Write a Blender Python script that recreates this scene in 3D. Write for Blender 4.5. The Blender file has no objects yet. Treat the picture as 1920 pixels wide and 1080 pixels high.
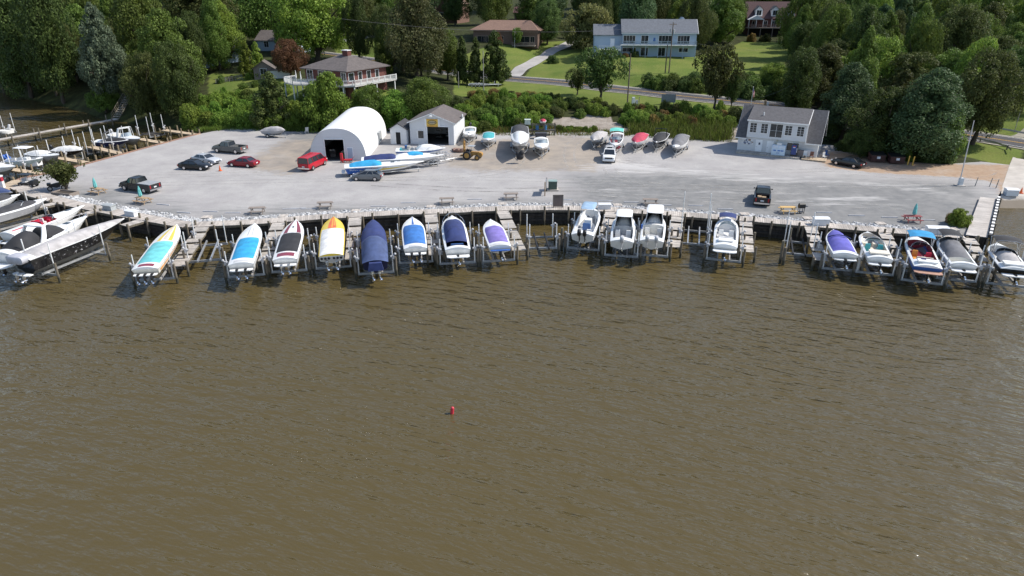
import bpy, math, random
import numpy as np
from mathutils import Vector, Matrix
R = math.radians
SC = bpy.context.scene
COL = SC.collection
rnd = random.Random(7)
# ---------------------------------------------------------------- camera, sky, sun, exposure
HC, PITCH, FPX = 27.5, R(24.0), 1280.0
cd = bpy.data.cameras.new("camera"); cam = bpy.data.objects.new("camera", cd); COL.objects.link(cam)
cam.location = (0, 0, HC); cam.rotation_euler = (R(90) - PITCH, 0, 0)
cd.sensor_width = 36.0; cd.lens = 24.0; cd.clip_start = 0.5; cd.clip_end = 5000
SC.camera = cam
SUN_EL, SUN_AZ = R(47), R(82)          # azimuth from +Y towards +X
SUND = Vector((math.cos(SUN_EL)*math.sin(SUN_AZ), math.cos(SUN_EL)*math.cos(SUN_AZ), math.sin(SUN_EL)))
W = bpy.data.worlds.new("World"); SC.world = W; W.use_nodes = True
_n = W.node_tree.nodes; _l = W.node_tree.links
_sky = _n.new("ShaderNodeTexSky"); _sky.sky_type = 'NISHITA'; _sky.sun_disc = False
_sky.sun_elevation = SUN_EL; _sky.sun_rotation = SUN_AZ
_bg = [n for n in _n if n.type == 'BACKGROUND'][0]; _bg.inputs[1].default_value = 0.145
_l.new(_sky.outputs[0], _bg.inputs[0])
sl = bpy.data.lights.new("sun", 'SUN'); sl.energy = 4.2; sl.angle = R(0.5); sl.color = (1.0, 0.95, 0.87)
so = bpy.data.objects.new("sun", sl); COL.objects.link(so)
so.rotation_euler = SUND.to_track_quat('Z', 'Y').to_euler(); so.location = (100, 50, 120)
SC.view_settings.view_transform = 'Standard'; SC.view_settings.look = 'None'
SC.view_settings.exposure = 0.4; SC.view_settings.gamma = 1.0
SC.cycles.max_bounces = 6; SC.cycles.transparent_max_bounces = 6

# ---------------------------------------------------------------- pixel <-> world
CP, SP = math.cos(PITCH), math.sin(PITCH)
def ray(px, py):
    u, v = (px-960)/FPX, (py-540)/FPX
    return Vector((u, CP - v*SP, -SP - v*CP))
def P(px, py, z):
    d = ray(px, py); t = (z-HC)/d.z
    return Vector((d.x*t, d.y*t, z))
def zat(py, Y):                       # height of a point at depth Y seen at row py
    d = ray(960, py); return HC + d.z*Y/d.y
def pix(p):
    x, y, z = p[0], p[1], p[2]-HC
    zz = y*CP - z*SP; v = -(z*CP + y*SP)
    return 960+FPX*x/zz, 540+FPX*v/zz
def spx(p):                           # pixels per metre at p
    return FPX/(p[1]*CP-(p[2]-HC)*SP)

# ---------------------------------------------------------------- object helpers
def setp(o, label=None, cat=None, group=None, kind=None):
    for k, v in (("label", label), ("category", cat), ("group", group), ("kind", kind)):
        if v: o[k] = v
    return o
def empty(name, loc, rz=0.0, label=None, cat=None, group=None):
    o = bpy.data.objects.new(name, None); COL.objects.link(o); o.empty_display_size = .3
    o.location = loc; o.rotation_euler = (0, 0, rz)
    return setp(o, label, cat, group)
def copy_tree(o, parent=None):
    c = o.copy(); COL.objects.link(c)
    if parent: c.parent = parent
    for ch in list(o.children): copy_tree(ch, c)
    return c
class MB:
    def __init__(s): s.v = []; s.f = []; s.m = []
    def face(s, pts, m=0):
        i = len(s.v); s.v += [tuple(p) for p in pts]; s.f.append(tuple(range(i, i+len(pts)))); s.m.append(m)
    def box(s, c, d, m=0, rz=0.0, rx=0.0, ry=0.0, taper=1.0):
        i = len(s.v); hx, hy, hz = d[0]/2, d[1]/2, d[2]/2
        M_ = Matrix.Rotation(rz, 3, 'Z') @ Matrix.Rotation(ry, 3, 'Y') @ Matrix.Rotation(rx, 3, 'X') if (rz or rx or ry) else None
        for (a, b, e) in ((-1,-1,-1),(1,-1,-1),(1,1,-1),(-1,1,-1),(-1,-1,1),(1,-1,1),(1,1,1),(-1,1,1)):
            k = taper if e > 0 else 1.0
            p = Vector((a*hx*k, b*hy*k, e*hz))
            if M_: p = M_ @ p
            s.v.append((p.x+c[0], p.y+c[1], p.z+c[2]))
        for q in ((0,3,2,1),(4,5,6,7),(0,1,5,4),(1,2,6,5),(2,3,7,6),(3,0,4,7)):
            s.f.append(tuple(i+k for k in q)); s.m.append(m)
    def cyl(s, a, b, r0, r1=None, n=10, m=0, caps=True):
        a, b = Vector(a), Vector(b); r1 = r0 if r1 is None else r1
        d = (b-a).normalized(); u = d.orthogonal().normalized(); w = d.cross(u)
        i = len(s.v)
        for c, r in ((a, r0), (b, r1)):
            for k in range(n):
                t = 2*math.pi*k/n; p = c + u*math.cos(t)*r + w*math.sin(t)*r; s.v.append(tuple(p))
        for k in range(n):
            k2 = (k+1) % n; s.f.append((i+k, i+k2, i+n+k2, i+n+k)); s.m.append(m)
        if caps:
            s.f.append(tuple(i+n-1-k for k in range(n))); s.m.append(m)
            s.f.append(tuple(i+n+k for k in range(n))); s.m.append(m)
    def tube(s, pts, r, n=6, m=0):
        for a, b in zip(pts[:-1], pts[1:]):
            if (Vector(a)-Vector(b)).length > 1e-5: s.cyl(a, b, r, r, n, m)
    def ball(s, c, r, m=0, nu=10, nv=6, sc=(1,1,1)):
        rows = []
        for j in range(nv+1):
            th = math.pi*j/nv
            rows.append([(c[0]+r*sc[0]*math.sin(th)*math.cos(2*math.pi*k/nu), c[1]+r*sc[1]*math.sin(th)*math.sin(2*math.pi*k/nu), c[2]+r*sc[2]*math.cos(th)) for k in range(nu)])
        s.grid(rows, m, True, True)
    def grid(s, rows, m=0, wrap=False, flip=False, mf=None):
        i = len(s.v); n = len(rows[0])
        for r in rows: s.v += [tuple(p) for p in r]
        for j in range(len(rows)-1):
            for k in range(n if wrap else n-1):
                k2 = (k+1) % n
                q = (i+j*n+k, i+j*n+k2, i+(j+1)*n+k2, i+(j+1)*n+k)
                s.f.append(q[::-1] if flip else q); s.m.append(mf(j, k) if mf else m)
    def loft(s, rows, m=0, cap=True, mf=None):
        i = len(s.v); n = len(rows[0]); s.grid(rows, m, True, False, mf)
        if cap:
            s.f.append(tuple(i+n-1-k for k in range(n))); s.m.append(m)
            j = i+(len(rows)-1)*n; s.f.append(tuple(j+k for k in range(n))); s.m.append(m)
    def prism(s, poly, y0, y1, m=0, axis='y'):
        def q(p, t): return (p[0], t, p[1]) if axis == 'y' else ((t, p[0], p[1]) if axis == 'x' else (p[0], p[1], t))
        n = len(poly); i = len(s.v)
        s.v += [q(p, y0) for p in poly] + [q(p, y1) for p in poly]
        s.f.append(tuple(range(i, i+n))); s.m.append(m); s.f.append(tuple(range(i+2*n-1, i+n-1, -1))); s.m.append(m)
        for k in range(n):
            k2 = (k+1) % n; s.f.append((i+k2, i+k, i+n+k, i+n+k2)); s.m.append(m)
    def build(s, name, mats, parent=None, smooth=None, fix=True):
        me = bpy.data.meshes.new(name); me.from_pydata(s.v, [], s.f)
        for mt in (mats if isinstance(mats, (list, tuple)) else [mats]): me.materials.append(mt)
        me.polygons.foreach_set("material_index", s.m)
        if fix and len(s.f) < 6000:
            import bmesh
            b = bmesh.new(); b.from_mesh(me)
            if smooth: bmesh.ops.remove_doubles(b, verts=b.verts, dist=1e-4)
            bmesh.ops.recalc_face_normals(b, faces=b.faces); b.to_mesh(me); b.free()
        if smooth:
            me.polygons.foreach_set("use_smooth", [True]*len(me.polygons)); me.set_sharp_from_angle(angle=R(smooth))
        o = bpy.data.objects.new(name, me); COL.objects.link(o)
        if parent: o.parent = parent
        return o
def box1(name, c, d, mt, parent=None, **k):
    b = MB(); b.box(c, d, **k); return b.build(name, mt, parent)

# ---------------------------------------------------------------- materials
_mc = {}
def M(name, col, rough=.6, metal=0.0, var=.14, scale=2.5, bump=0.0, island=0.0, bscale=None, spec=.5, stretch=None, detail=5, dirt=None, dscale=.5, damt=.5, tide=False, tidecol=(.022,.024,.014), tz=.75):
    if name in _mc: return _mc[name]
    m = bpy.data.materials.new(name); m.use_nodes = True; nt = m.node_tree; n = nt.nodes; l = nt.links
    b = n["Principled BSDF"]; b.inputs["Roughness"].default_value = rough; b.inputs["Metallic"].default_value = metal
    b.inputs["Specular IOR Level"].default_value = spec
    tc = n.new("ShaderNodeTexCoord"); vec = tc.outputs["Object"]
    if stretch:
        mp = n.new("ShaderNodeMapping"); mp.inputs["Scale"].default_value = stretch; l.new(vec, mp.inputs[0]); vec = mp.outputs[0]
    nz = n.new("ShaderNodeTexNoise"); nz.inputs["Scale"].default_value = scale; nz.inputs["Detail"].default_value = detail
    l.new(vec, nz.inputs["Vector"])
    mx = n.new("ShaderNodeMix"); mx.data_type = 'RGBA'
    rm = n.new("ShaderNodeMapRange"); rm.inputs[1].default_value = .3; rm.inputs[2].default_value = .7
    l.new(nz.outputs["Fac"], rm.inputs[0]); l.new(rm.outputs[0], mx.inputs[0])
    mx.inputs[6].default_value = (*[max(0, c*(1-var)) for c in col], 1); mx.inputs[7].default_value = (*[min(1, c*(1+var)) for c in col], 1)
    out = mx.outputs[2]
    if dirt:
        n3 = n.new("ShaderNodeTexNoise"); n3.inputs["Scale"].default_value = dscale; n3.inputs["Detail"].default_value = 7; l.new(tc.outputs["Object"], n3.inputs["Vector"])
        r3 = n.new("ShaderNodeMapRange"); r3.inputs[1].default_value = .45; r3.inputs[2].default_value = .7; r3.inputs[4].default_value = damt; l.new(n3.outputs["Fac"], r3.inputs[0])
        m3 = n.new("ShaderNodeMix"); m3.data_type = 'RGBA'; l.new(r3.outputs[0], m3.inputs[0]); l.new(out, m3.inputs[6]); m3.inputs[7].default_value = (*dirt, 1); out = m3.outputs[2]
    if island:
        g = n.new("ShaderNodeNewGeometry"); hs = n.new("ShaderNodeHueSaturation")
        r2 = n.new("ShaderNodeMapRange"); r2.inputs[3].default_value = 1-island; r2.inputs[4].default_value = 1+island
        l.new(g.outputs["Random Per Island"], r2.inputs[0]); l.new(r2.outputs[0], hs.inputs["Value"]); l.new(out, hs.inputs["Color"]); out = hs.outputs[0]
    if tide:                                   # algae and wet wood on the part of a pile that stands in the tidal range
        sx = n.new("ShaderNodeSeparateXYZ"); l.new(tc.outputs["Object"], sx.inputs[0]); a_ = n.new("ShaderNodeMath"); a_.operation = 'MULTIPLY_ADD'; l.new(nz.outputs["Fac"], a_.inputs[0]); a_.inputs[1].default_value = .5; l.new(sx.outputs[2], a_.inputs[2])
        r4 = n.new("ShaderNodeMapRange"); r4.inputs[1].default_value = tz; r4.inputs[2].default_value = tz+.25; r4.inputs[3].default_value = .85; r4.inputs[4].default_value = 0; l.new(a_.outputs[0], r4.inputs[0])
        m4 = n.new("ShaderNodeMix"); m4.data_type = 'RGBA'; l.new(r4.outputs[0], m4.inputs[0]); l.new(out, m4.inputs[6]); m4.inputs[7].default_value = (*tidecol,1); out = m4.outputs[2]
    l.new(out, b.inputs["Base Color"])
    if bump:
        n2 = n.new("ShaderNodeTexNoise"); n2.inputs["Scale"].default_value = bscale or scale*4; n2.inputs["Detail"].default_value = 6; l.new(vec, n2.inputs["Vector"])
        bp = n.new("ShaderNodeBump"); bp.inputs["Strength"].default_value = bump; bp.inputs["Distance"].default_value = .05
        l.new(n2.outputs["Fac"], bp.inputs["Height"]); l.new(bp.outputs[0], b.inputs["Normal"])
    _mc[name] = m; return m
def gel(name, col, rough=.28): return M("gelcoat "+name, col, rough, var=.07, scale=.8, dirt=tuple(c*.7 for c in col), dscale=1.2, damt=.35)
def canvas(name, col): return M("canvas "+name, col, .85, var=.26, scale=1.3, bump=.7, bscale=2.5, dirt=tuple(c*.6+.03 for c in col), dscale=.7, damt=.35)
def paint(name, col, rough=.25): return M("paint "+name, col, rough, var=.06, scale=1.5)
WHITE = gel("white", (.78,.78,.77)); CREAM = gel("cream", (.72,.70,.64)); BLACKGEL = gel("black", (.012,.012,.014), .2)
HULLBOT = M("antifouling", (.2,.21,.225), .5, var=.1, dirt=(.2,.2,.18))
GLASS = M("dark glass", (.02,.026,.03), .06, var=.3, scale=.7, spec=.8)
SMOKE = M("smoked acrylic", (.03,.035,.04), .08, var=.2, spec=.8)
PALEGLASS = M("pale windshield acrylic", (.3,.36,.4), .06, var=.12, scale=1.2, spec=.8)
ALU = M("weathered aluminium", (.46,.47,.48), .42, .6, var=.15, scale=4)
CHROME = M("chrome", (.7,.7,.72), .15, 1.0, var=.05)
BLACKRUB = M("black rubber", (.014,.014,.015), .7, var=.25)
BLACKPL = M("black plastic", (.012,.012,.014), .38, var=.25)
PVC = M("white guide pole plastic", (.75,.75,.74), .45, var=.08, dirt=(.5,.48,.42), dscale=2)
PILE = M("weathered piling timber", (.15,.125,.095), .9, var=.35, scale=3, bump=.5, stretch=(3,3,.5), dirt=(.12,.14,.08), dscale=.9, tide=True)
PILEN = M("newer piling timber", (.24,.19,.12), .9, var=.3, scale=3, bump=.5, stretch=(3,3,.5), tide=True)
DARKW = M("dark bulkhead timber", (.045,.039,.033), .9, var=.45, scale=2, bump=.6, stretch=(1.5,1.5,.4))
DECKW = M("weathered deck boards", (.43,.385,.34), .85, var=.16, scale=3, island=.2, dirt=(.2,.18,.16), dscale=.35, damt=.5)
DECKG = M("grey deck boards", (.44,.40,.355), .85, var=.18, scale=3, island=.2, dirt=(.27,.25,.22), dscale=.4, damt=.5)
DECKT = M("tan new deck boards", (.46,.36,.25), .85, var=.14, scale=3, island=.15)
BEIGE = M("beige vinyl", (.62,.54,.44), .6, var=.1)
GREYMOTOR = M("grey lift motor", (.42,.42,.43), .4, var=.2, scale=6)

# ---------------------------------------------------------------- terrain
LZ = 1.6
def PL(pts, z): return [P(x, y, z) for x, y in pts]
FRONT_PX = [(18,352),(47,366),(79,374),(126,386),(220,404.5),(315,422),(346,426),(403,423.5),(458,421),(520,417),(588,411.5),(700,405),(763,402),(832,400),(901,396),(969,394),(1035,393.5),(1075,394),(1160,397),(1197,400),(1297,407),(1335,410),(1422,416),(1498,423),(1566,428),(1607,431.5),(1680,437),(1732,441),(1784,445),(1812,447)]
DZ = 1.92
FRONT = PL(FRONT_PX, DZ)
DIAG_PX = [(375,251),(320,265.5),(270,279),(215,294),(163,308),(100,324),(42,335),(14,347)]
DIAG = PL(DIAG_PX, LZ)
def offset_line(line, d):
    out = []
    for i, p in enumerate(line):
        a = line[max(i-1, 0)]; b = line[min(i+1, len(line)-1)]
        t = (b-a); t.z = 0; t.normalize(); nrm = Vector((-t.y, t.x, 0))
        out.append(p + nrm*d)
    return out
BULK = offset_line(FRONT, .45)
LOT_BACK = PL([(2000,330),(1930,316),(1893,309),(1840,303),(1800,306),(1760,308),(1700,303),(1640,292),(1560,272),(1380,262),(1290,259),(1090,247),(940,248),(865,251),(740,247),(640,243),(545,247),(495,238),(440,238)], LZ)
RAMP_EDGE = PL([(1851,447),(1869,372),(1881,351),(1990,351)], LZ)
LOT = [Vector((p.x, p.y, LZ)) for p in BULK] + RAMP_EDGE + LOT_BACK + DIAG
SHORE = PL([(345,246),(300,241),(240,233),(185,223),(140,209),(105,199),(42,186),(0,173),(-120,150),(-400,118),(-900,80)], 0.0)
LAND = [Vector((p.x, p.y, 0)) for p in BULK] + RAMP_EDGE + [Vector((160, RAMP_EDGE[-1].y, 0)), Vector((900, 80, 0)), Vector((900, 1400, 0)), Vector((-1400, 1400, 0))] + SHORE[::-1] + DIAG
def inpoly(X, Y, poly):
    X = np.asarray(X, float); Y = np.asarray(Y, float); c = np.zeros(X.shape, bool); n = len(poly)
    for i in range(n):
        x0, y0 = poly[i][0], poly[i][1]; x1, y1 = poly[(i+1) % n][0], poly[(i+1) % n][1]
        if y0 == y1: continue
        k = ((y0 > Y) != (y1 > Y)) & (X < (x1-x0)*(Y-y0)/(y1-y0)+x0); c ^= k
    return c
def dline(X, Y, line, closed=False):
    X = np.asarray(X, float); Y = np.asarray(Y, float); d = np.full(X.shape, 1e9); n = len(line)
    for i in range(n if closed else n-1):
        a, b = line[i], line[(i+1) % n]; ex, ey = b[0]-a[0], b[1]-a[1]; L2 = ex*ex+ey*ey+1e-9
        t = np.clip(((X-a[0])*ex+(Y-a[1])*ey)/L2, 0, 1)
        d = np.minimum(d, np.hypot(X-a[0]-t*ex, Y-a[1]-t*ey))
    return d
CTRL = [(870,152,5.3),(1000,160,5.1),(1240,191,4.7),(1440,206,4.1),(1800,252,2.8),(1930,277,2.4),(2100,310,2.2),
 (1165,107,9.3),(1305,106,9.3),(1130,85,9.8),(1200,140,6.8),(1060,130,6.2),(1350,130,6.8),(1390,95,8.8),(1440,64,11.5),(945,88,10.2),(890,90,10.2),(1010,85,10.0),
 (950,141,5.4),(1010,105,7.6),(1080,75,9.6),(850,40,13),(640,182,6.6),(560,165,6.6),(735,165,6.8),(430,160,5.8),(430,118,8.5),(520,95,9.5),(515,140,7.2),(690,97,9.3),(690,70,11),
 (300,160,4.5),(200,160,3.5),(100,150,4),(20,120,6),(10,70,12),(150,90,9),(300,80,10),
 (640,222,3.0),(740,215,3.2),(900,205,3.4),(1050,195,4.0),(1050,225,2.6),(1200,205,3.9),(1200,240,1.9),(1330,215,3.4),(1330,250,1.8),(500,215,2.8),(420,215,2.4),(340,225,1.6),
 (1600,180,5),(1600,240,2.6),(1700,230,3.4),(1750,275,2.0),(1880,292,1.9),(1850,200,5),(1920,220,4.2),(1700,130,7.5),(1880,120,8.5),(2000,260,3.5)]
cx = [];
for a, b, c in CTRL: cx.append(P(a, b, c))
for p in LOT_BACK: cx.append(Vector((p.x, p.y, LZ)))
for p in [(-60,330,19),(0,330,18),(80,330,17),(160,330,17),(-160,330,18),(-250,300,16),(260,300,15),(0,450,27),(-300,450,27),(300,450,25),(0,700,34),(-500,700,34),(500,700,34),(0,250,14),(-110,250,14.5),(130,250,12),(210,220,8),(60,270,14.5),(300,130,4),(250,90,2)]: cx.append(Vector(p))
CX = np.array([[p.x, p.y] for p in cx]); CZ = np.array([p.z for p in cx])
_K = np.hypot(CX[:,None,0]-CX[None,:,0], CX[:,None,1]-CX[None,:,1])
_n0 = len(CX); _A = np.zeros((_n0+3, _n0+3)); _A[:_n0,:_n0] = -_K + np.eye(_n0)*.8; _A[:_n0,_n0] = 1; _A[:_n0,_n0+1:] = CX; _A[_n0,:_n0] = 1; _A[_n0+1:,:_n0] = CX.T
_w = np.linalg.solve(_A, np.concatenate([CZ, [0,0,0]]))
def rbf(X, Y):
    X = np.asarray(X, float); Y = np.asarray(Y, float); z = _w[_n0]+_w[_n0+1]*X+_w[_n0+2]*Y
    for i in range(_n0): z = z - _w[i]*np.hypot(X-CX[i,0], Y-CX[i,1])
    return z
def sstep(e0, e1, x):
    t = np.clip((x-e0)/(e1-e0), 0, 1); return t*t*(3-2*t)
ROAD_PX = [(560,96,8.2),(650,107,7.4),(740,119,6.5),(850,135,5.6),(950,146,5.2),(1060,155,5.1),(1146,165.5,5.0),(1211,172,4.8),(1277,180,4.6),(1386,191,4.3),(1463,199,4.0),(1620,222,3.4),(1790,249.5,2.9),(1914,268,2.5),(2050,290,2.3),(2250,318,2.2)]
def smooth_line(pts, step=2.0):
    pts = [Vector(p) for p in pts]; out = []
    for i in range(len(pts)-1):
        p0 = pts[max(i-1,0)]; p1 = pts[i]; p2 = pts[i+1]; p3 = pts[min(i+2, len(pts)-1)]
        n = max(1, int((p2-p1).length/step))
        for k in range(n):
            t = k/n; out.append(.5*((2*p1)+(p2-p0)*t+(2*p0-5*p1+4*p2-p3)*t*t+(3*p1-p0-3*p2+p3)*t**3))
    out.append(pts[-1]); return out
ROADL = smooth_line([P(*q) for q in ROAD_PX], 2.0)
_RA = np.array([[p.x, p.y, p.z] for p in ROADL])
def T(X, Y):
    X = np.atleast_1d(np.asarray(X, float)); Y = np.atleast_1d(np.asarray(Y, float))
    z = np.maximum(rbf(X, Y), LZ-.02)
    d2 = np.full(X.shape, 1e9); rz = np.zeros(X.shape)
    for a in _RA:
        d = np.hypot(X-a[0], Y-a[1]); k = d < d2; d2 = np.where(k, d, d2); rz = np.where(k, a[2], rz)
    f = 1-sstep(6.5, 12, d2); z = z*(1-f)+(rz-.1)*f
    inlot = inpoly(X, Y, LOT); z = np.where(inlot, LZ-np.clip(dline(X, Y, LOT, True)*.3, .03, .4), z)
    land = inpoly(X, Y, LAND)
    dsh = dline(X, Y, SHORE)
    z = np.where(land, np.minimum(z, -.25+dsh*.55), z)
    hard = dline(X, Y, BULK+RAMP_EDGE); hd = dline(X, Y, DIAG)
    z = np.where(~land, -2.0, z); z = np.where(land & inlot & ((hard < 2.2) | (hd < 2.2)), -1.5, z)
    return z
def T1(x, y): return float(T([x], [y])[0])
def G(px, py):
    d = ray(px, py); t = np.arange(30, 520, .4)
    X = d.x*t; Y = d.y*t; Z = HC+d.z*t
    h = T(X, Y); k = np.argmax(Z <= h)
    if Z[k] > h[k]: k = len(t)-1
    return Vector((X[k], Y[k], h[k]))
# ---------------------------------------------------------------- water, terrain, lot, road
def structure(o): o["kind"] = "structure"; return o
def nodes_mat(name):
    m = bpy.data.materials.new(name); m.use_nodes = True
    return m, m.node_tree.nodes, m.node_tree.links, m.node_tree.nodes["Principled BSDF"]
def make_water():
    m, n, l, b = nodes_mat("brown tidal water")
    tc = n.new("ShaderNodeTexCoord")
    def noise(scale, st, rz, det, rough=.5):
        mp = n.new("ShaderNodeMapping"); mp.vector_type = 'TEXTURE'; mp.inputs["Scale"].default_value = [1/q for q in st]; mp.inputs["Rotation"].default_value = (0, 0, -rz)
        l.new(tc.outputs["Object"], mp.inputs[0]); z = n.new("ShaderNodeTexNoise"); z.inputs["Scale"].default_value = scale
        z.inputs["Detail"].default_value = det; z.inputs["Roughness"].default_value = rough; l.new(mp.outputs[0], z.inputs["Vector"]); return z
    a = noise(1.0, (.36, .95, 1), R(20), 3, .55); c = noise(1.0, (.8, 3.2, 1), R(25), 3, .5); w = noise(1.0, (.03, .05, 1), R(-12), 3)
    m1 = n.new("ShaderNodeMath"); m1.operation = 'MULTIPLY_ADD'; l.new(c.outputs["Fac"], m1.inputs[0]); m1.inputs[1].default_value = .16; l.new(a.outputs["Fac"], m1.inputs[2])
    rw = n.new("ShaderNodeMapRange"); rw.inputs[1].default_value = .35; rw.inputs[2].default_value = .68; rw.inputs[3].default_value = .45; rw.inputs[4].default_value = 1.0; l.new(w.outputs["Fac"], rw.inputs[0])
    m2 = n.new("ShaderNodeMath"); m2.operation = 'MULTIPLY'; l.new(m1.outputs[0], m2.inputs[0]); l.new(rw.outputs[0], m2.inputs[1])
    bp = n.new("ShaderNodeBump"); bp.inputs["Strength"].default_value = 1.0; bp.inputs["Distance"].default_value = .68
    l.new(m2.outputs[0], bp.inputs["Height"])
    mx = n.new("ShaderNodeMix"); mx.data_type = 'RGBA'; l.new(w.outputs["Fac"], mx.inputs[0])
    mx.inputs[6].default_value = (.078,.058,.021,1); mx.inputs[7].default_value = (.088,.068,.029,1)
    # murky body (light scattered inside the water: no facet shading) under a rippled reflecting surface
    n.remove(b); df = n.new("ShaderNodeBsdfDiffuse"); gl = n.new("ShaderNodeBsdfGlossy"); gl.inputs["Roughness"].default_value = .1; fr = n.new("ShaderNodeFresnel"); fr.inputs["IOR"].default_value = 1.5
    ms = n.new("ShaderNodeMixShader"); l.new(mx.outputs[2], df.inputs["Color"]); l.new(bp.outputs[0], gl.inputs["Normal"]); l.new(bp.outputs[0], fr.inputs["Normal"])
    l.new(fr.outputs[0], ms.inputs[0]); l.new(df.outputs[0], ms.inputs[1]); l.new(gl.outputs[0], ms.inputs[2]); l.new(ms.outputs[0], n["Material Output"].inputs[0])
    b_ = MB(); b_.face([(-900,-300,0),(900,-300,0),(900,420,0),(-900,420,0)])
    return structure(b_.build("water", m))
make_water()

def color_attr(me, name, arr):
    ca = me.color_attributes.new(name, 'FLOAT_COLOR', 'POINT'); ca.data.foreach_set("color", np.asarray(arr, np.float32).ravel())
def pxpoly(pts): return [G(x, y) for x, y in pts]
LAWN = [pxpoly(q) for q in (
    [(860,146),(1000,157),(1240,184),(1390,199),(1400,240),(1250,215),(1100,195),(1000,185),(860,178)],
    [(940,85),(1080,78),(1000,110),(945,138),(860,128)],
    [(985,146),(1040,100),(1110,90),(1160,106),(1310,106),(1400,78),(1480,82),(1440,178),(1300,176),(1200,166),(1100,156)],
    [(630,72),(760,72),(760,120),(650,118)], [(400,140),(530,150),(740,180),(740,205),(640,215),(560,190),(400,175)],
    [(1800,270),(1850,266),(1905,282),(1893,309),(1830,295),(1790,285)], [(1840,228),(2050,250),(2050,280),(1925,262),(1830,240)], [(1845,185),(2000,190),(2000,250),(1850,230)])]
def lawn_mask(X, Y):
    m = np.zeros(np.shape(X)); 
    for q in LAWN:
        i = inpoly(X, Y, q); d = dline(X, Y, q, True); m = np.maximum(m, np.where(i, 1, np.clip(1-d/2.0, 0, 1)))
    return m
BARE = [pxpoly(q) for q in ([(1030,222),(1130,215),(1185,245),(1190,268),(1080,262),(1020,245)], [(1370,218),(1390,224),(1385,262),(1340,262)])]
def make_terrain():
    xs = np.concatenate([np.arange(-700,-240,12), np.arange(-240,240,1.6), np.arange(240,701,12)]); ys = np.concatenate([np.arange(50,235,1.6), np.arange(235,360,4), np.arange(360,1201,20)])
    X, Y = np.meshgrid(xs, ys); Z = T(X.ravel(), Y.ravel()).reshape(X.shape)
    ng = np.random.default_rng(3); Z = Z + ng.normal(0, .03, Z.shape)
    v = np.stack([X, Y, Z], -1).reshape(-1, 3); nx = len(xs)
    i = np.arange(len(ys)-1)[:,None]*nx+np.arange(nx-1)[None,:]; f = np.stack([i, i+1, i+nx+1, i+nx], -1).reshape(-1, 4)
    me = bpy.data.meshes.new("terrain"); me.from_pydata(v.tolist(), [], f.tolist())
    g = lawn_mask(X.ravel(), Y.ravel()); ba = np.zeros(g.shape)
    for q in BARE: ba = np.maximum(ba, np.where(inpoly(X.ravel(), Y.ravel(), q), 1, 0))
    color_attr(me, "zone", np.stack([g, ba, g*0, g*0+1], -1))
    m, n, l, b = nodes_mat("hillside ground"); b.inputs["Roughness"].default_value = 1; b.inputs["Specular IOR Level"].default_value = .1
    at = n.new("ShaderNodeVertexColor"); at.layer_name = "zone"; sp = n.new("ShaderNodeSeparateColor"); l.new(at.outputs[0], sp.inputs[0])
    tc = n.new("ShaderNodeTexCoord")
    def nz(s, d=6):
        z = n.new("ShaderNodeTexNoise"); z.inputs["Scale"].default_value = s; z.inputs["Detail"].default_value = d; l.new(tc.outputs["Object"], z.inputs["Vector"]); return z.outputs["Fac"]
    def mix(f, a, c, lo=.35, hi=.65):
        r_ = n.new("ShaderNodeMapRange"); r_.inputs[1].default_value = lo; r_.inputs[2].default_value = hi; l.new(f, r_.inputs[0])
        x = n.new("ShaderNodeMix"); x.data_type = 'RGBA'; l.new(r_.outputs[0], x.inputs[0])
        for k, q in ((6, a), (7, c)):
            if isinstance(q, tuple): x.inputs[k].default_value = (*q, 1)
            else: l.new(q, x.inputs[k])
        return x.outputs[2]
    wood = mix(nz(.5), (.028,.03,.014), (.05,.06,.022)); lawn = mix(nz(.12), (.095,.14,.028), (.155,.18,.043)); lawn = mix(nz(2.5), lawn, mix(nz(.3), (.08,.115,.027), (.17,.165,.06)), .45, .8)
    bare = mix(nz(.8), (.25,.215,.18), (.34,.30,.26))
    e = n.new("ShaderNodeMath"); e.operation = 'MULTIPLY_ADD'; l.new(nz(.7), e.inputs[0]); e.inputs[1].default_value = .5; l.new(sp.outputs[0], e.inputs[2])
    c = mix(e.outputs[0], wood, lawn, .6, .85); c = mix(sp.outputs[1], c, bare, .4, .6)
    l.new(c, b.inputs["Base Color"])
    bp = n.new("ShaderNodeBump"); bp.inputs["Strength"].default_value = .6; bp.inputs["Distance"].default_value = .2; l.new(nz(3), bp.inputs["Height"]); l.new(bp.outputs[0], b.inputs["Normal"])
    me.materials.append(m); me.polygons.foreach_set("use_smooth", [True]*len(me.polygons))
    o = bpy.data.objects.new("terrain", me); COL.objects.link(o); structure(o)
make_terrain()

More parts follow.
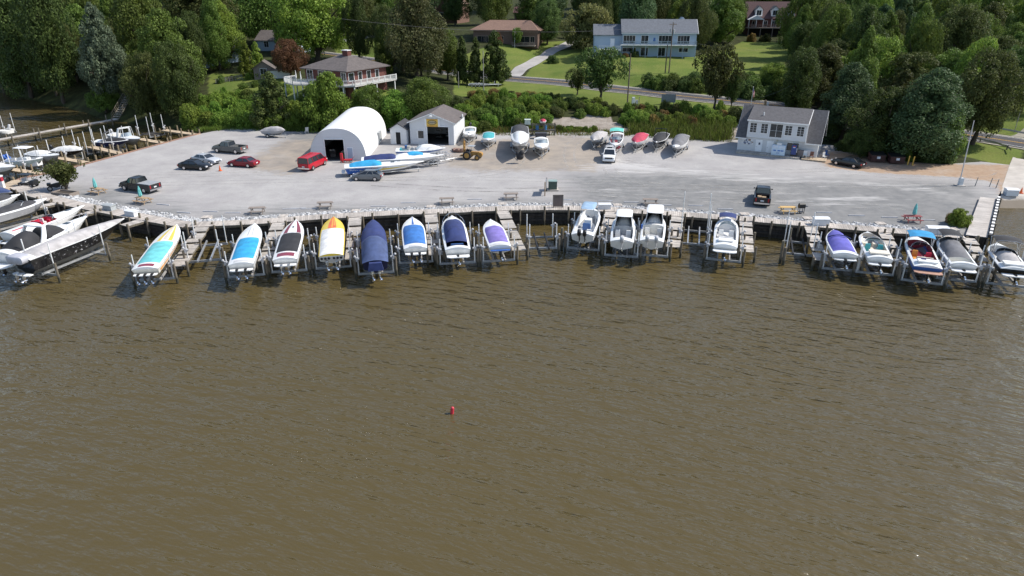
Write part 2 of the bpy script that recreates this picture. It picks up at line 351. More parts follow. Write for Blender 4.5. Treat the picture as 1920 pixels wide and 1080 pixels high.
DIRT = [PL(q, LZ) for q in ([(1540,292),(1570,283),(1640,296),(1700,303),(1790,308),(1893,309),(1900,345),(1878,362),(1860,340),(1790,331),(1700,328),(1620,322),(1545,312)], [(1880,352),(1875,372),(1990,374),(1990,340)])]
TAN = [PL(q, LZ) for q in ([(850,262),(930,262),(1040,252),(1130,258),(1150,300),(1120,320),(900,322),(830,310)], [(535,262),(620,262),(600,290),(560,330),(480,320),(440,312)], [(985,300),(1110,310),(1120,322),(980,318)])]
PALE = [PL(q, LZ) for q in ([(1130,292),(1200,300),(1330,316),(1480,327),(1700,345),(1760,360),(1480,345),(1250,330),(1080,322)], [(1300,358),(1480,368),(1660,366),(1720,378),(1600,384),(1420,374)], [(1000,345),(1150,352),(1230,358),(1100,362)])]
DKG = [PL(q, LZ) for q in ([(1080,330),(1300,325),(1480,335),(1800,345),(1835,368),(1812,447),(1600,431),(1422,416),(1200,397),(1075,385)], [(130,352),(200,360),(330,395),(330,415),(220,398),(100,372)], [(400,405),(620,392),(1000,378),(1075,385),(1035,393),(620,410),(400,420)], [(560,246),(640,250),(620,268),(575,295),(530,318),(500,300)])]
def make_lot():
    L_ = [(p.x, p.y) for p in LOT]
    # grid triangulation clipped to the lot polygon by bmesh cuts would be slow: fill then subdivide with even rows
    import bmesh
    b = bmesh.new(); vs = [b.verts.new((x, y, LZ)) for x, y in L_]; b.faces.new(vs)
    x0, x1 = min(p[0] for p in L_), max(p[0] for p in L_); y0, y1 = min(p[1] for p in L_), max(p[1] for p in L_)
    for x in np.arange(x0+.75, x1, 1.5): bmesh.ops.bisect_plane(b, geom=b.verts[:]+b.edges[:]+b.faces[:], plane_co=(x, 0, 0), plane_no=(1, 0, 0))
    for y in np.arange(y0+.75, y1, 1.5): bmesh.ops.bisect_plane(b, geom=b.verts[:]+b.edges[:]+b.faces[:], plane_co=(0, y, 0), plane_no=(0, 1, 0))
    bmesh.ops.recalc_face_normals(b, faces=b.faces)
    me = bpy.data.meshes.new("parking_lot"); b.to_mesh(me); b.free()
    if me.polygons[0].normal.z < 0: me.flip_normals()
    n_ = len(me.vertices); co = np.empty(n_*3); me.vertices.foreach_get("co", co); co = co.reshape(-1, 3); X, Y = co[:,0], co[:,1]
    def soft(polys, w):
        m = np.zeros(n_)
        for q in polys:
            i = inpoly(X, Y, q); d = dline(X, Y, q, True); m = np.maximum(m, np.where(i, .5+np.clip(d/w, 0, 1)/2, .5-np.clip(d/w, 0, 1)/2))
        return m
    color_attr(me, "zone", np.stack([np.maximum(soft(DIRT, 2.0), 0), soft(PALE, 6.0), soft(DKG, 8.0), soft(TAN, 4.0)], -1))
    m, n, l, b = nodes_mat("crushed stone"); b.inputs["Roughness"].default_value = 1; b.inputs["Specular IOR Level"].default_value = .15
    at = n.new("ShaderNodeVertexColor"); at.layer_name = "zone"; sp = n.new("ShaderNodeSeparateColor"); l.new(at.outputs[0], sp.inputs[0])
    tc = n.new("ShaderNodeTexCoord"); mp = n.new("ShaderNodeMapping"); mp.inputs["Scale"].default_value = (.22, 1.1, 1); mp.inputs["Rotation"].default_value = (0, 0, R(12)); l.new(tc.outputs["Object"], mp.inputs[0])
    def nz(s, d=6, v=None):
        z = n.new("ShaderNodeTexNoise"); z.inputs["Scale"].default_value = s; z.inputs["Detail"].default_value = d; z.inputs["Roughness"].default_value = .62; l.new(v or tc.outputs["Object"], z.inputs["Vector"]); return z.outputs["Fac"]
    def mad(a, k, c):
        e = n.new("ShaderNodeMath"); e.operation = 'MULTIPLY_ADD'; l.new(a, e.inputs[0]); e.inputs[1].default_value = k
        if isinstance(c, float): e.inputs[2].default_value = c
        else: l.new(c, e.inputs[2])
        return e.outputs[0]
    def mix(f, a, c, lo=.35, hi=.65, top=1.0):
        r_ = n.new("ShaderNodeMapRange"); r_.inputs[1].default_value = lo; r_.inputs[2].default_value = hi; r_.inputs[4].default_value = top; l.new(f, r_.inputs[0])
        x = n.new("ShaderNodeMix"); x.data_type = 'RGBA'; l.new(r_.outputs[0], x.inputs[0])
        for k, q in ((6, a), (7, c)):
            if isinstance(q, tuple): x.inputs[k].default_value = (*q, 1)
            else: l.new(q, x.inputs[k])
        return x.outputs[2]
    st = nz(.9, 6, mp.outputs[0])
    base = mix(nz(.25), (.315,.30,.295), (.40,.385,.37)); base = mix(nz(9, 4), base, (.27,.255,.245), .48, .8)
    dark = mix(nz(.6), (.155,.157,.157), (.225,.222,.215))
    c = mix(mad(st, .7, mad(nz(.25), .5, mad(sp.outputs[2], 1.1, -.6))), base, dark, .32, .68, .92)
    c = mix(mad(nz(.7), 1.0, mad(at.outputs["Alpha"], 1.1, -.45)), c, mix(nz(.4), (.35,.295,.235), (.24,.21,.18)), .5, .8, .85)
    c = mix(mad(st, 1.6, mad(sp.outputs[1], 1.0, -.85)), c, (.47,.455,.44), .5, .8, .8)
    c = mix(mad(nz(.9), .9, mad(sp.outputs[0], 1.0, -.45)), c, mix(nz(1.5), (.32,.22,.15), (.38,.28,.20)), .4, .62)
    c = mix(nz(1.7), c, (.21,.195,.18), .55, .85, .45); c = mix(nz(.11), c, (.44,.42,.395), .55, .75, .45)
    c = mix(nz(25, 2), c, (.15,.14,.135), .58, .85, .6)
    l.new(c, b.inputs["Base Color"])
    bp = n.new("ShaderNodeBump"); bp.inputs["Strength"].default_value = .5; bp.inputs["Distance"].default_value = .05; l.new(nz(12, 5), bp.inputs["Height"]); l.new(bp.outputs[0], b.inputs["Normal"])
    me.materials.append(m); o = bpy.data.objects.new("parking_lot", me); COL.objects.link(o); structure(o)
make_lot()

def strip(name, line, offs, mt, dz=0.0, zf=None):
    ls = [offset_line(line, o) for o in offs]; rows = []
    for i in range(len(line)): rows.append([(q[i].x, q[i].y, (zf(q[i]) if zf else line[i].z)+dz) for q in ls])
    b = MB(); b.grid(rows); return b.build(name, mt, smooth=60)
ASPH = M("asphalt", (.045,.043,.048), .9, var=.22, scale=.6, dirt=(.065,.06,.06), dscale=.2, bump=.2, bscale=10)
SHOULD = M("road shoulder gravel", (.27,.25,.2), .95, var=.2, scale=1.5)
structure(strip("road_shoulder", ROADL, [-5.2,-4.5,-3,3,4.6,5.6], SHOULD, -.03))
structure(strip("road", ROADL, [-4.3,-2,0,2,4.3], ASPH, .02))
YEL = M("yellow road paint", (.62,.36,.06), .7, var=.2); WHP = M("white road paint", (.7,.7,.68), .7, var=.2)
for k, (nm, o0, o1, mt) in enumerate((("road_line", -.22, -.08, YEL), ("road_line", .08, .22, YEL), ("road_line", -3.75, -3.6, WHP), ("road_line", 3.55, 3.7, WHP))):
    structure(strip(nm, ROADL, [o0, o1], mt, .05))
CONC = M("old concrete", (.44,.40,.36), .9, var=.12, scale=.7, dirt=(.34,.31,.27), dscale=.25, bump=.2)
DRV = smooth_line([G(955,146), G(972,135), G(1000,118), G(1030,100), G(1060,86), G(1085,76), G(1110,72)], 1.0)
zf = lambda p: T1(p.x, p.y)
CONG = M("driveway concrete", (.36,.34,.32), .9, var=.12, scale=.5, dirt=(.22,.2,.18), dscale=.2)
structure(strip("driveway", DRV, [-2.0,-1,0,1,2.0], CONG, .09, zf))
structure(strip("driveway", smooth_line([G(640,80), G(690,70), G(760,62)], 1.0), [-2.5,-1,1,2.5], M("grey drive asphalt", (.26,.26,.27), .9), .1, zf))
structure(strip("driveway", smooth_line([G(690,112), G(730,115), G(760,120)], 1.0), [-2,0,2], M("pale lane gravel", (.33,.31,.29), .9), .1, zf))
structure(strip("side_road", smooth_line([P(1925,262,2.56), P(2010,232,3.4), P(2080,205,4.4)], 1.0), [-3,0,3], SHOULD, .12, zf))
# boat ramp: joints in the slab
rl = PL([(1905,284),(1893,309),(1879,350)], LZ+.03); rr = PL([(2030,286),(2030,309),(2030,350)], LZ+.03)
b = MB()
rows = [[(a.x+(c.x-a.x)*k/6, a.y+(c.y-a.y)*k/6, max(a.z, T1(a.x+(c.x-a.x)*k/6, a.y+(c.y-a.y)*k/6)+.05)) for k in range(7)] for a, c in zip(rl, rr)]
pts0 = P(1872,395,-.25); pts1 = P(2030,396,-.25); e0 = P(1876,368,1.2); e1 = P(2030,368,1.2)
for a, c in ((e0, e1), (pts0, pts1)): rows.append([(a.x+(c.x-a.x)*k/6, a.y+(c.y-a.y)*k/6, a.z) for k in range(7)])
rows[1:1] = []
def dens(r0, r1, n): return [[tuple(np.array(p)*(1-t)+np.array(q)*t) for p, q in zip(r0, r1)] for t in np.linspace(0, 1, n, endpoint=False)]
dr = []
for r0, r1 in zip(rows[:-1], rows[1:]): dr += dens(r0, r1, 6)
dr.append(rows[-1]); b.grid(dr)
structure(b.build("boat_ramp", M("ramp concrete", (.46,.42,.375), .9, var=.14, scale=.7, dirt=(.33,.29,.24), dscale=.3, bump=.2, tide=True, tidecol=(.17,.135,.095), tz=1.0)))
# tyre tracks worn into the gravel
def track_mat(name, col):
    m, n, l, b = nodes_mat(name); b.inputs["Roughness"].default_value = 1; b.inputs["Base Color"].default_value = (*col, 1); b.inputs["Specular IOR Level"].default_value = .1
    tc = n.new("ShaderNodeTexCoord"); z = n.new("ShaderNodeTexNoise"); z.inputs["Scale"].default_value = .45; z.inputs["Detail"].default_value = 8; z.inputs["Roughness"].default_value = .75; l.new(tc.outputs["Object"], z.inputs["Vector"])
    r_ = n.new("ShaderNodeMapRange"); r_.inputs[1].default_value = .42; r_.inputs[2].default_value = .72; r_.inputs[4].default_value = .75; l.new(z.outputs["Fac"], r_.inputs[0])
    t = n.new("ShaderNodeBsdfTransparent"); s = n.new("ShaderNodeMixShader"); l.new(r_.outputs[0], s.inputs[0]); l.new(t.outputs[0], s.inputs[1]); l.new(b.outputs[0], s.inputs[2]); l.new(s.outputs[0], n["Material Output"].inputs[0]); return m
TRL, TRD = track_mat("pale tyre track", (.47,.45,.42)), track_mat("dark tyre track", (.25,.24,.225))
for k_, q in enumerate(([(1075,314),(1067,292),(1073,270),(1088,256)], [(300,345),(600,338),(900,335),(1200,345),(1500,360)], [(1150,320),(1300,330),(1500,345),(1780,350)], [(1142,314),(1160,332),(1260,350),(1420,362)], [(200,332),(330,330),(480,325),(560,330)], [(700,345),(900,356),(1200,353),(1420,350)], [(1590,324),(1700,332),(1850,335),(1885,322)], [(975,285),(965,310),(900,328),(700,336)], [(1100,362),(1250,372),(1420,378),(1700,390)], [(1160,300),(1250,316),(1400,322),(1560,318)])):
    ln = smooth_line(PL(q, LZ), 1.5)
    for o_ in (-.85, .85): structure(strip("tyre_track", offset_line(ln, o_), [-.2, 0, .2], TRL if k_ != 5 else TRD, .006+.004*k_))
# riprap between boardwalk and gravel
def make_rocks():
    inner = offset_line(FRONT, 2.0); outer = offset_line(FRONT, 3.9); b = MB(); r = random.Random(11)
    phi = (1+5**.5)/2
    iv = [(-1,phi,0),(1,phi,0),(-1,-phi,0),(1,-phi,0),(0,-1,phi),(0,1,phi),(0,-1,-phi),(0,1,-phi),(phi,0,-1),(phi,0,1),(-phi,0,-1),(-phi,0,1)]
    fc = [(0,11,5),(0,5,1),(0,1,7),(0,7,10),(0,10,11),(1,5,9),(5,11,4),(11,10,2),(10,7,6),(7,1,8),(3,9,4),(3,4,2),(3,2,6),(3,6,8),(3,8,9),(4,9,5),(2,4,11),(6,2,10),(8,6,7),(9,8,1)]
    for s in range(2, len(FRONT)-1):
        L_ = (FRONT[s+1]-FRONT[s]).length
        for k in range(int(L_*34)):
            u, w = r.random(), min(r.random(), r.random()*1.3); w = min(w, 1)
            p = (inner[s].lerp(inner[s+1], u)).lerp(outer[s].lerp(outer[s+1], u), w)
            sz = r.uniform(.1,.27)*(1.1-.4*w); sx, sy, szz = sz*r.uniform(.7,1.3), sz*r.uniform(.7,1.3), sz*r.uniform(.5,.9); a = r.random()*6.3
            i = len(b.v); z0 = LZ+.02+szz*.4+(1-w)*.1
            for v in iv:
                q = Vector((v[0]*sx*r.uniform(.8,1.2), v[1]*sy*r.uniform(.8,1.2), v[2]*szz))*.52; b.v.append((p.x+q.x*math.cos(a)-q.y*math.sin(a), p.y+q.x*math.sin(a)+q.y*math.cos(a), z0+q.z))
            for f in fc: b.f.append(tuple(i+x for x in f)); b.m.append(0)
    o = b.build("riprap", M("pale riprap stone", (.38,.38,.38), .9, var=.15, island=.45), fix=False)
    setp(o, "band of loose pale grey rocks between boardwalk and gravel", "rocks", None, "stuff")
make_rocks()
# ---------------------------------------------------------------- boardwalk, bulkheads, piers
def pile_mb(h0, h1, r=.15, lean=(0,0), n=9):
    b = MB(); b.cyl((0,0,h0), (lean[0],lean[1],h1), r, r*.93, n); return b
PILE_ME = {}
def pile(parent, x, y, z0, z1, r=.15, mt=None, name="piling"):
    b = pile_mb(z0, z1, r, (rnd.uniform(-.04,.04), rnd.uniform(-.04,.04)))
    o = b.build(name, mt or PILE, parent, smooth=40); o.location = (x, y, 0); return o
def planks(b, a, c, w, z0, z1, pw=.2, th=.05, jit=.05):
    a, c = Vector(a), Vector(c); d = c-a; d.z = 0; L_ = d.length; d.normalize(); n = Vector((-d.y, d.x, 0)); k = max(1, int(L_/pw)); ang = math.atan2(d.y, d.x)
    for i in range(k):
        t = (i+.5)/k; p = a+d*(L_*t)
        b.box((p.x, p.y, z0+(z1-z0)*t-th/2+rnd.uniform(-.006,.006)), (L_/k-.02, w+rnd.uniform(-jit,jit), th), rz=ang)
def make_boardwalk():
    root = empty("boardwalk", FRONT[10], 0, "long weathered boardwalk running the length of the dark timber bulkhead in front of the gravel", "boardwalk")
    root.location = (0,0,0)
    b = MB()
    for s in range(len(FRONT)-1):
        m0 = offset_line(FRONT, .95); planks(b, m0[s], m0[s+1], 1.9, DZ, DZ, .24)
    b.build("deck", DECKW, root, fix=False)
    b = MB()
    for s in range(len(FRONT)-1):
        a, c = FRONT[s], FRONT[s+1]; d = c-a; ang = math.atan2(d.y, d.x); mid = (a+c)/2; nn = Vector((-d.y, d.x, 0)).normalized()
        b.box((mid.x+nn.x*.06, mid.y+nn.y*.06, DZ-.19), (d.length+.02, .09, .24), rz=ang)
    b.build("stringer", PILE, root)
    b = MB()
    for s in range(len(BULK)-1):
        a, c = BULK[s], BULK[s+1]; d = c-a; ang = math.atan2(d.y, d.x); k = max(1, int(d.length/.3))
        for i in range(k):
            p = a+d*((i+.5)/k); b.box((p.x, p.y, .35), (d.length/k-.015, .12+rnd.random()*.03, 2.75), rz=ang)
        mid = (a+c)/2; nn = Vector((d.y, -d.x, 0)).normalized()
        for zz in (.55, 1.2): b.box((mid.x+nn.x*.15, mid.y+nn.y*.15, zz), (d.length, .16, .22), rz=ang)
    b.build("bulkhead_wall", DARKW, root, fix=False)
    acc = 0
    for s in range(len(FRONT)-1):
        a, c = FRONT[s], FRONT[s+1]; L_ = (c-a).length; t = 0
        while acc + (L_-t) >= 3.0:
            t += 3.0-acc; acc = 0; p = a.lerp(c, t/L_); nn = Vector(((c-a).y, -(c-a).x, 0)).normalized()
            pile(root, p.x+nn.x*.17, p.y+nn.y*.17, -2, DZ+rnd.choice((.15,.3,.45,.5)), .13)
        acc += L_-t
make_boardwalk()
def pier(label, a_px, b_px, z0=1.86, z1=1.25, w=1.5, secs=4, mt=None, pm=None, piles=True, group="finger piers of the boardwalk", name="finger_pier", ph=.7, cat="pier", pstep=4.6):
    a, c = P(*a_px, z0), P(*b_px, z1); d = c-a; d.z = 0; L_ = d.length; d.normalize(); nn = Vector((-d.y, d.x, 0)); ang = math.atan2(d.y, d.x)
    root = empty(name, a, 0, label, cat, group); root.location = (a.x, a.y, 0)
    for s in range(secs):
        t0, t1 = s/secs, (s+1)/secs; zz = z0+(z1-z0)*(s/max(1, secs-1))
        p, q = d*(L_*t0), d*(L_*t1); b = MB(); planks(b, p, q, w, zz, zz, .17, .05, .03); b.build("deck", mt or DECKG, root, fix=False)
        b = MB()
        for sg in (-1, 1):
            m_ = (p+q)/2+nn*sg*(w/2-.06); b.box((m_.x, m_.y, zz-.17), (L_/secs-.05, .08, .22), rz=ang)
        b.build("stringer", pm or PILE, root)
    if piles:
        k = max(2, int(L_/pstep)+1)
        for i in range(k):
            t = i/(k-1) if k > 1 else 1; t = .06+t*.93
            for sg in (-1, 1):
                p = d*(L_*t)+nn*sg*(w/2+.15); zz = z0+(z1-z0)*t; pile(root, p.x, p.y, -2, zz+ph*rnd.uniform(.35,1.1), .14, pm)
    return root
pier("stepped grey finger pier beside the boat with the turquoise cover", (385,418), (332,499), w=1.5)
pier("stepped finger pier left of the boat with the black cover and red deck stripes", (523,417), (497,489), w=1.5)
pier("stepped finger pier left of the boat under a full navy cover", (666,407), (660,486), w=1.5)
pier("stepped finger pier between the white boat with blue stripe and the navy covered cruiser", (808,402), (817,478), w=1.5)
pier("stepped finger pier right of the boat with a lavender cover", (942,395), (974,469), w=1.5)
pier("stepped finger pier between the two leftmost white outboard fishing boats", (1146,397), (1133,450), w=1.4)
pier("stepped finger pier between the white pilothouse boat and the empty lift with tall poles", (1271,404), (1262,463), w=1.45)
pier("stepped finger pier right of the white bowrider with the navy bow canopy", (1398,412), (1401,472), w=1.4)
pier("bent finger pier between the empty lift and the violet covered boat", (1519,425), (1541,488), w=1.3)
pier("finger pier between the cream bowrider and the boat with the bright blue canopy", (1657,435), (1691,500), w=1.3)
pier("finger pier left of the boat cut off by the right frame edge", (1815,446), (1850,506), w=1.3)
pier("short finger pier by the bow of the black hulled boat under silver cover", (272,411), (232,425), 1.86, 1.7, 1.3, 1)
pier("short finger pier at the bow of the white boat with red seats", (186,394), (153,404), 1.86, 1.7, 1.2, 1)
pier("short finger pier at the bow of the boat with charcoal cockpit cover", (106,380), (60,393), 1.86, 1.7, 1.2, 1)
# tan docks along the slanting edge of the lot
for lb, a, c in (("tan finger dock nearest the corner of the lot in the creek", (84,326), (22,317)), ("tan finger dock in the creek behind the small lot tree", (160,304), (107,295)),
                 ("tan finger dock in the creek left of the navy runabout", (234,289), (167,274)), ("tan finger dock in the creek at the bow of the white pilothouse boat", (310,268.5), (262,260)),
                 ("tan finger dock in the creek farthest from the lot corner", (372,252.5), (306,243))):
    pier(lb, a, c, 1.62, 1.62, 1.3, 1, DECKT, PILEN, group="finger docks in the creek", ph=1.0, pstep=2.6, name="finger_dock")
def make_diag():
    root = empty("creek_bulkhead", (0,0,0), 0, "low timber bulkhead with a rust coloured cap along the creek side of the lot", "bulkhead")
    b = MB(); cp = MB(); D2 = offset_line(DIAG, -.1)
    for a, c in zip(D2[:-1], D2[1:]):
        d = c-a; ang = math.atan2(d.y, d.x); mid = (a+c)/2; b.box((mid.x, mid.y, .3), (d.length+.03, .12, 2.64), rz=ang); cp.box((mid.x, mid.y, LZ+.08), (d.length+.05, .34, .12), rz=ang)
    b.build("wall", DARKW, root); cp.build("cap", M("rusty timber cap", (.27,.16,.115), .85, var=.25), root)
    o = offset_line(DIAG, .35)
    sg = 1 if (o[3].x < DIAG[3].x) else -1; o = offset_line(DIAG, .4*sg); acc = 1.3
    for a, c in zip(o[:-1], o[1:]):
        L_ = (c-a).length; t = 0
        while acc+(L_-t) >= 2.7:
            t += 2.7-acc; acc = 0; p = a.lerp(c, t/L_); pile(root, p.x, p.y, -2, LZ+rnd.uniform(.55,1.0), .17, PILEN)
        acc += L_-t
make_diag()
# tan deck closing the corner of the lot
cb = MB(); a, c = P(14,347,1.75), P(2,366,1.75); planks(cb, P(40,338,1.72), P(-30,372,1.72), 2.4, 1.78, 1.78, .2)
setp(cb.build("corner_deck", DECKT, fix=False), "small tan plank deck at the left tip of the gravel lot", "deck")
# long creek pier with stair
pr = pier("long grey wooden pier crossing the creek in the upper left", (218,223), (-40,268), 1.5, 1.5, 1.5, 3, DECKG, PILE, group=None, name="long_pier", ph=1.0, pstep=5.2)
def stairs():
    a, c = P(217,222,1.5), P(243,192,3.2); c.z = 4.6; root = empty("wooden_stair", (0,0,0), 0, "wooden stair climbing the wooded bank from the long creek pier", "stairs")
    d = c-a; h = Vector((d.x, d.y, 0)).normalized(); n = Vector((-h.y, h.x, 0)); ang = math.atan2(h.y, h.x); b = MB()
    for i in range(14):
        p = a+d*(i/13); b.box(p, (.32, 1.3, .06), rz=ang)
    b.build("tread", DECKG, root); b = MB()
    for s in (-.7, .7):
        b.tube([a+n*s+Vector((0,0,1)), c+n*s+Vector((0,0,1))], .05); b.tube([a+n*s+Vector((0,0,.5)), c+n*s+Vector((0,0,.5))], .04); b.tube([a+n*s, c+n*s], .09)
        for k in range(5): p = a+d*(k/4)+n*s; b.tube([p, p+Vector((0,0,1.05))], .05)
    b.build("railing", PILE, root)
stairs()
# slanted timber ramp on the right with a black and white rail
def right_ramp():
    q = [P(1838,369,1.95), P(1868,372,1.95), P(1851,445,1.95), P(1811,440,1.95)]
    root = empty("timber_dock_apron", (0,0,0), 0, "broad pale plank apron dock edged by a black and white rail", "dock")
    b = MB(); N = 62
    for i in range(N):
        t0, t1 = i/N, (i+.9)/N; l0, l1 = q[0].lerp(q[3], t0), q[0].lerp(q[3], t1); r0, r1 = q[1].lerp(q[2], t0), q[1].lerp(q[2], t1); i0 = len(b.v); j = rnd.uniform(-.08,.08)
        for dz in (0, -.06):
            for p in (l0, r0, r1, l1): b.v.append((p.x+(j if p in (r0, r1) else 0), p.y, p.z+dz))
        for f in ((0,3,2,1),(4,5,6,7),(0,1,5,4),(1,2,6,5),(2,3,7,6),(3,0,4,7)): b.f.append(tuple(i0+k for k in f)); b.m.append(0)
    b.build("deck", M("pale grey plank", (.47,.43,.39), .85, var=.12, scale=2, island=.12, dirt=(.3,.27,.24), dscale=.5), root)
    d = q[2]-q[1]; ang = math.atan2(d.y, d.x); b = MB(); nn = Vector((-d.y, d.x, 0)).normalized()
    n = 13
    for i in range(n):
        for h, mi in ((.0, 0), (.5, 1)):
            p = q[1]+d*((i+.25+h)/n)+nn*.25; b.box((p.x, p.y, 1.98+.12), (d.length/n*.5, .3, .36), m=mi, rz=ang)
    b.build("rail", [M("white rail paint", (.75,.74,.72), .6), M("black rail paint", (.03,.03,.03), .6)], root)
    b = MB()
    for s in range(22): p = q[1]+d*((s+.5)/22)+nn*.05; b.box((p.x, p.y, .2), (d.length/22-.02, .12, 3.3), rz=ang)
    e = q[3]-q[2]; ang2 = math.atan2(e.y, e.x)
    for s in range(8): p = q[2]+e*((s+.5)/8)+Vector((0,.15,0)); b.box((p.x, p.y, .2), (e.length/8-.03, .12, 3.2), rz=ang2)
    b.build("wall", DARKW, root)
    for t in (.02, .35, .7, 1.0): p = q[1]+d*t+nn*.5; pile(root, p.x, p.y, -2, 2.15, .15)
    for t in (.0, .5, .95): p = q[2]+e*t+Vector((0,-.15,0)); pile(root, p.x, p.y, -2, 1.8, .14)
right_ramp()

# ---------------------------------------------------------------- boat lifts
def lift_proto(bw, ln, zc, pole_top, motors=True, piles=(1,1,1,1), name_label=None, bunk_mat=None):
    """local frame: x forward, y to port, cradle beams at x=-ln/2 and +ln/2"""
    root = empty("boat_lift", (0,0,0), 0, name_label, "boat lift", "boat lifts along the bulkhead")
    hw = bw/2+.55
    for sx in (-1, 1):
        b = MB(); x = sx*ln/2
        for dz, th, ww in ((.09,.03,.16),(-.09,.03,.16),(0,.16,.05)): b.box((x, 0, zc+dz), (ww, 2*hw, th))
        b.build("cradle_beam", M("wet aluminium beam", (.3,.31,.32), .5, .4, var=.2, scale=4), root)
        for sy in (-1, 1):
            if piles[(0 if sx < 0 else 2)+(0 if sy < 0 else 1)]:
                p = pile(root, x+sx*.1, sy*(hw+.2), -2, 2.1, .13)
                if motors:
                    b = MB(); b.cyl((x+sx*.1, sy*(hw+.05), 2.15), (x+sx*.1, sy*(hw-.3), 2.15), .13, .13, 10); b.box((x+sx*.1, sy*(hw-.02), 2.1), (.26,.2,.4)); b.ball((x+sx*.1, sy*(hw+.16), 2.4), .14, nu=8, nv=5)
                    b.build("lift_motor", GREYMOTOR, root, smooth=40)
                    b = MB(); b.cyl((x+sx*.02, sy*(hw-.02), zc), (x+sx*.06, sy*(hw-.02), 2.05), .02, .02, 4); b.build("cable", ALU, root)
            b = MB(); b.cyl((x, sy*(hw-.12), zc), (x, sy*(hw-.12), pole_top), .055, .055, 7); b.build("guide_pole", PVC, root)
    for sy in (-1, 1):
        b = MB(); b.box((.1, sy*.62, zc+.2), (ln+1.5, .14, .2)); b.build("bunk", bunk_mat or M("grey bunk carpet", (.28,.27,.26), .95), root)
    return root
def place_lift(bow, stern, bw, label, zc=.55, pole_top=3.3, motors=True, piles=(1,1,1,1), ln=None, group="boat lifts along the bulkhead", off=.1, bunk_mat=None):
    d = bow-stern; d.z = 0; L_ = d.length; ang = math.atan2(d.y, d.x); c = stern+d*(.38)
    r = lift_proto(bw, ln or min(5.2, L_*.5), zc, pole_top, motors, piles, label, bunk_mat); r.location = (c.x, c.y, 0); r.rotation_euler = (0, 0, ang); r["group"] = group
    return r
def text_mesh(cu):
    t = bpy.data.objects.new("lettering", cu); COL.objects.link(t); bpy.context.view_layer.update()
    me = bpy.data.meshes.new_from_object(t.evaluated_get(bpy.context.evaluated_depsgraph_get())); bpy.data.objects.remove(t)
    o = bpy.data.objects.new("lettering", me); COL.objects.link(o); return o
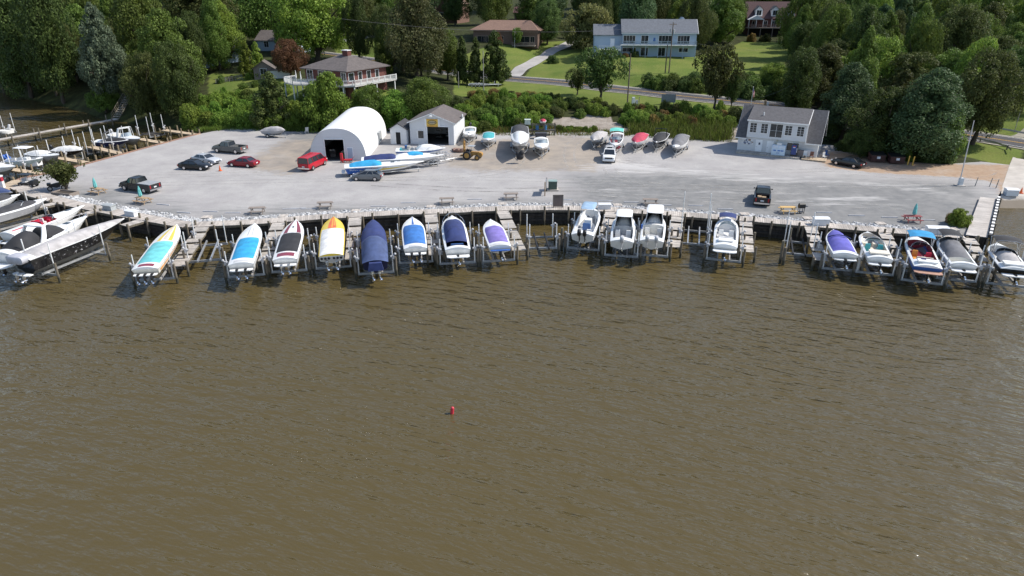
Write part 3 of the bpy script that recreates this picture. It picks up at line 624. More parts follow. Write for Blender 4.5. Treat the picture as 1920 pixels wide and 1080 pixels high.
# ---------------------------------------------------------------- boats
class Boat:
    def __init__(s, label, bow, stern, z, beam=2.5, D=1.25, rise=.45, full=2.2, hull=WHITE, side=None, bottom=None, deckmat=None, camber=.1, group=None, name="motorboat", stern_w=.94, cock=None, depth=.65, floor=None, cat="boat", L=None):
        a, c = P(*stern, z), P(*bow, z+rise); d = c-a; d.z = 0
        s.L = L or d.length; s.B = beam; s.D = D; s.rise = rise; s.full = full; s.camber = camber; s.sw = stern_w; s.stern = a; s.bow = c
        s.root = empty(name, (a.x, a.y, z-D), math.atan2(d.y, d.x), label, cat, group)
        s.deckm = deckmat or hull; s.cock = cock
        b = MB(); N = 18; rows = []
        for i in range(N+1):
            t = i/N; zk = 0 if t < .55 else D*.8*((t-.55)/.45)**2.3; zs = s.zs(t); h = s.hb(t); zc = zk+(zs-zk)*(.36+.12*t); hc = h*(.9-.25*t*t)
            half = [(0, zk), (hc*.5, zk+(zc-zk)*.48), (hc, zc), (hc*1.04, zc+.02), (h*.97, zc+(zs-zc)*.6), (h, zs-.06), (h+.03, zs-.05), (h+.03, zs)]
            row = []
            for y, zz in half[::-1]: row.append((s.xs(t, (zz-zk)/(zs-zk)), -y, zz))
            for y, zz in half[1:]: row.append((s.xs(t, (zz-zk)/(zs-zk)), y, zz))
            rows.append(row)
        def mf(j, k):
            kk = min(k, 13-k); return 2 if kk <= 1 else (1 if kk <= 4 else 0)
        b.grid(rows, mf=mf)
        b.face(rows[0], 1)
        b.build("hull", [bottom or HULLBOT, side or hull, hull], s.root, smooth=32)
        # deck
        b = MB(); F = [-1, -.97, -.84, -.55, -.25, 0, .25, .55, .84, .97, 1]
        if cock:
            c0, c1 = cock; ts = sorted(set([0, c0*.5, c0, c1]+[c0+(c1-c0)*k/5 for k in range(6)]+[c1+(1-c1)*k/8 for k in range(9)]))
        else: ts = [i/16 for i in range(17)]
        rows = [[s.dp(t, f) for f in F] for t in ts]
        i0 = len(b.v)
        for r in rows: b.v += r
        n = len(F)
        for j in range(len(ts)-1):
            for k in range(n-1):
                if cock and ts[j] >= c0-1e-6 and ts[j+1] <= c1+1e-6 and 2 <= k <= n-4: continue
                b.f.append((i0+j*n+k, i0+j*n+k+1, i0+(j+1)*n+k+1, i0+(j+1)*n+k)); b.m.append(0)
        b.face([s.dp(0, f) for f in F]); b.build("deck", s.deckm, s.root, smooth=40)
        if cock:
            b = MB(); q = [c0+(c1-c0)*k/6 for k in range(7)]; s.fz = D-depth
            wl = lambda t, f, zz: (s.dp(t, f)[0], s.dp(t, f)[1], zz)
            for sg in (-1, 1): b.grid([[s.dp(t, sg*.84) for t in q], [wl(t, sg*.8, s.fz) for t in q]])
            for t in (c0, c1): b.grid([[s.dp(t, f) for f in (-.84, -.4, 0, .4, .84)], [wl(t, f*.95, s.fz) for f in (-.84, -.4, 0, .4, .84)]])
            b.grid([[wl(t, f, s.fz) for f in (-.8, 0, .8)] for t in q])
            b.build("cockpit", floor or CREAM, s.root)
    def hb(s, t):
        t = max(0, t)
        if t < .45: k = s.sw+(1-s.sw)*math.sin(t/.45*math.pi/2)
        else: k = max(0, 1-((t-.45)/.55)**s.full)
        return max(.02, s.B/2*k)
    def zs(s, t): return s.D+s.rise*max(0, t)**1.7
    def xs(s, t, fr): return t*s.L-(1-fr)*.13*s.L*t**4+(1-fr)*.5*max(0, 1-t/.12)
    def dp(s, t, f, dz=0.0):
        h = s.hb(t); return (s.xs(t, 1), f*h, s.zs(t)+s.camber*s.B*(1-f*f)*(.35+.65*min(1, h/(s.B/2)))+dz)
    def patch(s, name, mt, t0, t1, f0, f1, dz=.012, nt=10, nf=6, warp=None, hump=0.0, sag=.0, seed=1, taper=1.0, peak=.5):
        b = MB(); rows = []; r = random.Random(seed)
        for i in range(nt+1):
            u = i/nt; t = t0+(t1-t0)*u; row = []
            for j in range(nf+1):
                v = j/nf; k = 1+(taper-1)*u; f = (f0+(f1-f0)*v); f = f*k if warp is None else warp(u, f)
                x, y, z = s.dp(t, f, dz)
                if hump:
                    up = u/peak*.5 if u < peak else .5+(u-peak)/(1-peak)*.5
                    z += hump*max(0, math.sin(math.pi*up))**.7*max(0, 1-abs(2*v-1)**3)+(r.uniform(-.03,.03) if 0 < i < nt and 0 < j < nf else 0)
                if hump and (i in (0, nt) or j in (0, nf)): z -= dz*.8
                row.append((x, y, z))
            rows.append(row)
        b.grid(rows); return b.build(name, mt, s.root, smooth=50)
    def cover(s, mt, t0=.03, t1=.5, f=.9, hump=.22, seed=1, peak=.6, nose=.12, dz=.04):
        w = lambda u, ff: ff*(1-nose*max(0, (u-.8)/.2)**2)
        return s.patch("cover", mt, t0, t1, -f, f, dz, 14, 9, w, hump, seed=seed, peak=peak)
    def box(s, name, mt, t, f, dz, d, rx=0, ry=0, smooth=None, parent=None, floor=False, taper=1.0):
        x, y, z = s.dp(t, f); b = MB(); b.box((x, y, (s.fz if floor else z)+dz+d[2]/2), d, ry=ry, taper=taper); return b.build(name, mt, parent or s.root)
    def seat(s, mt, t, f, d=(.55,.55,.42), back=True, flip=1):
        x, y, _ = s.dp(t, f); b = MB(); b.box((x, y, s.fz+d[2]/2), d, taper=.93)
        if back: b.box((x-flip*d[0]*.42, y, s.fz+d[2]+.22), (.16, d[1], .5), taper=.85)
        return b.build("seat", mt, s.root)
    def bench(s, mt, t, w, d=.55, back=True): return s.seat(mt, t, 0, (d, w, .42), back)
    def windshield(s, t, h=.42, f=.78, sweep=.14, rake=.35, mt=None, frame=None, side=.12):
        b = MB(); fr = MB(); q = []
        for k in range(9):
            a = -1+k/4; tt = t-sweep*abs(a)**2.2; q.append((tt, f*math.copysign(abs(a)**.8, a)))
        lo = [s.dp(tt, ff, 0) for tt, ff in q]; hi = [(x-rake*h-(.0), y*.93, z+h*(1 if 0 < i < 8 else .55)) for i, (x, y, z) in enumerate(lo)]
        b.grid([lo, hi]); g = b.build("windshield", mt or SMOKE, s.root, smooth=60)
        fr.tube(hi, .022, 5); fr.tube([lo[4], hi[4]], .018, 4); fr.tube([lo[2], hi[2]], .018, 4); fr.tube([lo[6], hi[6]], .018, 4); fr.build("frame", frame or ALU, g); return g
    def canopy(s, mt, t0, t1, h=1.45, f=.88, name="bimini_top", legs=2, sag=.16, frame=None, th=.03):
        b = MB(); rows = []; rr = []
        for i in range(6):
            u = i/5; t = t0+(t1-t0)*u; zb = s.zs((t0+t1)/2)+h; hbm = s.hb((t0+t1)/2)*f; x = s.xs(t, 1)
            rows.append([(x, hbm*(-1+k/4), zb+sag*(1-abs(-1+k/4)**2.5)+.05*math.sin(math.pi*u)-(0.06 if i in (0, 5) else 0)) for k in range(9)])
        b.grid(rows); b.grid([[(x, y, z-th) for x, y, z in r] for r in rows], flip=True)
        o = b.build(name, mt, s.root, smooth=60); fr = MB()
        for sg in (0, 8):
            base = s.dp((t0+t1)/2, -.92 if sg == 0 else .92); pts = [rows[0][sg], rows[5][sg], rows[2][sg]][:legs+1]
            for p in pts: fr.tube([base, p], .022, 5)
        fr.tube(rows[0], .022, 5); fr.tube(rows[5], .022, 5)
        fr.build("frame", frame or ALU, o); return o
    def hardtop(s, t0, t1, h=1.9, f=.72, mt=None, posts=True, name="hardtop", th=.09, glass=False):
        b = MB(); n = 16; rows = []
        x0, x1 = s.xs(t0, 1), s.xs(t1, 1); hw = s.hb((t0+t1)/2)*f; zb = s.zs((t0+t1)/2)+h; cx_, hx = (x0+x1)/2, (x1-x0)/2
        def sq(a, e=.35): c, q = math.cos(a), math.sin(a); return math.copysign(abs(c)**e, c), math.copysign(abs(q)**e, q)
        for k, zz in ((.9, -th/2), (1, 0), (.93, th/2), (.5, th*.8), (.02, th)):
            rows.append([(cx_+hx*k*sq(2*math.pi*i/n)[0], hw*k*sq(2*math.pi*i/n)[1], zb+zz) for i in range(n)])
        b.loft(rows); o = b.build(name, mt or WHITE, s.root, smooth=50); fr = MB()
        for t, sg in ((t0+.02, -1), (t0+.02, 1), (t1-.02, -1), (t1-.02, 1)):
            p = s.dp(t, sg*.8); fr.tube([p, (s.xs(t, 1)+.05, sg*hw*.85, zb-.03)], .035, 6)
        fr.build("frame", ALU if not glass else WHITE, o)
        if glass:
            g = MB(); lo = [s.dp(t1+.09-.13*abs(a)**2.5, a*.72) for a in (-1,-.6,-.2,.2,.6,1)]; hi = [(s.xs(t1-.02-.1*abs(a)**3, 1), a*hw*.88, zb-.05) for a in (-1,-.6,-.2,.2,.6,1)]
            g.grid([lo, hi]); sd = MB()
            for k in (0, 5):
                l2 = s.dp(t0+.06, -.72 if k == 0 else .72); h2 = (s.xs(t0+.06, 1), hi[k][1], zb-.05); g.face([lo[k], hi[k], h2, l2])
            g.build("windshield", GLASS, s.root)
        return o
    def outboards(s, n=2, mt=None, gap=.72, up=.35, big=1.0):
        for k in range(n):
            y = (k-(n-1)/2)*gap; r = empty  # placeholder
            b = MB(); ang = up; c, q = math.cos(ang), math.sin(ang)
            def tr(p): x, yy, z = p; x, z = x*c-z*q, x*q+z*c; return (-.32+x*big, y+yy*big, s.D+.22+z*big)
            rows = []
            for (zz, rx, ry) in ((.0,.26,.17),(.1,.3,.2),(.4,.32,.21),(.58,.27,.19),(.66,.14,.12)):
                rows.append([tr((-.12+rx*math.copysign(abs(math.cos(a))**.7, math.cos(a)), ry*math.copysign(abs(math.sin(a))**.7, math.sin(a)), zz)) for a in [2*math.pi*i/12 for i in range(12)]])
            b.loft(rows); o = b.build("outboard_motor", mt or BLACKPL, s.root, smooth=45)
            b = MB(); rows = []
            for (zz, rx, ry, ox) in ((.05,.16,.09,-.08),(-.5,.13,.06,-.1),(-.75,.1,.04,-.12)): rows.append([tr((ox+rx*math.cos(a), ry*math.sin(a), zz)) for a in [2*math.pi*i/8 for i in range(8)]])
            b.loft(rows); b.cyl(tr((.14,0,-.78)), tr((-.36,0,-.78)), .06, .045, 8); b.face([tr((.02,0,-.8)), tr((-.2,0,-.8)), tr((-.22,0,-1.05)), tr((-.1,0,-1.05))]); b.box(tr((.16,0,-.05)), (.3,.28,.34))
            b.build("leg", mt or BLACKPL, o, smooth=40)
            b = MB()
            for a in range(3):
                t_ = 2*math.pi*a/3; b.face([tr((-.36,0,-.78)), tr((-.4,.17*math.cos(t_-.35),-.78+.17*math.sin(t_-.35))), tr((-.44,.19*math.cos(t_),-.78+.19*math.sin(t_))), tr((-.42,.15*math.cos(t_+.4),-.78+.15*math.sin(t_+.4)))])
            b.build("propeller", CHROME, o)
    def drives(s, n=2, gap=.85, mt=None, tail=.55):
        for k in range(n):
            y = (k-(n-1)/2)*gap; b = MB()
            b.box((-.22, y, .42), (.44,.3,.34), taper=.8); rows = []
            for (zz, rx, ry, ox) in ((.55,.2,.12,-.42),(.2,.2,.1,-.5),(-.08,.16,.06,-.52),(-.3,.1,.03,-.5)): rows.append([(ox+rx*math.cos(a), y+ry*math.sin(a), zz) for a in [2*math.pi*i/8 for i in range(8)]])
            b.loft(rows); b.cyl((-.3,y,-.1), (-.78,y,-.1), .08, .06, 8); o = b.build("stern_drive", mt or BLACKPL, s.root, smooth=40)
            b = MB(); b.cyl((-.76,y,-.1), (-.95,y,-.1), .07, .05, 8)
            for a in range(4):
                t_ = 2*math.pi*a/4+.3; C_ = lambda r_, w_, x_: (x_, y+r_*math.cos(t_+w_), -.1+r_*math.sin(t_+w_))
                b.face([C_(.05,-.2,-.8), C_(.2,-.45,-.8), C_(.24,0,-.86), C_(.2,.4,-.92), C_(.05,.2,-.92)])
            b.build("propeller", CHROME, o)
    def platform(s, mt=None, d=.6, z=.45, w=.9):
        b = MB(); hw = s.hb(0)*w; b.prism([(0.02, -hw), (-d*.7, -hw), (-d, -hw*.7), (-d, hw*.7), (-d*.7, hw), (.02, hw)], z, z+.08, axis='z'); return b.build("swim_platform", mt or s.deckm, s.root)
    def stripe(s, mt, t0, t1, f0, f1, dz=.012, name="deck_stripe", taper=1.0, nt=12): return s.patch(name, mt, t0, t1, f0, f1, dz, nt, 4, None, 0, taper=taper)
    def side_stripe(s, mt, t0=.0, t1=.97, z0=.55, z1=.8, name="hull_stripe", wedge=False, off=.035, sides=(-1, 1)):
        b = MB()
        for sg in sides:
            rows = [[], []]
            for i in range(19):
                t = t0+(t1-t0)*i/18; zk = 0 if t < .55 else s.D*.8*((t-.55)/.45)**2.3; zs = s.zs(t); h = s.hb(t); zc = zk+(zs-zk)*(.36+.12*t); hc = h*(.9-.25*t*t)*1.04; zz0 = z0 if not wedge else z0+(z1-z0)*.85*i/18
                for r_, q in ((0, zz0), (1, z1)):
                    fr = q; zv = zc+(zs-.06-zc)*fr
                    y = (hc+(h*.97-hc)*min(1, fr/.6)) if fr < .6 else h*.97+(h*.03)*(fr-.6)/.4
                    rows[r_].append((s.xs(t, (zv-zk)/(zs-zk)), sg*(y+off*.35), zv))
            b.grid(rows)
        return b.build(name, mt, s.root, smooth=40)
    def rail(s, t0=.5, h=.42, f=.93, n=5, mt=None):
        b = MB(); pts = []
        ts = [t0+(.985-t0)*i/8 for i in range(9)]
        for sg in (-1, 1):
            q = [tuple(np.array(s.dp(t, sg*f))+np.array((.05, 0, h*(1 if t > t0+.02 else .1)))) for t in ts]; pts.append(q)
            for i in range(1, 9, 2): b.tube([s.dp(ts[i], sg*f), q[i]], .014, 4)
            b.tube(q, .02, 5)
        b.tube([pts[0][-1], pts[1][-1]], .02, 5); return b.build("bow_rail", mt or CHROME, s.root)
    def hatch(s, t, f=0, d=(.55,.5), mt=None):
        x, y, z = s.dp(t, f); b = MB(); b.box((x, y, z+.02), (d[0], d[1], .06), taper=.9); return b.build("hatch", mt or SMOKE, s.root)
    def arch(s, t, h=1.5, mt=None, lean=.35, w=.12, name="radar_arch"):
        b = MB(); zb = s.zs(t)+h; x = s.xs(t, 1); hw = s.hb(t)*.98
        for sg in (-1, 1):
            p0 = s.dp(t, sg*.95); rows = []
            for u in (0, .35, .7, 1):
                yy = sg*hw*(.95-.22*u**2); xx = x+lean*(u-.2)*1.6; zz = p0[2]+(zb-p0[2])*u; ww = .34-.14*u
                rows.append([(xx-ww, yy-.06, zz), (xx+ww, yy-.06, zz), (xx+ww, yy+.06, zz), (xx-ww, yy+.06, zz)])
            b.loft(rows)
        b.box((x+lean*1.28, 0, zb), (.5, hw*1.56, .12)); return b.build(name, mt or WHITE, s.root, smooth=40)
    def tower(s, t=.45, h=1.6, mt=None, lean=-.3, f=.9):
        b = MB(); x = s.xs(t, 1); zb = s.zs(t)+h; hw = s.hb(t)*.75
        for k in (-.35, .35):
            for sg in (-1, 1): b.tube([s.dp(t+k*.12, sg*f), (x+lean+k*.6, sg*hw, zb)], .03, 6)
        for k in (-.35, .35): b.tube([(x+lean+k*.6, -hw, zb), (x+lean+k*.6, hw, zb)], .03, 6)
        for sg in (-1, 1): b.tube([(x+lean-.21, sg*hw, zb), (x+lean+.21, sg*hw, zb)], .03, 6)
        return b.build("wakeboard_tower", mt or BLACKPL, s.root)
    def lift(s, label, **k): return place_lift(s.bow, s.stern, s.B, label, **k)
    def text(s, txt, t, frac, size, mt, sg=-1):
        cu = bpy.data.curves.new("lettering", 'FONT'); cu.body = txt; cu.size = size; cu.align_x = 'CENTER'; cu.align_y = 'CENTER'; cu.extrude = .003
        cu.materials.append(mt); o = text_mesh(cu); o.parent = s.root
        zk = 0; zs = s.zs(t); zc = .38*zs; y = s.hb(t)*.97
        o.location = (s.xs(t, .7), sg*(y+.012), zc+(zs-zc)*frac); o.rotation_euler = (R(90)-.06, 0, 0 if sg < 0 else math.pi); return o

ROW = "boats on lifts along the main bulkhead"
ZB = 2.55
TURQ = canvas("turquoise", (.13,.47,.49)); AZURE = canvas("azure", (.025,.30,.55)); BLKC = canvas("black", (.022,.022,.025)); NAVY = canvas("navy", (.022,.036,.13)); NAVY2 = canvas("faded navy", (.05,.075,.17))
LAV = canvas("lavender", (.19,.15,.42)); VIO = canvas("violet", (.105,.10,.40)); SKYB = canvas("royal blue", (.035,.15,.42)); WHC = canvas("white", (.72,.71,.68)); SILC = canvas("silver", (.40,.38,.375)); CHAR = canvas("charcoal", (.045,.045,.05)); TEAL = canvas("teal", (.05,.33,.36)); BRB = canvas("bright blue", (.02,.24,.47)); REDC = canvas("red", (.42,.04,.08)); GRYC = canvas("grey", (.15,.15,.16))
YELG = gel("yellow", (.72,.52,.06)); BURG = gel("burgundy", (.22,.03,.045)); FLAME = gel("orange flame", (.72,.13,.03)); NAVG = gel("navy", (.012,.02,.07)); BLUG = gel("mid blue", (.04,.12,.4)); ORNG = gel("orange", (.7,.3,.06)); SILG = gel("silver grey", (.34,.34,.35)); REDU = M("red vinyl", (.5,.015,.05), .5, var=.15); REDG = gel("red", (.5,.02,.03)); CREAMV = M("cream vinyl", (.66,.6,.5), .55, var=.08); WHV = M("white vinyl", (.72,.71,.69), .55, var=.06); TEALV = M("teal vinyl", (.04,.34,.38), .5); GREYV = M("pale grey liner", (.5,.5,.5), .6, var=.1); BLUEV = M("blue vinyl", (.05,.13,.33), .5)

# 1 turquoise cover, yellow deck stripes
s = Boat("long white speedboat with a turquoise cockpit cover and yellow bow stripes on a lift", (332,421), (271.5,505), ZB, 2.5, .98, .25, 3.0, group=ROW, name="speedboat", side=CREAM)
s.cover(TURQ, .1, .55, .86, .12, 1, .8); s.stripe(YELG, .57, .97, -.62, -.3, taper=.55); s.stripe(YELG, .57, .97, .3, .62, taper=.55); s.stripe(BEIGE, .6, .94, -.16, .16, .02, "deck_hatch_line", .6); s.stripe(BURG, .02, .07, -.6, .6, .012, "transom_lettering_band"); s.side_stripe(ORNG, .05, .8, .15, .6, wedge=True); s.platform(d=.5); s.drives(3, .62); s.lift("lift carrying the long speedboat with the turquoise cover")
# 2 azure
s = Boat("long white speedboat with an azure blue cockpit cover on a lift", (477.8,418.5), (451.5,496), ZB, 2.5, .98, .25, 3.0, group=ROW, name="speedboat")
s.cover(AZURE, .1, .58, .86, .14, 2, .8); s.stripe(GREYV, .63, .85, -.25, -.12); s.stripe(GREYV, .63, .85, .12, .25); s.stripe(GREYV, .015, .06, -.6, .6, .012, "transom_band"); s.platform(d=.5); s.drives(2, .8); s.lift("lift carrying the white speedboat with the azure cover")
# 3 black cover, burgundy stripes
s = Boat("white speedboat with burgundy bow stripes and a black cockpit cover on a lift", (555.3,412), (534,487), ZB, 2.5, .98, .25, 3.0, group=ROW, name="speedboat")
s.cover(BLKC, .15, .6, .86, .16, 3, .75); s.stripe(BURG, .61, .95, -.75, -.4, taper=.8); s.stripe(BURG, .61, .95, .4, .75, taper=.8); s.stripe(BURG, .04, .12, -.7, .7, .012, "engine_hatch_band"); s.hatch(.75, 0, (.35,.2)); s.platform(d=.5); s.drives(2, .7, CHROME); s.lift("lift carrying the white speedboat with burgundy stripes")
# 4 flame
s = Boat("yellow and orange flame speedboat under a white cockpit cover on a lift", (625.6,406.5), (621,480), ZB, 2.6, .98, .2, 3.4, hull=YELG, group=ROW, name="speedboat", side=WHITE)
s.cover(WHC, .0, .63, .93, .1, 4, .8, .05); s.stripe(FLAME, .64, .96, -.3, .42, .014, "flame_graphic", .8); s.stripe(YELG, .66, .92, .02, .1, .022, "flame_tongue"); s.stripe(YELG, .7, .95, -.16, -.1, .022, "flame_tongue"); s.side_stripe(FLAME, .3, .9, .3, .85, wedge=True)
b = MB()
for k in (-.95,-.6,-.25,.25,.6,.95): b.cyl((-.03,k,.75),(-.06,k,.75),.13,.13,10)
b.build("exhaust_pipe", BLACKPL, s.root); s.drives(2, .9, CHROME); s.lift("lift carrying the yellow and orange flame speedboat", zc=.5)
# 5 full navy cover
s = Boat("motorboat shrouded from bow to engine in a full navy cover", (699,413), (703.5,491), ZB-.1, 2.6, 1.4, .35, 3.4, hull=NAVG, group=ROW)
s.patch("cover", NAVY, .42, .99, -1.02, 1.02, .05, 14, 9, None, .45, seed=5, peak=.2); s.patch("cover", NAVY2, -.02, .46, -1.04, 1.04, .05, 14, 9, None, .75, seed=6, peak=.8)
b = MB(); b.box((-.35,0,1.1),(.7,1.5,.8),taper=.8); b.build("engine_cover", NAVY, s.root); s.box("vent", BLKC, .88, 0, .12, (.3,.4,.12)); s.drives(2, .7, CHROME); s.lift("lift carrying the boat in the full navy cover", zc=.45)
# 6 white, blue stripe, royal blue cover
s = Boat("white speedboat with one blue centre stripe and a royal blue cockpit cover", (772.5,407), (779,466), ZB, 2.55, .98, .25, 3.0, group=ROW, name="speedboat")
s.cover(SKYB, .1, .68, .9, .24, 7, .55); s.stripe(BLUG, .69, .98, -.1, .1, taper=.6); s.stripe(GREYV, .0, .05, -.55, .55, .012, "transom_band"); s.platform(d=.5); s.drives(2, .8); s.lift("lift carrying the white speedboat with the royal blue cover")
# 7 express cruiser navy
s = Boat("white express cruiser with navy camper canvas over its cockpit", (847,404.5), (858.5,468), ZB, 2.75, 1.12, .35, 3.5, group=ROW, name="cruiser", cock=(.06,.42), depth=.6, floor=NAVG)
s.cover(NAVY, .42, .82, .84, .55, 8, .25); s.patch("cover", NAVY, .18, .46, -.84, .84, .05, 8, 8, None, .62, seed=9, peak=.85); s.rail(.6, .45); s.platform(d=.7); s.bench(BLUEV, .12, 1.5); s.drives(1); s.lift("lift carrying the cruiser with navy camper canvas")
# 8 lavender
s = Boat("small white speedboat with a faded lavender cover beside the empty lift", (919,411.5), (938,463), ZB-.05, 2.45, .95, .25, 3.0, group=ROW, name="speedboat")
s.cover(LAV, .12, .68, .86, .2, 10, .85); s.stripe(GREYV, .7, .97, -.02, .02); s.stripe(GREYV, .0, .07, -.85, .85, .012, "transom_band"); s.platform(BLUG, d=.35, z=.6); s.drives(1); s.lift("lift carrying the small speedboat with the lavender cover")
# 9 centre console blue hardtop
s = Boat("white centre console boat with a pale blue hardtop and twin dark outboards", (1112,389), (1092,441), ZB, 2.6, 1.12, .5, 3.5, group=ROW, name="fishing_boat", cock=(.1,.86), depth=.7, floor=WHV)
s.hardtop(.38,.72,1.75,.62, M("pale blue hardtop", (.30,.42,.55), .3)); x_, y_, _ = s.dp(.52, 0); b = MB(); b.box((x_,0,s.fz+.55),(1.1,.9,1.1),taper=.85); b.build("console", WHITE, s.root); s.seat(BLUEV,.38,0,(.6,.9,.6)); s.seat(WHV,.2,.4); s.seat(WHV,.2,-.4); s.outboards(2, BLACKPL, .6); s.lift("lift carrying the centre console boat with the pale blue hardtop")
s.rail(.75,.3)
# 10 white cuddy hardtop single
s = Boat("white cuddy fishing boat with rounded white hardtop and one grey outboard", (1172,400), (1166,453.5), ZB, 2.6, 1.12, .5, 3.6, group=ROW, name="fishing_boat", cock=(.1,.5), depth=.7, floor=GREYV)
s.hardtop(.4,.74,1.5,.7, WHITE, glass=True); s.patch("cuddy", WHITE, .55,.9,-.7,.7,.01,8,8,None,.4,seed=2,peak=.3); s.seat(WHV,.42,.45); s.seat(WHV,.42,-.45); s.outboards(1, GREYMOTOR, big=1.1); s.lift("lift carrying the cuddy boat with the rounded hardtop")
# 11 pilothouse twin
s = Boat("white pilothouse fishing boat with square hardtop and twin pale outboards", (1229,399), (1222,452.5), ZB, 2.65, 1.12, .5, 3.0, group=ROW, name="fishing_boat", cock=(.1,.52), depth=.7, floor=CREAM)
s.hardtop(.52,.92,1.45,.8, WHITE, glass=True); s.patch("cuddy", WHITE, .6,.95,-.7,.7,.01,8,8,None,.35,seed=3,peak=.3); s.seat(WHV,.48,.5); s.seat(GREYV,.48,-.5); s.seat(WHV,.2,0,(.5,1.0,.4)); s.outboards(2, GREYMOTOR, .95, big=1.05); s.lift("lift carrying the pilothouse boat with the square hardtop")
s.box("downrigger", BLUG, .38, .95, .1, (.2,.2,.5))
# 12 bowrider navy bimini
s = Boat("white bowrider with navy bow canopy and open pale cockpit", (1364,406.5), (1360,462), ZB, 2.55, 1.0, .3, 3.6, group=ROW, name="bowrider", cock=(.2,.72), depth=.6, floor=WHV)
s.canopy(NAVY, .74,.92,.75,.98); s.windshield(.68,.4,.82,.12,mt=PALEGLASS); s.seat(WHV,.5,.42); s.seat(WHV,.5,-.42); s.bench(WHV,.26,1.7); s.box("sun_pad", WHV,.12,.0,.0,(.9,1.5,.14)); s.box("hatch_panel", GREYV,.12,.45,.16,(.5,.35,.03)); s.box("hatch_panel", GREYV,.12,-.45,.16,(.5,.35,.03)); s.platform(d=.75,z=.55,w=1.0); s.drives(1); s.lift("lift carrying the bowrider with the navy bow canopy")
# 13 violet
s = Boat("white speedboat under a violet blue full length cover with a folded canopy frame", (1562,430.7), (1586,478), ZB-.05, 2.5, .95, .3, 2.3, group=ROW, name="speedboat")
s.cover(VIO, .1, .95, .9, .25, 11, .6, .3); b = MB(); q = [s.dp(.55, -.95+.19*k, .32+.12*math.sin(math.pi*k/10)) for k in range(11)]; b.tube(q, .06, 6); b.build("folded_canopy", NAVY, s.root); s.platform(d=.4); s.drives(1); s.lift("lift carrying the violet covered speedboat")
# 14 cream bowrider
s = Boat("open cream bowrider with teal seats and a pale sun pad", (1626,434.5), (1651,485.5), ZB-.05, 2.5, .98, .3, 3.7, group=ROW, name="bowrider", side=WHITE, cock=(.22,.9), depth=.6, floor=BEIGE)
s.windshield(.6,.4,.84,.1,mt=PALEGLASS); s.box("windshield_bar", BLACKPL,.56,0,.28,(.1,2.1,.08)); s.seat(TEALV,.5,.45); s.seat(TEALV,.5,-.5); s.bench(WHV,.27,1.7); s.seat(CREAMV,.74,.45,(.8,.4,.35),False); s.seat(CREAMV,.74,-.45,(.8,.4,.35),False); s.seat(CREAMV,.38,.1,(.5,.4,.3),False); s.box("sun_pad", CREAMV,.13,0,0,(1.0,1.8,.16)); s.platform(d=.6); s.side_stripe(BLACKGEL,.0,.6,.1,.4,wedge=True); s.drives(1); s.lift("lift carrying the open cream bowrider with teal seats")
# 15 wakeboat blue canopy
s = Boat("white and blue sport boat with a bright blue canopy, orange and red cushions", (1714,441.5), (1741,502), ZB-.05, 2.6, .98, .3, 3.6, group=ROW, name="bowrider", side=BLUG, cock=(.2,.8), depth=.6, floor=BURG)
s.canopy(BRB,.55,.8,1.25,.95); s.windshield(.62,.4,.82,.1); s.seat(ORNG,.48,.45); s.seat(REDU,.44,-.45); s.bench(CREAMV,.26,1.7); s.seat(ORNG,.36,.5,(.7,.35,.35),False); s.seat(WHV,.36,-.1,(.4,.4,.5),False); s.box("sun_pad", WHV,.1,0,0,(.8,1.7,.16)); s.box("cushion", NAVY,.13,.25,.17,(.25,.4,.05)); s.platform(M("teak tan decking", (.42,.24,.17), .7),d=.75,z=.55,w=1.0); s.drives(1); s.lift("lift carrying the sport boat with the bright blue canopy")
# 16 black canopy
s = Boat("white boat with black canopy forward and a grey black tonneau over its cockpit", (1770,444), (1808,497), ZB-.05, 2.55, .98, .35, 3.5, group=ROW, name="bowrider", side=WHITE, cock=(.05,.2), depth=.5)
s.canopy(BLKC,.66,.95,1.05,.95); s.cover(GRYC,.2,.75,.86,.5,12,.8); s.patch("cover", BLKC,.56,.9,-.8,.8,.07,8,8,None,.42,seed=13,peak=.4); s.platform(d=.7); s.drives(1); s.lift("lift carrying the boat with grey and black tonneau")
# 17 right edge
s = Boat("white sport boat with black tower canopy, rightmost in the row and cut by the frame", (1868,456), (1905,506), ZB-.05, 2.6, .98, .35, 3.6, group=ROW, name="bowrider", side=BLACKGEL, cock=(.22,.85), depth=.6, floor=WHV)
s.canopy(BLKC,.5,.75,1.5,.9); s.tower(.55,1.4,CHROME,.0); s.windshield(.62,.4,.82,.1,mt=SMOKE); s.seat(WHV,.48,.45); s.seat(WHV,.48,-.45); s.bench(WHV,.28,1.7); s.patch("cover", SILC,.24,.6,-.7,.7,.06,8,8,None,.3,seed=14,peak=.5); s.box("sun_pad", WHV,.12,0,0,(1.0,1.8,.16)); s.platform(d=.7); s.drives(1); s.lift("lift carrying the rightmost sport boat with the black tower canopy")
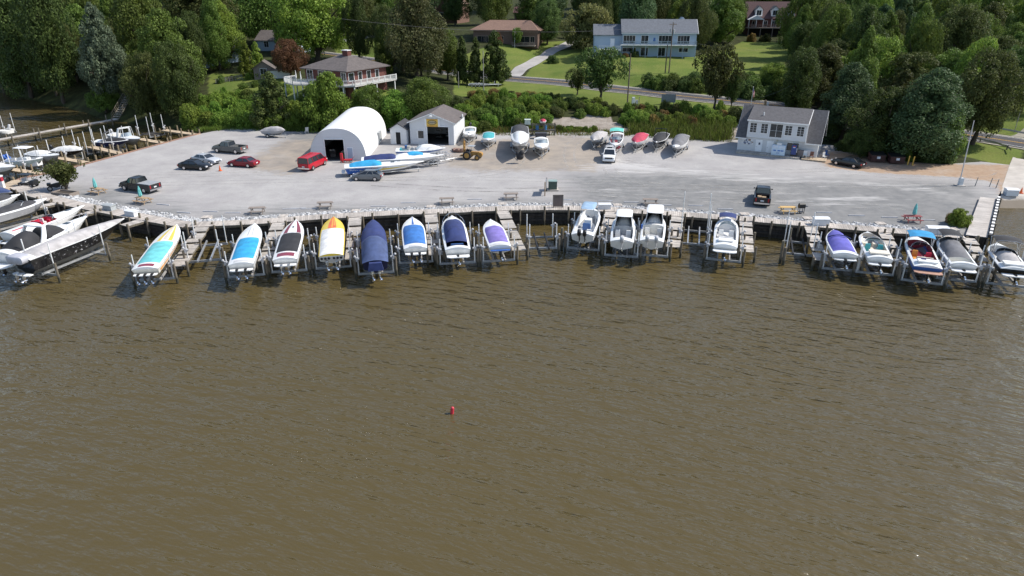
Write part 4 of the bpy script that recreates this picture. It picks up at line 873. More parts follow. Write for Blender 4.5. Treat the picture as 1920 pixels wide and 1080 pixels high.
# empty lifts
for lb, bw, st, beam, kw in (("empty lift with bare bunks and tall white poles between the turquoise and azure covered boats", (405,440), (375,510), 2.9, dict(zc=.75, ln=5.0, pole_top=4.1, piles=(1,1,0,1), bunk_mat=ALU)),
    ("empty lift with dark bunks right of the lavender covered boat", (1008,432), (1022,480), 2.7, dict(zc=.8, ln=3.6, pole_top=3.6, piles=(1,1,1,0), bunk_mat=BLACKRUB)),
    ("empty lift with very tall white poles left of the white bowrider with the navy canopy", (1302,418), (1299,472), 2.7, dict(zc=.7, ln=4.6, pole_top=5.4, piles=(1,1,0,0), bunk_mat=ALU)),
    ("empty lift left of the bent finger pier near the violet covered boat", (1492,440), (1500,492), 2.4, dict(zc=.75, ln=4.0, pole_top=4.4, piles=(0,0,0,0), bunk_mat=BLACKRUB))):
    a, c = P(*st, .8), P(*bw, .8); d = c-a; r = lift_proto(beam-.6, kw.pop("ln"), kw["zc"], kw["pole_top"], True, kw["piles"], lb, kw["bunk_mat"])
    m_ = (a+c)/2; r.location = (m_.x, m_.y, 0); r.rotation_euler = (0,0,math.atan2(d.y, d.x))
for i, (px, py, h) in enumerate(((1462,494,2.6),(1468,497,2.0),(1475,475,3.0),(1053,468,2.6))):
    o = pile_mb(-2, h, .16).build("mooring_piling", PILE, smooth=40); p = P(px, py, .0); o.location = (p.x, p.y, 0)
    setp(o, "lone weathered mooring piling standing in the water beside an empty lift", "piling", "lone mooring pilings")

# left cluster
LG = "boats moored at the left end"
s = Boat("long black hulled speedboat under a silver grey cover with a rounded grey engine hood", (233,410), (38,485), 3.0, 2.6, 2.0, .1, 2.0, hull=WHITE, side=BLACKGEL, group=LG, name="speedboat")
s.patch("cover", SILC, .06,.985,-.97,.97,.035,20,9,None,.28,seed=21,peak=.25); 
b = MB(); rows = []
for k, (xx, sc) in enumerate(((-.95,.75),(-.85,1),(.15,1),(.25,.75))): rows.append([(xx+.2, 1.05*sc*math.copysign(abs(math.cos(a))**.5, math.cos(a)), 2.05+.42*sc*math.copysign(abs(math.sin(a))**.6, math.sin(a))) for a in [2*math.pi*i/14 for i in range(14)]])
b.loft(rows); b.build("engine_hood", M("grey engine hood", (.42,.42,.46), .5, var=.1), s.root, smooth=50)
b = MB(); rr = random.Random(5)
for i in range(46):
    t = rr.uniform(.03,.62); zk = 0 if t < .55 else s.D*.8*((t-.55)/.45)**2.3; fr = rr.uniform(.15,.85); zs = s.zs(t); zc = zk+(zs-zk)*(.36+.12*t); h = s.hb(t); hc = h*(.9-.25*t*t)*1.04; zv = zc+(zs-.06-zc)*fr; y = (hc+(h*.97-hc)*min(1, fr/.6)) if fr < .6 else h*.97+h*.03*(fr-.6)/.4
    q = [(s.xs(t,.6)+rr.uniform(-.16,.16), -(y+.014), zv+rr.uniform(-.1,.1)) for _ in range(3)]; b.face(q)
b.build("splash_graphic", SILG, s.root); s.platform(WHITE, .6, .4); s.drives(2, .9, CHROME)
s.lift("aluminium lift cradle under the black hulled speedboat with the silver cover", zc=.75, motors=False, pole_top=4.2, piles=(1,0,1,0), ln=6.0, bunk_mat=ALU, group="boat lifts at the left end")
s = Boat("white sport cruiser with a broad arch and black canvas over its cockpit", (164,404.5), (2,478), 2.9, 3.0, 1.6, .45, 2.2, group=LG, name="cruiser", cock=(.1,.45), depth=.5, floor=BLKC)
s.arch(.34,1.5,WHITE,.5); s.cover(BLKC,.4,.62,.78,.8,22,.2); s.patch("cover", BLKC,.08,.36,-.86,.86,.05,10,8,None,.95,seed=23,peak=.8); s.rail(.58,.35); s.hatch(.74,0,(.6,.6),SMOKE); s.hatch(.62,.5,(.4,.2)); s.platform(d=1.2,z=.6); s.drives(2)
b = MB(); b.cyl((s.L*.985,-.12,s.zs(1)+.05),(s.L*.985,.12,s.zs(1)+.05),.16,.16,10); b.build("anchor_roller", CHROME, s.root)
s = Boat("white open speedboat with red seats in its long pointed deck", (158,385.5), (12,440), 2.8, 2.6, 1.3, .3, 1.9, group=LG, name="speedboat", cock=(.34,.54), depth=.55, floor=REDU)
s.windshield(.56,.22,.7,.06); s.bench(REDU,.39,1.7); s.seat(WHV,.49,.4,(.5,.5,.4)); s.seat(REDU,.49,-.4,(.5,.5,.4)); s.hatch(.78,0,(.7,.35)); s.stripe(REDG,.05,.28,-.3,-.1); s.platform(d=.7); s.drives(2)
s = Boat("white runabout with charcoal cockpit covers, its bow by the short left pier", (88,372), (-22,404), 2.7, 2.6, 1.3, .3, 2.2, group=LG, name="speedboat", side=SILG)
s.cover(CHAR,.1,.78,.8,.25,24,.5,.25); s.windshield(.6,.35,.7,.1); s.lift("lift with white poles under the runabout with charcoal covers", zc=.7, motors=True, pole_top=4.0, ln=5.5, group="boat lifts at the left end")
s = Boat("white boat with a charcoal canopy at the far left edge behind the runabout", (38,364.5), (-80,392), 2.7, 2.7, 1.3, .35, 2.3, group=LG)
s.cover(CHAR,.3,.85,.85,.4,25,.4,.3); s.windshield(.5,.4,.7,.1); s.canopy(CHAR,.3,.5,1.3)
s = Boat("small boat under a pale blue cover at the left edge beside the corner deck", (24,361), (-60,352), 2.0, 2.3, 1.0, .3, 2.3, group=LG, hull=SILG)
s.cover(NAVY2,.1,.95,.95,.3,26,.5)
# boats in the creek
CG = "boats in the creek behind the slanting bulkhead"
s = Boat("white runabout at the left frame edge in the creek, bow to the nearest tan dock", (29,312), (-45,308), 2.3, 2.5, 1.25, .4, 2.3, group=CG)
s.cover(WHC,.1,.6,.85,.25,31); s.lift("creek lift under the white runabout at the left frame edge", ln=3.6, pole_top=4.3, group="creek boat lifts")
s = Boat("pale green white centre console boat with a white T top in the creek", (81,296), (17,299.5), 2.3, 2.5, 1.35, .5, 2.5, hull=WHITE, side=M("pale green gelcoat", (.55,.62,.58), .3), group=CG, name="fishing_boat", cock=(.1,.86), depth=.7, floor=WHV)
s.hardtop(.3,.72,1.9,.75, WHITE); x_, _, _ = s.dp(.5,0); b = MB(); b.box((x_,0,s.fz+.6),(1.1,.9,1.2),taper=.85); b.build("console", WHITE, s.root); s.seat(WHV,.33,0,(.6,.9,.6)); s.outboards(2,BLUG,.6); s.lift("creek lift under the boat with the white T top", ln=3.4, pole_top=4.3, group="creek boat lifts")
s = Boat("white covered cruiser with a grey striped hull behind the T top boat", (111,290.5), (58,286.5), 2.3, 2.5, 1.35, .5, 2.3, group=CG, side=SILG, name="cruiser")
s.cover(WHC,.05,.55,.9,.3,32); s.hatch(.72,0); s.rail(.6,.3)
s = Boat("small boat under a creased white tarp in the middle of the creek docks", (156,281), (101,280.5), 2.2, 2.3, 1.1, .3, 2.4, hull=BLACKGEL, group=CG)
s.patch("cover", WHC,.05,.98,-1.0,1.0,.04,12,9,None,.45,seed=33,peak=.6); s.outboards(1); s.lift("creek lift under the boat with the white tarp", ln=3.2, pole_top=4.2, group="creek boat lifts")
s = Boat("navy hulled runabout with black cover and folded canopy frame in the creek", (241,262.5), (183,264), 2.2, 2.4, 1.25, .3, 2.5, hull=WHITE, side=NAVG, group=CG)
s.cover(BLKC,.2,.93,.88,.2,34,.5,.2); s.canopy(BLKC,.35,.42,1.5,.9); s.lift("creek lift under the navy hulled runabout", ln=3.4, pole_top=4.6, group="creek boat lifts")
s = Boat("white walkaround fishing boat with an open arch frame in the creek", (263,260), (212,251), 2.2, 2.5, 1.3, .45, 2.5, group=CG, name="fishing_boat", cock=(.1,.5), depth=.6, side=SILG)
s.arch(.42,1.5,WHITE,.2); s.windshield(.62,.6,.75,.1,mt=PALEGLASS); s.tower(.5,1.7,WHITE,.1); s.seat(WHV,.4,.4); s.outboards(1,GREYMOTOR)
for lb, a, c in (("empty creek lift with white poles beside the white tarp boat", (182,279), (160,287)), ("empty creek lift with a dark platform near the last tan docks", (300,249), (270,256))):
    p, q = P(*a,.8), P(*c,.8); d = q-p; r = lift_proto(2.2, 3.4, .75, 4.6, True, (1,1,0,1), lb, BLACKRUB); r["group"] = "creek boat lifts"; m_ = (p+q)/2; r.location = (m_.x, m_.y, 0); r.rotation_euler = (0,0,math.atan2(P(263,260,1).y-P(212,251,1).y, P(263,260,1).x-P(212,251,1).x))
    b = MB(); b.box((0,0,.95),(3.4,2.4,.06)); b.build("platform", DARKW, r)
s = Boat("white outboard boat at the far left end of the long creek pier", (-4,246), (16,242), 1.6, 2.2, 1.1, .3, 2.3, group=CG, name="fishing_boat", cock=(.1,.6))
s.outboards(1, GREYMOTOR)
r = lift_proto(2.0, 3.0, .7, 4.4, True, (1,1,1,0), "lift with white pole and motor at the far end of the long creek pier", None); p = P(6,252,.5); r.location = (p.x, p.y, 0); r["group"] = "creek boat lifts"

# ---------------------------------------------------------------- trailers and boats ashore
WHEELR = M("galvanised wheel rim", (.5,.5,.5), .35, .7)
def wheel(parent, x, y, r, w=.2, rim=None, name="wheel", z=None):
    o = bpy.data.objects.new(name, None); COL.objects.link(o); o.parent = parent; o.location = (x, y, r if z is None else z)
    b = MB(); n = 16; rows = []
    for yy, rr in ((-w/2, r*.62), (-w/2, r*.93), (-w*.36, r), (w*.36, r), (w/2, r*.93), (w/2, r*.62)): rows.append([(rr*math.cos(2*math.pi*k/n), yy, rr*math.sin(2*math.pi*k/n)) for k in range(n)])
    b.grid(rows, wrap=True); b.build("tyre", BLACKRUB, o, smooth=40); b = MB()
    for sg in (-1, 1):
        b.cyl((0, sg*w*.3, 0), (0, sg*w*.44, 0), r*.63, r*.58, n)
        for k in range(5): a = 2*math.pi*k/5; b.box((r*.3*math.cos(a), sg*w*.46, r*.3*math.sin(a)), (r*.5,.02,r*.12), ry=-a)
    b.build("rim", rim or WHEELR, o); return o
def trailer(label, bow, stern, beam, axles=2, mt=None, z=LZ, tongue=1.5, group="boat trailers in the yard", back=.15):
    d = bow-stern; d.z = 0; L_ = d.length; root = empty("boat_trailer", (stern.x, stern.y, z), math.atan2(d.y, d.x), label, "trailer", group); mt = mt or ALU; w = beam*.42; b = MB()
    x1 = L_*.82
    for sg in (-1, 1):
        b.box(((L_*back+x1*.7)/2, sg*w, .5), (x1*.7-L_*back, .1, .14)); b.tube([(x1*.7, sg*w, .5), (x1+tongue, 0, .5)], .06, 6); b.box(((L_*back+x1*.7)/2, sg*w*.55, .66), (x1*.65-L_*back, .12, .12))
    for x in (L_*back, L_*.4, x1*.7): b.box((x, 0, .44), (.1, 2*w, .12))
    b.tube([(x1, 0, .5), (x1+tongue+.5, 0, .48)], .06, 6); b.tube([(x1-.1, 0, .5), (x1+.1, 0, 1.25)], .05, 6); b.build("frame", mt, root, smooth=40)
    b = MB(); b.tube([(x1+tongue*.8, .12, .9), (x1+tongue*.8, .12, .08)], .04, 6); b.cyl((x1+tongue*.8, .06, .08), (x1+tongue*.8, .18, .08), .09, .09, 8); b.build("jack", mt, root)
    for k in range(axles):
        x = L_*.33+k*.85-(axles-1)*.42
        for sg in (-1, 1):
            wheel(root, x, sg*(w+.22), .33, .2)
            b = MB(); rows = [[(x+.42*math.cos(a), sg*(w+.22)+yy, .36+.40*math.sin(a)) for a in [math.pi*i/6 for i in range(7)]] for yy in (-.13, .13)]; b.grid(rows); b.build("fender", mt, root)
    return root
YG = "boats on trailers in the yard"
s = Boat("trailered white speedboat with blue rear lettering and gold flames, nearest the grey hatchback", (795,302.5), (646,312), 3.0, 2.5, 1.25, .15, 2.1, group=YG, name="speedboat", side=WHITE)
s.cover(AZURE,.06,.46,.86,.42,41,.72); s.side_stripe(BLUG,.0,.34,-.15,.9,name="blue_panel"); s.side_stripe(YELG,.3,.8,.1,.6,name="gold_flame",wedge=True); s.side_stripe(BURG,.27,.55,.62,.8,name="dark_flame",wedge=True,off=.045); s.text("SCARAB", .13, .6, .46, M("white lettering", (.8,.8,.8), .5)); s.hatch(.6,0,(.6,.5)); s.hatch(.68,.3,(.5,.2)); s.platform(d=.5)
trailer("three axle trailer under the speedboat with blue rear lettering", s.bow, s.stern, 2.6, 3)
s = Boat("trailered white speedboat with navy rear cover, middle of the three by the arched shed", (832,290.5), (678,298.5), 3.15, 2.6, 1.2, .2, 2.1, group=YG, name="speedboat", side=WHITE)
s.cover(NAVY,.03,.42,.9,.35,42,.8); s.cover(AZURE,.52,.78,.7,.55,43,.4); s.patch("cockpit_fairing", WHITE,.4,.86,-.8,.8,.02,12,8,None,.38,seed=1,peak=.4); s.hatch(.92,0,(.4,.2)); s.side_stripe(SILG,.1,.9,.2,.5,wedge=True)
trailer("trailer under the speedboat with the navy rear cover", s.bow, s.stern, 2.6, 3)
s = Boat("white cuddy cruiser with blue hull band and open cockpit in front of the workshop", (835,277.5), (743,281), 3.2, 2.6, 1.45, .25, 2.3, group=YG, name="cruiser", cock=(.08,.45), depth=.6, floor=GREYV)
s.patch("cabin", WHITE,.44,.9,-.78,.78,.02,12,9,None,.5,seed=1,peak=.3); s.windshield(.55,.5,.72,.12,mt=PALEGLASS); s.side_stripe(BLUG,.0,.97,.75,.95); s.rail(.62,.4); s.hatch(.74,0,(.5,.5)); s.seat(WHV,.38,.45); s.seat(WHV,.3,-.45); s.bench(TEALV,.12,1.6); s.box("bag", BLUEV,.2,.2,-.1,(.4,.5,.5)); s.box("bag", CREAMV,.26,-.3,-.1,(.5,.4,.55)); s.drives(1)
trailer("trailer under the white cuddy cruiser with the blue hull band", s.bow, s.stern, 2.5, 2)
t_ = trailer("empty galvanised trailer with tangled aluminium frame beside the trailered speedboats", P(845,303,LZ), P(790,309,LZ), 2.2, 2)
b = MB()
for k in range(7): b.tube([(1.2+k*.55,-.9,.6),(1.4+k*.5,-.9,1.5+.2*(k%2)),(1.4+k*.5,.9,1.5),(1.2+k*.55,.9,.6)], .04, 5)
b.tube([(1.2,-.9,1.5),(4.8,-.9,1.5)], .04, 5); b.tube([(1.2,.9,1.5),(4.8,.9,1.5)], .04, 5); b.build("tube_frame", ALU, t_)
# back row
def yard(label, bow, stern, z, beam, D=1.15, rise=.35, full=2.3, axles=1, tl=None, **k):
    s = Boat(label, bow, stern, z, beam, D, rise, full, group=YG, **k); trailer(tl, s.bow, s.stern, beam, axles, tongue=1.0); return s
s = yard("small white boat with low windshield beside the workshop wall", (878,253.5), (882,239), 3.1, 2.3, tl="trailer under the small white boat beside the workshop wall", cock=(.15,.5)); s.windshield(.58,.4,.78,.12,mt=PALEGLASS); s.bench(WHV,.3,1.5); s.hatch(.8,0,(.3,.3)); s.outboards(1)
s = yard("white open boat with a bright teal cockpit cover in the back row", (914.5,263), (917,249), 3.0, 2.3, tl="trailer under the boat with the teal cover"); s.cover(TEAL,.05,.8,.9,.1,51,.5,.25)
s = yard("tall white cruiser with a charcoal rear canvas and a black tarp bundled at its bow", (975,270), (975,238), 4.1, 3.1, 1.9, .5, 2.6, 2, tl="trailer under the tall white cruiser"); s.patch("cover", CHAR,.02,.42,-.96,.96,.05,10,8,None,.6,seed=52,peak=.5); s.patch("cabin", WHITE,.38,.85,-.75,.75,.02,10,8,None,.4,seed=1,peak=.3); s.side_stripe(NAVG,.3,.9,.6,.7)
b = MB(); b.ball((s.L+.25,0,.55),.62,nu=10,nv=7,sc=(.75,1.05,1.0)); b.ball((s.L+.3,.3,1.1),.4,nu=8,nv=6); b.ball((s.L+.2,-.3,.9),.42,nu=8,nv=6); b.build("tarp_bundle", BLKC, s.root, smooth=50)
s = yard("white bowrider with open windshield parked front right of the tall white cruiser", (1016,278), (1014.5,259), 3.2, 2.5, tl="white trailer under the bowrider beside the tall white cruiser", cock=(.15,.55), side=WHITE); s.windshield(.6,.5,.84,.14,mt=PALEGLASS); s.seat(WHV,.4,.42); s.seat(WHV,.4,-.42); s.bench(WHV,.22,1.6); s.side_stripe(BLACKGEL,.0,.9,.02,.35)
s = yard("small boat under a pale grey cover, leftmost of the five by the reeds", (1113,263), (1128,248), 3.0, 2.4, tl="trailer under the pale grey covered boat by the reeds", side=GREYV); s.patch("cover", SILC,.02,.97,-1.02,1.02,.04,10,8,None,.35,seed=53,peak=.4)
s = yard("white bowrider with a teal canopy raised over the cockpit", (1152.5,273), (1158,250), 3.2, 2.4, tl="trailer under the bowrider with the teal canopy", cock=(.12,.82), floor=BURG); s.canopy(canvas("sea green", (.12,.5,.42)),.3,.55,1.5,.95); s.windshield(.6,.4,.82,.12,mt=PALEGLASS); s.seat(WHV,.48,.42); s.seat(WHV,.48,-.42); s.bench(WHV,.2,1.6)
s = yard("white boat with a bright red cover by the reeds", (1191,267.5), (1205,251), 3.15, 2.4, tl="trailer under the boat with the red cover", side=WHITE); s.patch("cover", REDC,.02,.97,-1.0,1.0,.04,10,8,None,.35,seed=54,peak=.4)
s = yard("dark wakeboard boat with black cover and black tower by the reeds", (1230,267), (1244,250), 3.1, 2.4, tl="trailer under the dark boat with the black tower", side=BLACKGEL); s.patch("cover", BLKC,.02,.95,-.95,.95,.04,10,8,None,.25,seed=55,peak=.5); s.tower(.45,1.5)
s = yard("white hulled boat with a peaked grey cover, nearest the office in the back row", (1266,276), (1281,254), 3.2, 2.45, tl="trailer under the boat with the peaked grey cover", side=WHITE); s.patch("cover", GRYC,.02,.85,-1.0,1.0,.04,10,8,None,.6,seed=56,peak=.55)
# covered jet ski trailer
s = Boat("small watercraft under a creased silver cover on a trailer at the foot of the trees", (535,244.5), (492,244), 2.75, 1.7, .8, .2, 2.6, group=YG, hull=SILG, name="watercraft")
s.patch("cover", SILC, .02,.99,-1.06,1.06,.03,16,8,None,.55,seed=57,peak=.6); trailer("low trailer under the covered watercraft", s.bow, s.stern, 1.7, 1, tongue=.8)
# ---------------------------------------------------------------- vehicles
HEADL = M("headlight glass", (.7,.7,.7), .1, var=.1); TAILL = M("tail light red", (.35,.01,.015), .2, var=.2); PLATE = M("plate white", (.65,.65,.66), .5)
CARGL = M("car glass", (.018,.022,.027), .05, var=.2, spec=.9)
def car(name, label, px, fwd, kind, color, cat="car", group="vehicles parked on the gravel"):
    """px: ground centre pixel; fwd: heading vector in world x,y"""
    p = P(*px, LZ)
    if len(fwd) == 4: q_ = P(fwd[0], fwd[1], LZ)-P(fwd[2], fwd[3], LZ); fwd = (q_.x, q_.y)
    root = empty(name, p, math.atan2(fwd[1], fwd[0]), label, cat, group)
    pt = color
    if kind == 'sedan':   L, Wd, H, zb, wb, wr = 4.85, 1.84, 1.46, .92, 2.8, .33; prof = [(-.5,.4,.78),(-.47,.28,.98),(-.3,.24,1.0),(-.1,.22,.96),(.2,.22,.95),(.3,.23,.9),(.44,.26,.76),(.49,.32,.62),(.5,.4,.5)]; gh = (-.36,.2,-.22,.04,.78)
    if kind == 'hatch':   L, Wd, H, zb, wb, wr = 4.5, 1.76, 1.49, .92, 2.7, .32; prof = [(-.5,.4,.9),(-.47,.28,1.02),(-.3,.24,1.02),(.2,.22,.95),(.34,.23,.9),(.45,.26,.74),(.49,.32,.6),(.5,.4,.5)]; gh = (-.46,.28,-.3,.03,.76)
    if kind == 'suv':     L, Wd, H, zb, wb, wr = 5.2, 2.0, 1.9, 1.15, 3.0, .4; prof = [(-.5,.5,1.1),(-.48,.36,1.2),(-.2,.32,1.2),(.2,.32,1.18),(.3,.32,1.16),(.44,.34,1.08),(.485,.4,.95),(.5,.48,.75)]; gh = (-.485,.27,-.46,.12,.82)
    if kind == 'van':     L, Wd, H, zb, wb, wr = 5.7, 2.02, 2.1, 1.15, 3.5, .38; prof = [(-.5,.45,1.15),(-.49,.34,1.2),(-.2,.3,1.2),(.25,.3,1.18),(.36,.3,1.15),(.46,.32,1.0),(.49,.4,.85),(.5,.45,.7)]; gh = (-.495,.36,-.48,.2,.86)
    if kind == 'pickup':  L, Wd, H, zb, wb, wr = 5.85, 2.02, 1.9, 1.18, 3.65, .41; prof = [(-.5,.55,1.1),(-.495,.45,1.22),(-.2,.4,1.22),(.2,.38,1.2),(.3,.38,1.17),(.44,.4,1.1),(.485,.45,.95),(.5,.5,.8)]; gh = (-.1,.26,-.075,.14,.82)
    b = MB(); rows = []
    for (fx, z0, z1) in prof:
        e = 1-.16*max(0, (abs(fx)-.36)/.14)**2; hw = Wd/2*e; dz = z1-z0
        rows.append([(fx*L, -hw*.9, z0), (fx*L, -hw, z0+dz*.25), (fx*L, -hw*1.0, z0+dz*.6), (fx*L, -hw*.93, z1-.03), (fx*L, -hw*.82, z1), (fx*L, 0, z1+.025), (fx*L, hw*.82, z1), (fx*L, hw*.93, z1-.03), (fx*L, hw, z0+dz*.6), (fx*L, hw, z0+dz*.25), (fx*L, hw*.9, z0)])
    if kind == 'pickup':
        b.loft(rows[3:])
        xb0, xb1 = -.5*L, -.11*L; hw = Wd/2
        for sg in (-1, 1): b.box(((xb0+xb1)/2, sg*(hw-.09), .82), (xb1-xb0, .18, .82))
        b.box(((xb0+xb1)/2, 0, .55), (xb1-xb0, Wd-.3, .25)); b.box((xb0+.06, 0, .85), (.1, Wd-.36, .74)); b.box(((xb1+.2*L)/2-.3, 0, .8), (.2*L-xb1+.5, Wd*.97, .8)); b.box((xb1+.2, 0, .9), (.5, Wd*.96, .62))
    else: b.loft(rows)
    ga, gb, ra, rb, tw = gh; x = lambda f: f*L; wB, wT = Wd/2*.9, Wd/2*tw*.92; zr = H
    # roof skin and pillars
    b.loft([[(x(ra)-.04,-wT,zr-.05),(x(ra)-.04,-wT*.7,zr-.005),(x(ra)-.04,0,zr),(x(ra)-.04,wT*.7,zr-.005),(x(ra)-.04,wT,zr-.05)],[((x(ra)+x(rb))/2,-wT*1.02,zr-.03),((x(ra)+x(rb))/2,-wT*.7,zr+.02),((x(ra)+x(rb))/2,0,zr+.03),((x(ra)+x(rb))/2,wT*.7,zr+.02),((x(ra)+x(rb))/2,wT*1.02,zr-.03)],[(x(rb)+.04,-wT,zr-.06),(x(rb)+.04,-wT*.7,zr-.01),(x(rb)+.04,0,zr-.005),(x(rb)+.04,wT*.7,zr-.01),(x(rb)+.04,wT,zr-.06)]])
    zg = zb+.03 if kind not in ('suv','van','pickup') else zb
    for sg in (-1, 1):
        b.tube([(x(ga), sg*wB, zg), (x(ra), sg*wT, zr-.05)], .05, 5); b.tube([(x(gb), sg*wB, zg), (x(rb), sg*wT, zr-.05)], .045, 5)
        ks = (.45,) if kind in ('sedan','pickup') else (.3,.62)
        for k in ks: xm = x(ga)+(x(gb)-x(ga))*k; xt = x(ra)+(x(rb)-x(ra))*k; b.tube([(xm, sg*wB*1.005, zg), (xt, sg*wT*1.01, zr-.05)], .045, 5)
        b.tube([(x(ra), sg*wT, zr-.05), (x(rb), sg*wT, zr-.05)], .04, 5)
        b.box((x(gb)-.1, sg*(Wd/2+.08), zg+.12), (.14,.2,.14))
    b.build("body", pt, root, smooth=38)
    g = MB(); g.loft([[(x(ga)+.02,-wB*.98,zg),(x(gb)-.02,-wB*.98,zg),(x(gb)-.02,wB*.98,zg),(x(ga)+.02,wB*.98,zg)],[(x(ra),-wT*.985,zr-.05),(x(rb),-wT*.985,zr-.05),(x(rb),wT*.985,zr-.05),(x(ra),wT*.985,zr-.05)]]); g.build("window", CARGL, root)
    for sx in (-1, 1):
        for sy in (-1, 1): wheel(root, sx*wb/2+(.05 if kind != 'pickup' else .02), sy*(Wd/2-.1), wr, .24, CHROME if kind != 'van' else WHEELR)
    f0 = prof[-1]; r0 = prof[0]
    for sy in (-1, 1):
        b = MB(); b.box((L*.475, sy*Wd*.35, f0[2]+.14), (.2, .36, .16)); b.build("headlight", HEADL, root)
        b = MB(); b.box((-L*.488, sy*Wd*.4, (r0[1]+r0[2])/2+.12), (.14, .26 if kind != 'van' else .16, .2 if kind in ('sedan','hatch') else .45)); b.build("tail_light", TAILL, root)
    b = MB(); b.box((-L*.502, 0, r0[1]+.3), (.04,.42,.16)); b.build("licence_plate", PLATE, root)
    if kind in ('pickup','van','suv'):
        for sg in (-1, 1): b = MB(); b.box((sg*L*.502, 0, .52), (.16, Wd*.94, .2)); b.build("bumper", CHROME if kind != 'suv' else pt, root)
        b = MB(); b.box((L*.497, 0, .88), (.06, Wd*.6, .24)); b.build("grille", BLACKPL, root)
    else:
        b = MB(); b.box((L*.497, 0, .5), (.05, Wd*.55, .16)); b.build("grille", BLACKPL, root)
    root["Wd"] = 0; del root["Wd"]
    return root
BLK = paint("black", (.012,.012,.014)); 
c_ = car("pickup_truck", "dark charcoal crew cab pickup with a grey flat bed cover beside the picnic tables", (264,357), (241,360,278,365.5), 'pickup', paint("charcoal", (.022,.023,.026)), "pickup truck")
b = MB(); b.box((-1.78,0,1.27),(2.25,1.8,.07)); b.build("bed_cover", M("grey bed cover", (.3,.31,.32), .5), c_)
car("parked_car", "black sedan at the front of the pair on the left side of the gravel", (367,317), (382,319.3,349,317.8), 'sedan', BLK)
car("parked_car", "silver sedan half hidden behind the black sedan", (388,305.5), (400,310,362,305.5), 'sedan', paint("silver", (.42,.44,.47), .2))
c_ = car("pickup_truck", "dark grey pickup with an open empty bed at the back of the gravel", (432,285.5), (408.8,286.9,447.5,290), 'pickup', paint("dark grey", (.11,.11,.105)), "pickup truck")
car("parked_car", "dark red sedan facing the creek beside the dark grey pickup", (457,311.5), (439.4,313,468.8,315), 'sedan', paint("dark red", (.20,.008,.018)))
car("passenger_van", "bright red passenger van parked left of the white arched shed", (588,314), (603,309,577,321), 'van', paint("red", (.42,.012,.025)), "van")
c_ = car("hatchback_car", "grey hatchback with its tailgate open in front of the trailered speedboats", (689,337), (666.6,337.5,700,338), 'hatch', paint("grey metallic", (.16,.165,.17)))
b = MB(); b.loft([[(-1.2,-.65,1.46),(-1.2,.65,1.46),(-1.2,.65,1.42),(-1.2,-.65,1.42)],[(-2.25,-.62,1.75),(-2.25,.62,1.75),(-2.25,.62,1.69),(-2.25,-.62,1.69)]]); b.build("tailgate", paint("grey metallic", (.16,.165,.17)), c_)
c_ = car("sport_utility_vehicle", "white sport utility vehicle with roof rack facing the water in front of the boat trailers", (1142,300), (1141,312,1146,285), 'suv', paint("white", (.72,.72,.72)), "suv")
b = MB()
for sg in (-1, 1): b.tube([(-1.9,sg*.72,1.97),(.2,sg*.72,1.97)], .035, 6)
for k in (-1.5,-.6,.1): b.tube([(k,-.72,1.98),(k,.72,1.98)], .03, 6)
b.build("roof_rack", BLACKPL, c_); b = MB(); b.box((-.4,0,1.93),(.9,.8,.03)); b.build("sunroof", GLASS, c_)
c_ = car("pickup_truck", "black pickup with cargo in its open bed standing alone on the gravel near the boardwalk", (1428,377), (1429.5,360,1427.5,392), 'pickup', BLK, "pickup truck")
b = MB(); b.box((-1.3,.35,.85),(.7,.5,.4)); b.box((-1.4,-.2,.82),(.5,.5,.35)); b.box((-1.9,.2,.78),(.4,.6,.25)); b.build("cargo", M("cardboard tan", (.45,.33,.2), .8, island=.3), c_)
car("parked_car", "black sedan parked on the bare dirt right of the office", (1589,311), (1568.7,309.5,1605.8,316.7), 'sedan', BLK)
GS = (1650,150)
# ---------------------------------------------------------------- props on the gravel
def picnic(label, px, ang, mt, z=LZ):
    root = empty("picnic_table", P(*px, z), ang, label, "picnic table", "picnic tables along the boardwalk"); b = MB()
    for k in range(5): b.box((0, -.3+.15*k, .75), (1.9, .135, .045))
    b.build("table_top", mt, root)
    for sg in (-1, 1):
        b = MB(); b.box((0, sg*.66, .45), (1.9,.13,.045)); b.box((0, sg*.8, .45), (1.9,.13,.045)); b.build("seat", mt, root)
    b = MB()
    for x in (-.68,.68):
        b.box((x,0,.40),(.05,1.7,.1)); b.box((x,0,.69),(.05,.7,.09))
        for sg in (-1, 1): b.tube([(x+.05,sg*.28,.72),(x+.05,sg*.62,0)], .05, 4)
    b.build("leg_frame", mt, root); return root
TW1 = M("tan picnic timber", (.36,.25,.15), .85, var=.2, stretch=(1,6,6)); TW2 = M("grey picnic timber", (.24,.2,.17), .9, var=.2, stretch=(1,6,6)); TW3 = M("yellow picnic timber", (.56,.37,.15), .8, var=.12, stretch=(1,6,6)); TW4 = M("red picnic paint", (.24,.055,.055), .75, var=.2)
UMB = M("pale turquoise umbrella cloth", (.13,.42,.41), .85, var=.2, bump=.3)
def umbrella(label, px, z=LZ, h=2.2):
    root = empty("closed_umbrella", P(*px, z), 0, label, "umbrella", "closed umbrellas on the picnic tables"); b = MB(); b.cyl((0,0,0),(0,0,h),.025,.025,7); b.build("pole", ALU, root); b = MB(); rows = []
    for zz, r in ((h-1.35,.13),(h-1.2,.2),(h-.8,.17),(h-.4,.13),(h-.1,.06),(h+.05,.015)): rows.append([(r*(1+.25*(k%2))*math.cos(2*math.pi*k/12), r*(1+.25*(k%2))*math.sin(2*math.pi*k/12), zz) for k in range(12)])
    b.loft(rows); b.build("canopy", UMB, root); return root
